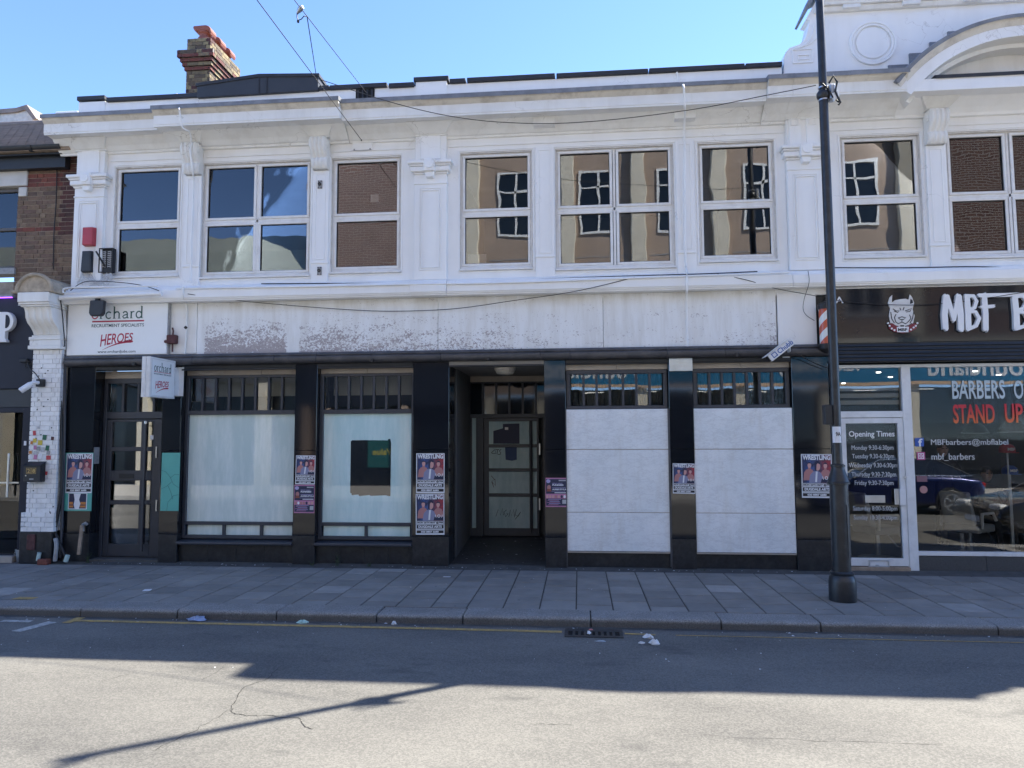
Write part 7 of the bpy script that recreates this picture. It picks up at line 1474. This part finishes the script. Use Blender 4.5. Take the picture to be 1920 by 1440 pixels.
def far_window(par, X, w, z0, z1, Y=FY):
    f = MB(); f.frame(X - w / 2, X + w / 2, z0, z1, .09, Y - .05, Y + .06); f.box(X - .04, X + .04, Y - .02, Y + .05, z0 + .09, z1 - .09).box(X - w / 2 + .09, X + w / 2 - .09, Y - .02, Y + .05, z1 - .75, z1 - .68); o = f.build('window', fwh, par); MB().box(X - w / 2 + .09, X + w / 2 - .09, Y + .003, Y + .012, z0 + .09, z1 - .09).build('pane', fgl, o)
tan = thing('tan_building', 'tan rendered building with cream columns across the street, mirrored in the upper windows', 'building', (4.3, FY - 1, 0))
MB().box(-4.3, 12.8, FY - 3, FY, 5.6, 14.6).build('wall', tanm, tan); MB().box(-4.4, 12.9, FY - 3, FY + .5, 14.6, 15.0).build('eaves', 'lead', tan)
for X in (-4.15, -.35, 2.4, 5.5, 8.9, 12.4): MB().box(X - .28, X + .28, FY, FY + .28, 5.6, 14.59).build('column', crm, tan, .03)
for X in (-2.4, .85, 3.9, 7.2, 10.7):
    far_window(tan, X, 1.5, 9.9, 12.5); far_window(tan, X, 1.5, 6.4, 8.4)
for X in (-2.3, 1.0, 4.0, 7.2, 10.7): MB().box(X - 1.2, X + 1.2, FY, FY + .012, 9.0, 9.03).build('render_joint', 'bracket', tan)
bl = thing('far_brick_building', 'plain brown brick building across the street, mirrored in the third upper window', 'building', (-7.7, FY - 1, 0)); MB().box(-11.0, -4.42, FY - 3, FY + .1, 5.0, 15.0).build('wall', fbm, bl); MB().box(-11.0, -4.42, FY - 2, FY + .12, 3.2, 4.99).build('canopy', plain('far_dark_fascia', (.012, .018, .032), .5), bl); MB().box(-11.0, -4.42, FY - .6, FY - .3, .02, 3.2).build('shop_glass', fgl, bl)
for X in (-11, -10.3, -7.1): MB().box(X, X + .30, FY - .3, FY + .12, .02, 3.19).build('shop_column', tanm, bl)
a = thing('far_window_poster', 'teal value poster across the street, mirrored in the dark window patch', 'poster', (-7.9, FY - .2, .5)); MB().box(-8.5, -7.3, FY - .28, FY - .27, .75, 1.9).build('sheet', plain('far_teal', (.02, .16, .16), .5), a); text_mb('Value', -8.3, -7.5, 1.25, 1.5, FY - .269, .002, .02, flip=True).build('lettering', plain('far_yellow', (.70, .62, .12), .5), a)
br = thing('far_brick_terrace', 'dark brick terrace across the street at the right, mirrored above the barber sign', 'building', (19, FY - 1, 0)); MB().box(12.92, 26, FY - 3, FY + .05, 5.6, 15).build('wall', fbm, br)
for X in (15.5, 19.5, 23): far_window(br, X, 1.2, 6.6, 8.6, FY + .05)
lo = thing('far_low_building', 'low pale building with grey green roof across the street, mirrored in the leftmost window', 'building', (-20, FY - 1, 0)); MB().box(-34, -11.1, FY - .9, FY - .8, .02, 5.2).build('shop_glass', fgl, lo); MB().box(-34, -11.1, FY - .8, FY - .1, 4.2, 5.2).build('shop_fascia', bpy.data.materials['far_dark_fascia'], lo); MB().box(-34, -11.1, FY - 4, FY - .2, 5.2, 8.6).build('wall', mat('pale_far_render', (.52, .54, .50), .8, .08, .6, 0), lo); MB().prism([(FY + .1, 8.6), (FY - .6, 9.8), (FY - 2.2, 10.9), (FY - 4.4, 11.3), (FY - 4.4, 8.6)], -34, -11.1, 'x').build('roof', mat('grey_green_roof', (.30, .34, .32), .6, .1, .8, 0), lo)
for X in (-31, -28, -25, -22, -19, -16, -13): far_window(lo, X, 1.4, 5.8, 7.6, FY - .2)
for X in (-30, -24.5, -18.4, -13.2): MB().box(X, X + .45, FY - .7, FY - .1, .02, 4.19).build('shop_column', crm, lo)
# shop fronts below: blue sign band, dark glass, pale columns
sh = thing('far_shop_sign', 'blue discount shop sign across the street, mirrored backwards in granite and glass', 'sign', (4, FY, 4.3)); MB().box(-1.9, 18.0, FY, FY + .22, 3.92, 5.15).build('band', plain('shop_blue', (.02, .16, .30), .4), sh); MB().box(-1.9, 18.0, FY + .0, FY + .24, 3.80, 3.915).build('trim', plain('trim_orange', (.60, .42, .28), .5), sh)
frm = plain('far_letter', (.62, .64, .66), .5)
for s, xa, xb, z0, z1 in (('Poundland', -1.35, 2.3, 4.15, 4.95), ('value Every day!', 6.2, 10.6, 4.2, 4.8), ('Poundland', 12.9, 16.6, 4.1, 4.85)): text_mb(s, xa, xb, z0, z1, FY + .221, .01, .02, flip=True).build('lettering', frm, sh)
MB().box(-1.9, 26, FY - 3, FY + .02, 5.16, 5.59).build('soffit', crm, tan); MB().box(-4.3, 26, FY - 1.4, FY - 1.3, .02, 3.8).build('shop_back', plain('far_shop_back', (.05, .05, .055), .7), tan); MB().box(-4.3, 26, FY - .35, FY - .34, .5, 3.79).build('shop_glass', glass('far_shop_glass', 1.5), tan); MB().box(-4.3, 26, FY - .4, FY - .02, .02, .5).build('stall_riser', 'granite_dull', tan)
for X in (-4.2, -1.9, 2.2, 6.0, 9.0, 12.2, 17.3, 22): MB().box(X, X + .4, FY - .3, FY + .1, .02, 3.79).build('shop_column', crm, tan)
for i in range(14): MB().box(-4 + i * 2.1, -3.2 + i * 2.1, FY - 1.1, FY - .9, 3.7, 3.72).build('strip_light', plain('far_strip_light', (1, .97, .9), .5, emit=1.0) if i == 0 else bpy.data.materials['far_strip_light'], tan)
MB().box(-4.3, -1.91, FY - .02, FY + .15, 3.8, 5.59).build('fascia', tanm, tan)
# two cars on the road beyond the right edge of the view
def car(name, label, x0, yc, paint, flip):
    z = RZ; t = thing(name, label, 'car', (x0 + 2.25, yc, z)); s = -1 if flip else 1
    X = lambda u: x0 + (u if not flip else 4.5 - u)                       # u: 0 nose .. 4.5 tail
    out = [(.0, .42), (.03, .62), (.25, .74), (1.05, .90), (1.45, .95), (3.9, .98), (4.40, .92), (4.5, .70), (4.48, .40), (4.2, .24), (.35, .22)]
    body = MB().prism([(X(u), z + h) for u, h in out], yc - .90, yc + .90, 'y').build('body', paint, t, .10, True, 4)
    gh = [(1.15, .88, .82), (1.95, 1.38, .62), (3.45, 1.42, .60), (4.25, .96, .78)]
    mb = MB()
    for u, h, w in gh: mb.v += [(X(u), yc - w, z + h), (X(u), yc + w, z + h)]
    mb.v += [(X(1.15), yc - .84, z + .86), (X(1.15), yc + .84, z + .86), (X(4.3), yc - .82, z + .90), (X(4.3), yc + .82, z + .90)]
    mb.f = [(0, 1, 3, 2), (2, 3, 5, 4), (4, 5, 7, 6), (8, 0, 2, 4, 6, 10), (9, 11, 7, 5, 3, 1), (8, 9, 1, 0), (6, 7, 11, 10), (8, 10, 11, 9)]
    gho = mb.build('cabin_glass', 'clear_patch', t, .03, True, 2)
    MB().add([(X(1.98), yc - .60, z + 1.392), (X(1.98), yc + .60, z + 1.392), (X(3.5), yc + .58, z + 1.43), (X(3.5), yc - .58, z + 1.43), (X(1.98), yc - .60, z + 1.41), (X(1.98), yc + .60, z + 1.41), (X(3.5), yc + .58, z + 1.448), (X(3.5), yc - .58, z + 1.448)], [(0, 3, 2, 1), (4, 5, 6, 7), (0, 1, 5, 4), (1, 2, 6, 5), (2, 3, 7, 6), (3, 0, 4, 7)]).build('roof', paint, t, .01)
    for q in (-1, 1):
        MB().tube([(X(1.25), yc + q * .83, z + .94), (X(2.0), yc + q * .64, z + 1.39), (X(3.4), yc + q * .62, z + 1.43), (X(4.22), yc + q * .78, z + 1.0), (X(1.25), yc + q * .85, z + .95)], .012, 6).build('window_trim', 'steel', t, 0, True); MB().tube([(X(2.75), yc + q * .86, z + .96), (X(2.78), yc + q * .63, z + 1.42)], .022, 6).build('door_pillar', 'black', t)
        MB().box(X(1.35) - .06, X(1.35) + .06, yc + q * .90, yc + q * 1.04, z + .93, z + 1.05).build('wing_mirror', paint, t, .03); MB().box(min(X(.06), X(.34)), max(X(.06), X(.34)), yc + q * .60 - .17, yc + q * .60 + .17, z + .62, z + .73).build('headlight', 'alu', t, .03); MB().box(min(X(4.30), X(4.52)), max(X(4.30), X(4.52)), yc + q * .68 - .16, yc + q * .68 + .16, z + .72, z + .84).build('tail_light', plain('tail_red', (.40, .01, .01), .2) if 'tail_red' not in bpy.data.materials else bpy.data.materials['tail_red'], t, .02); MB().box(min(X(2.35), X(2.55)), max(X(2.35), X(2.55)), yc + q * .90, yc + q * .925, z + .80, z + .83).build('door_handle', 'steel', t, .008)
    for u in (.88, 3.62):
        for q in (-1, 1):
            cx, yo = X(u), yc + q * .88; MB().ydisc(cx, z + .33, yo - .05, yo + .024, .385, 28).build('wheel_arch', 'black', t)
            wh = MB().ydisc(cx, z + .325, yo - .12, yo + .055, .325, 28).build('tyre', 'black', t, .03, True, 2); MB().ydisc(cx, z + .325, yo + q * .04, yo + q * .062, .225, 24, .19).build('rim', 'steel', wh)
            for k in range(5): a_ = 2 * math.pi * k / 5; MB().prism([(cx + .03 * math.cos(a_ + 1.57), z + .325 + .03 * math.sin(a_ + 1.57)), (cx + .2 * math.cos(a_ + .12), z + .325 + .2 * math.sin(a_ + .12)), (cx + .2 * math.cos(a_ - .12), z + .325 + .2 * math.sin(a_ - .12)), (cx + .03 * math.cos(a_ - 1.57), z + .325 + .03 * math.sin(a_ - 1.57))], yo + q * .05, yo + q * .066, 'y').build('spoke', 'steel', wh)
    MB().box(min(X(-.012), X(.02)), max(X(-.012), X(.02)), yc - .26, yc + .26, z + .36, z + .47).build('number_plate', 'paper', t); MB().box(min(X(-.006), X(.04)), max(X(-.006), X(.04)), yc - .42, yc + .42, z + .49, z + .64).build('grille', 'black', t, .01)
    return t
blue_p = mat('dark_blue_car_paint', (.010, .018, .085), .22, .05, 3, 0, metal=.4, coat=1.0); dk_p = mat('black_car_paint', (.012, .013, .016), .22, .05, 3, 0, coat=1.0)
car('estate_car', 'dark blue estate car mirrored in the barber shop window', 5.8, -9.4, blue_p, False); car('parked_car', 'black car nose mirrored low at the right of the barber window', 7.6, -4.0, dk_p, False)
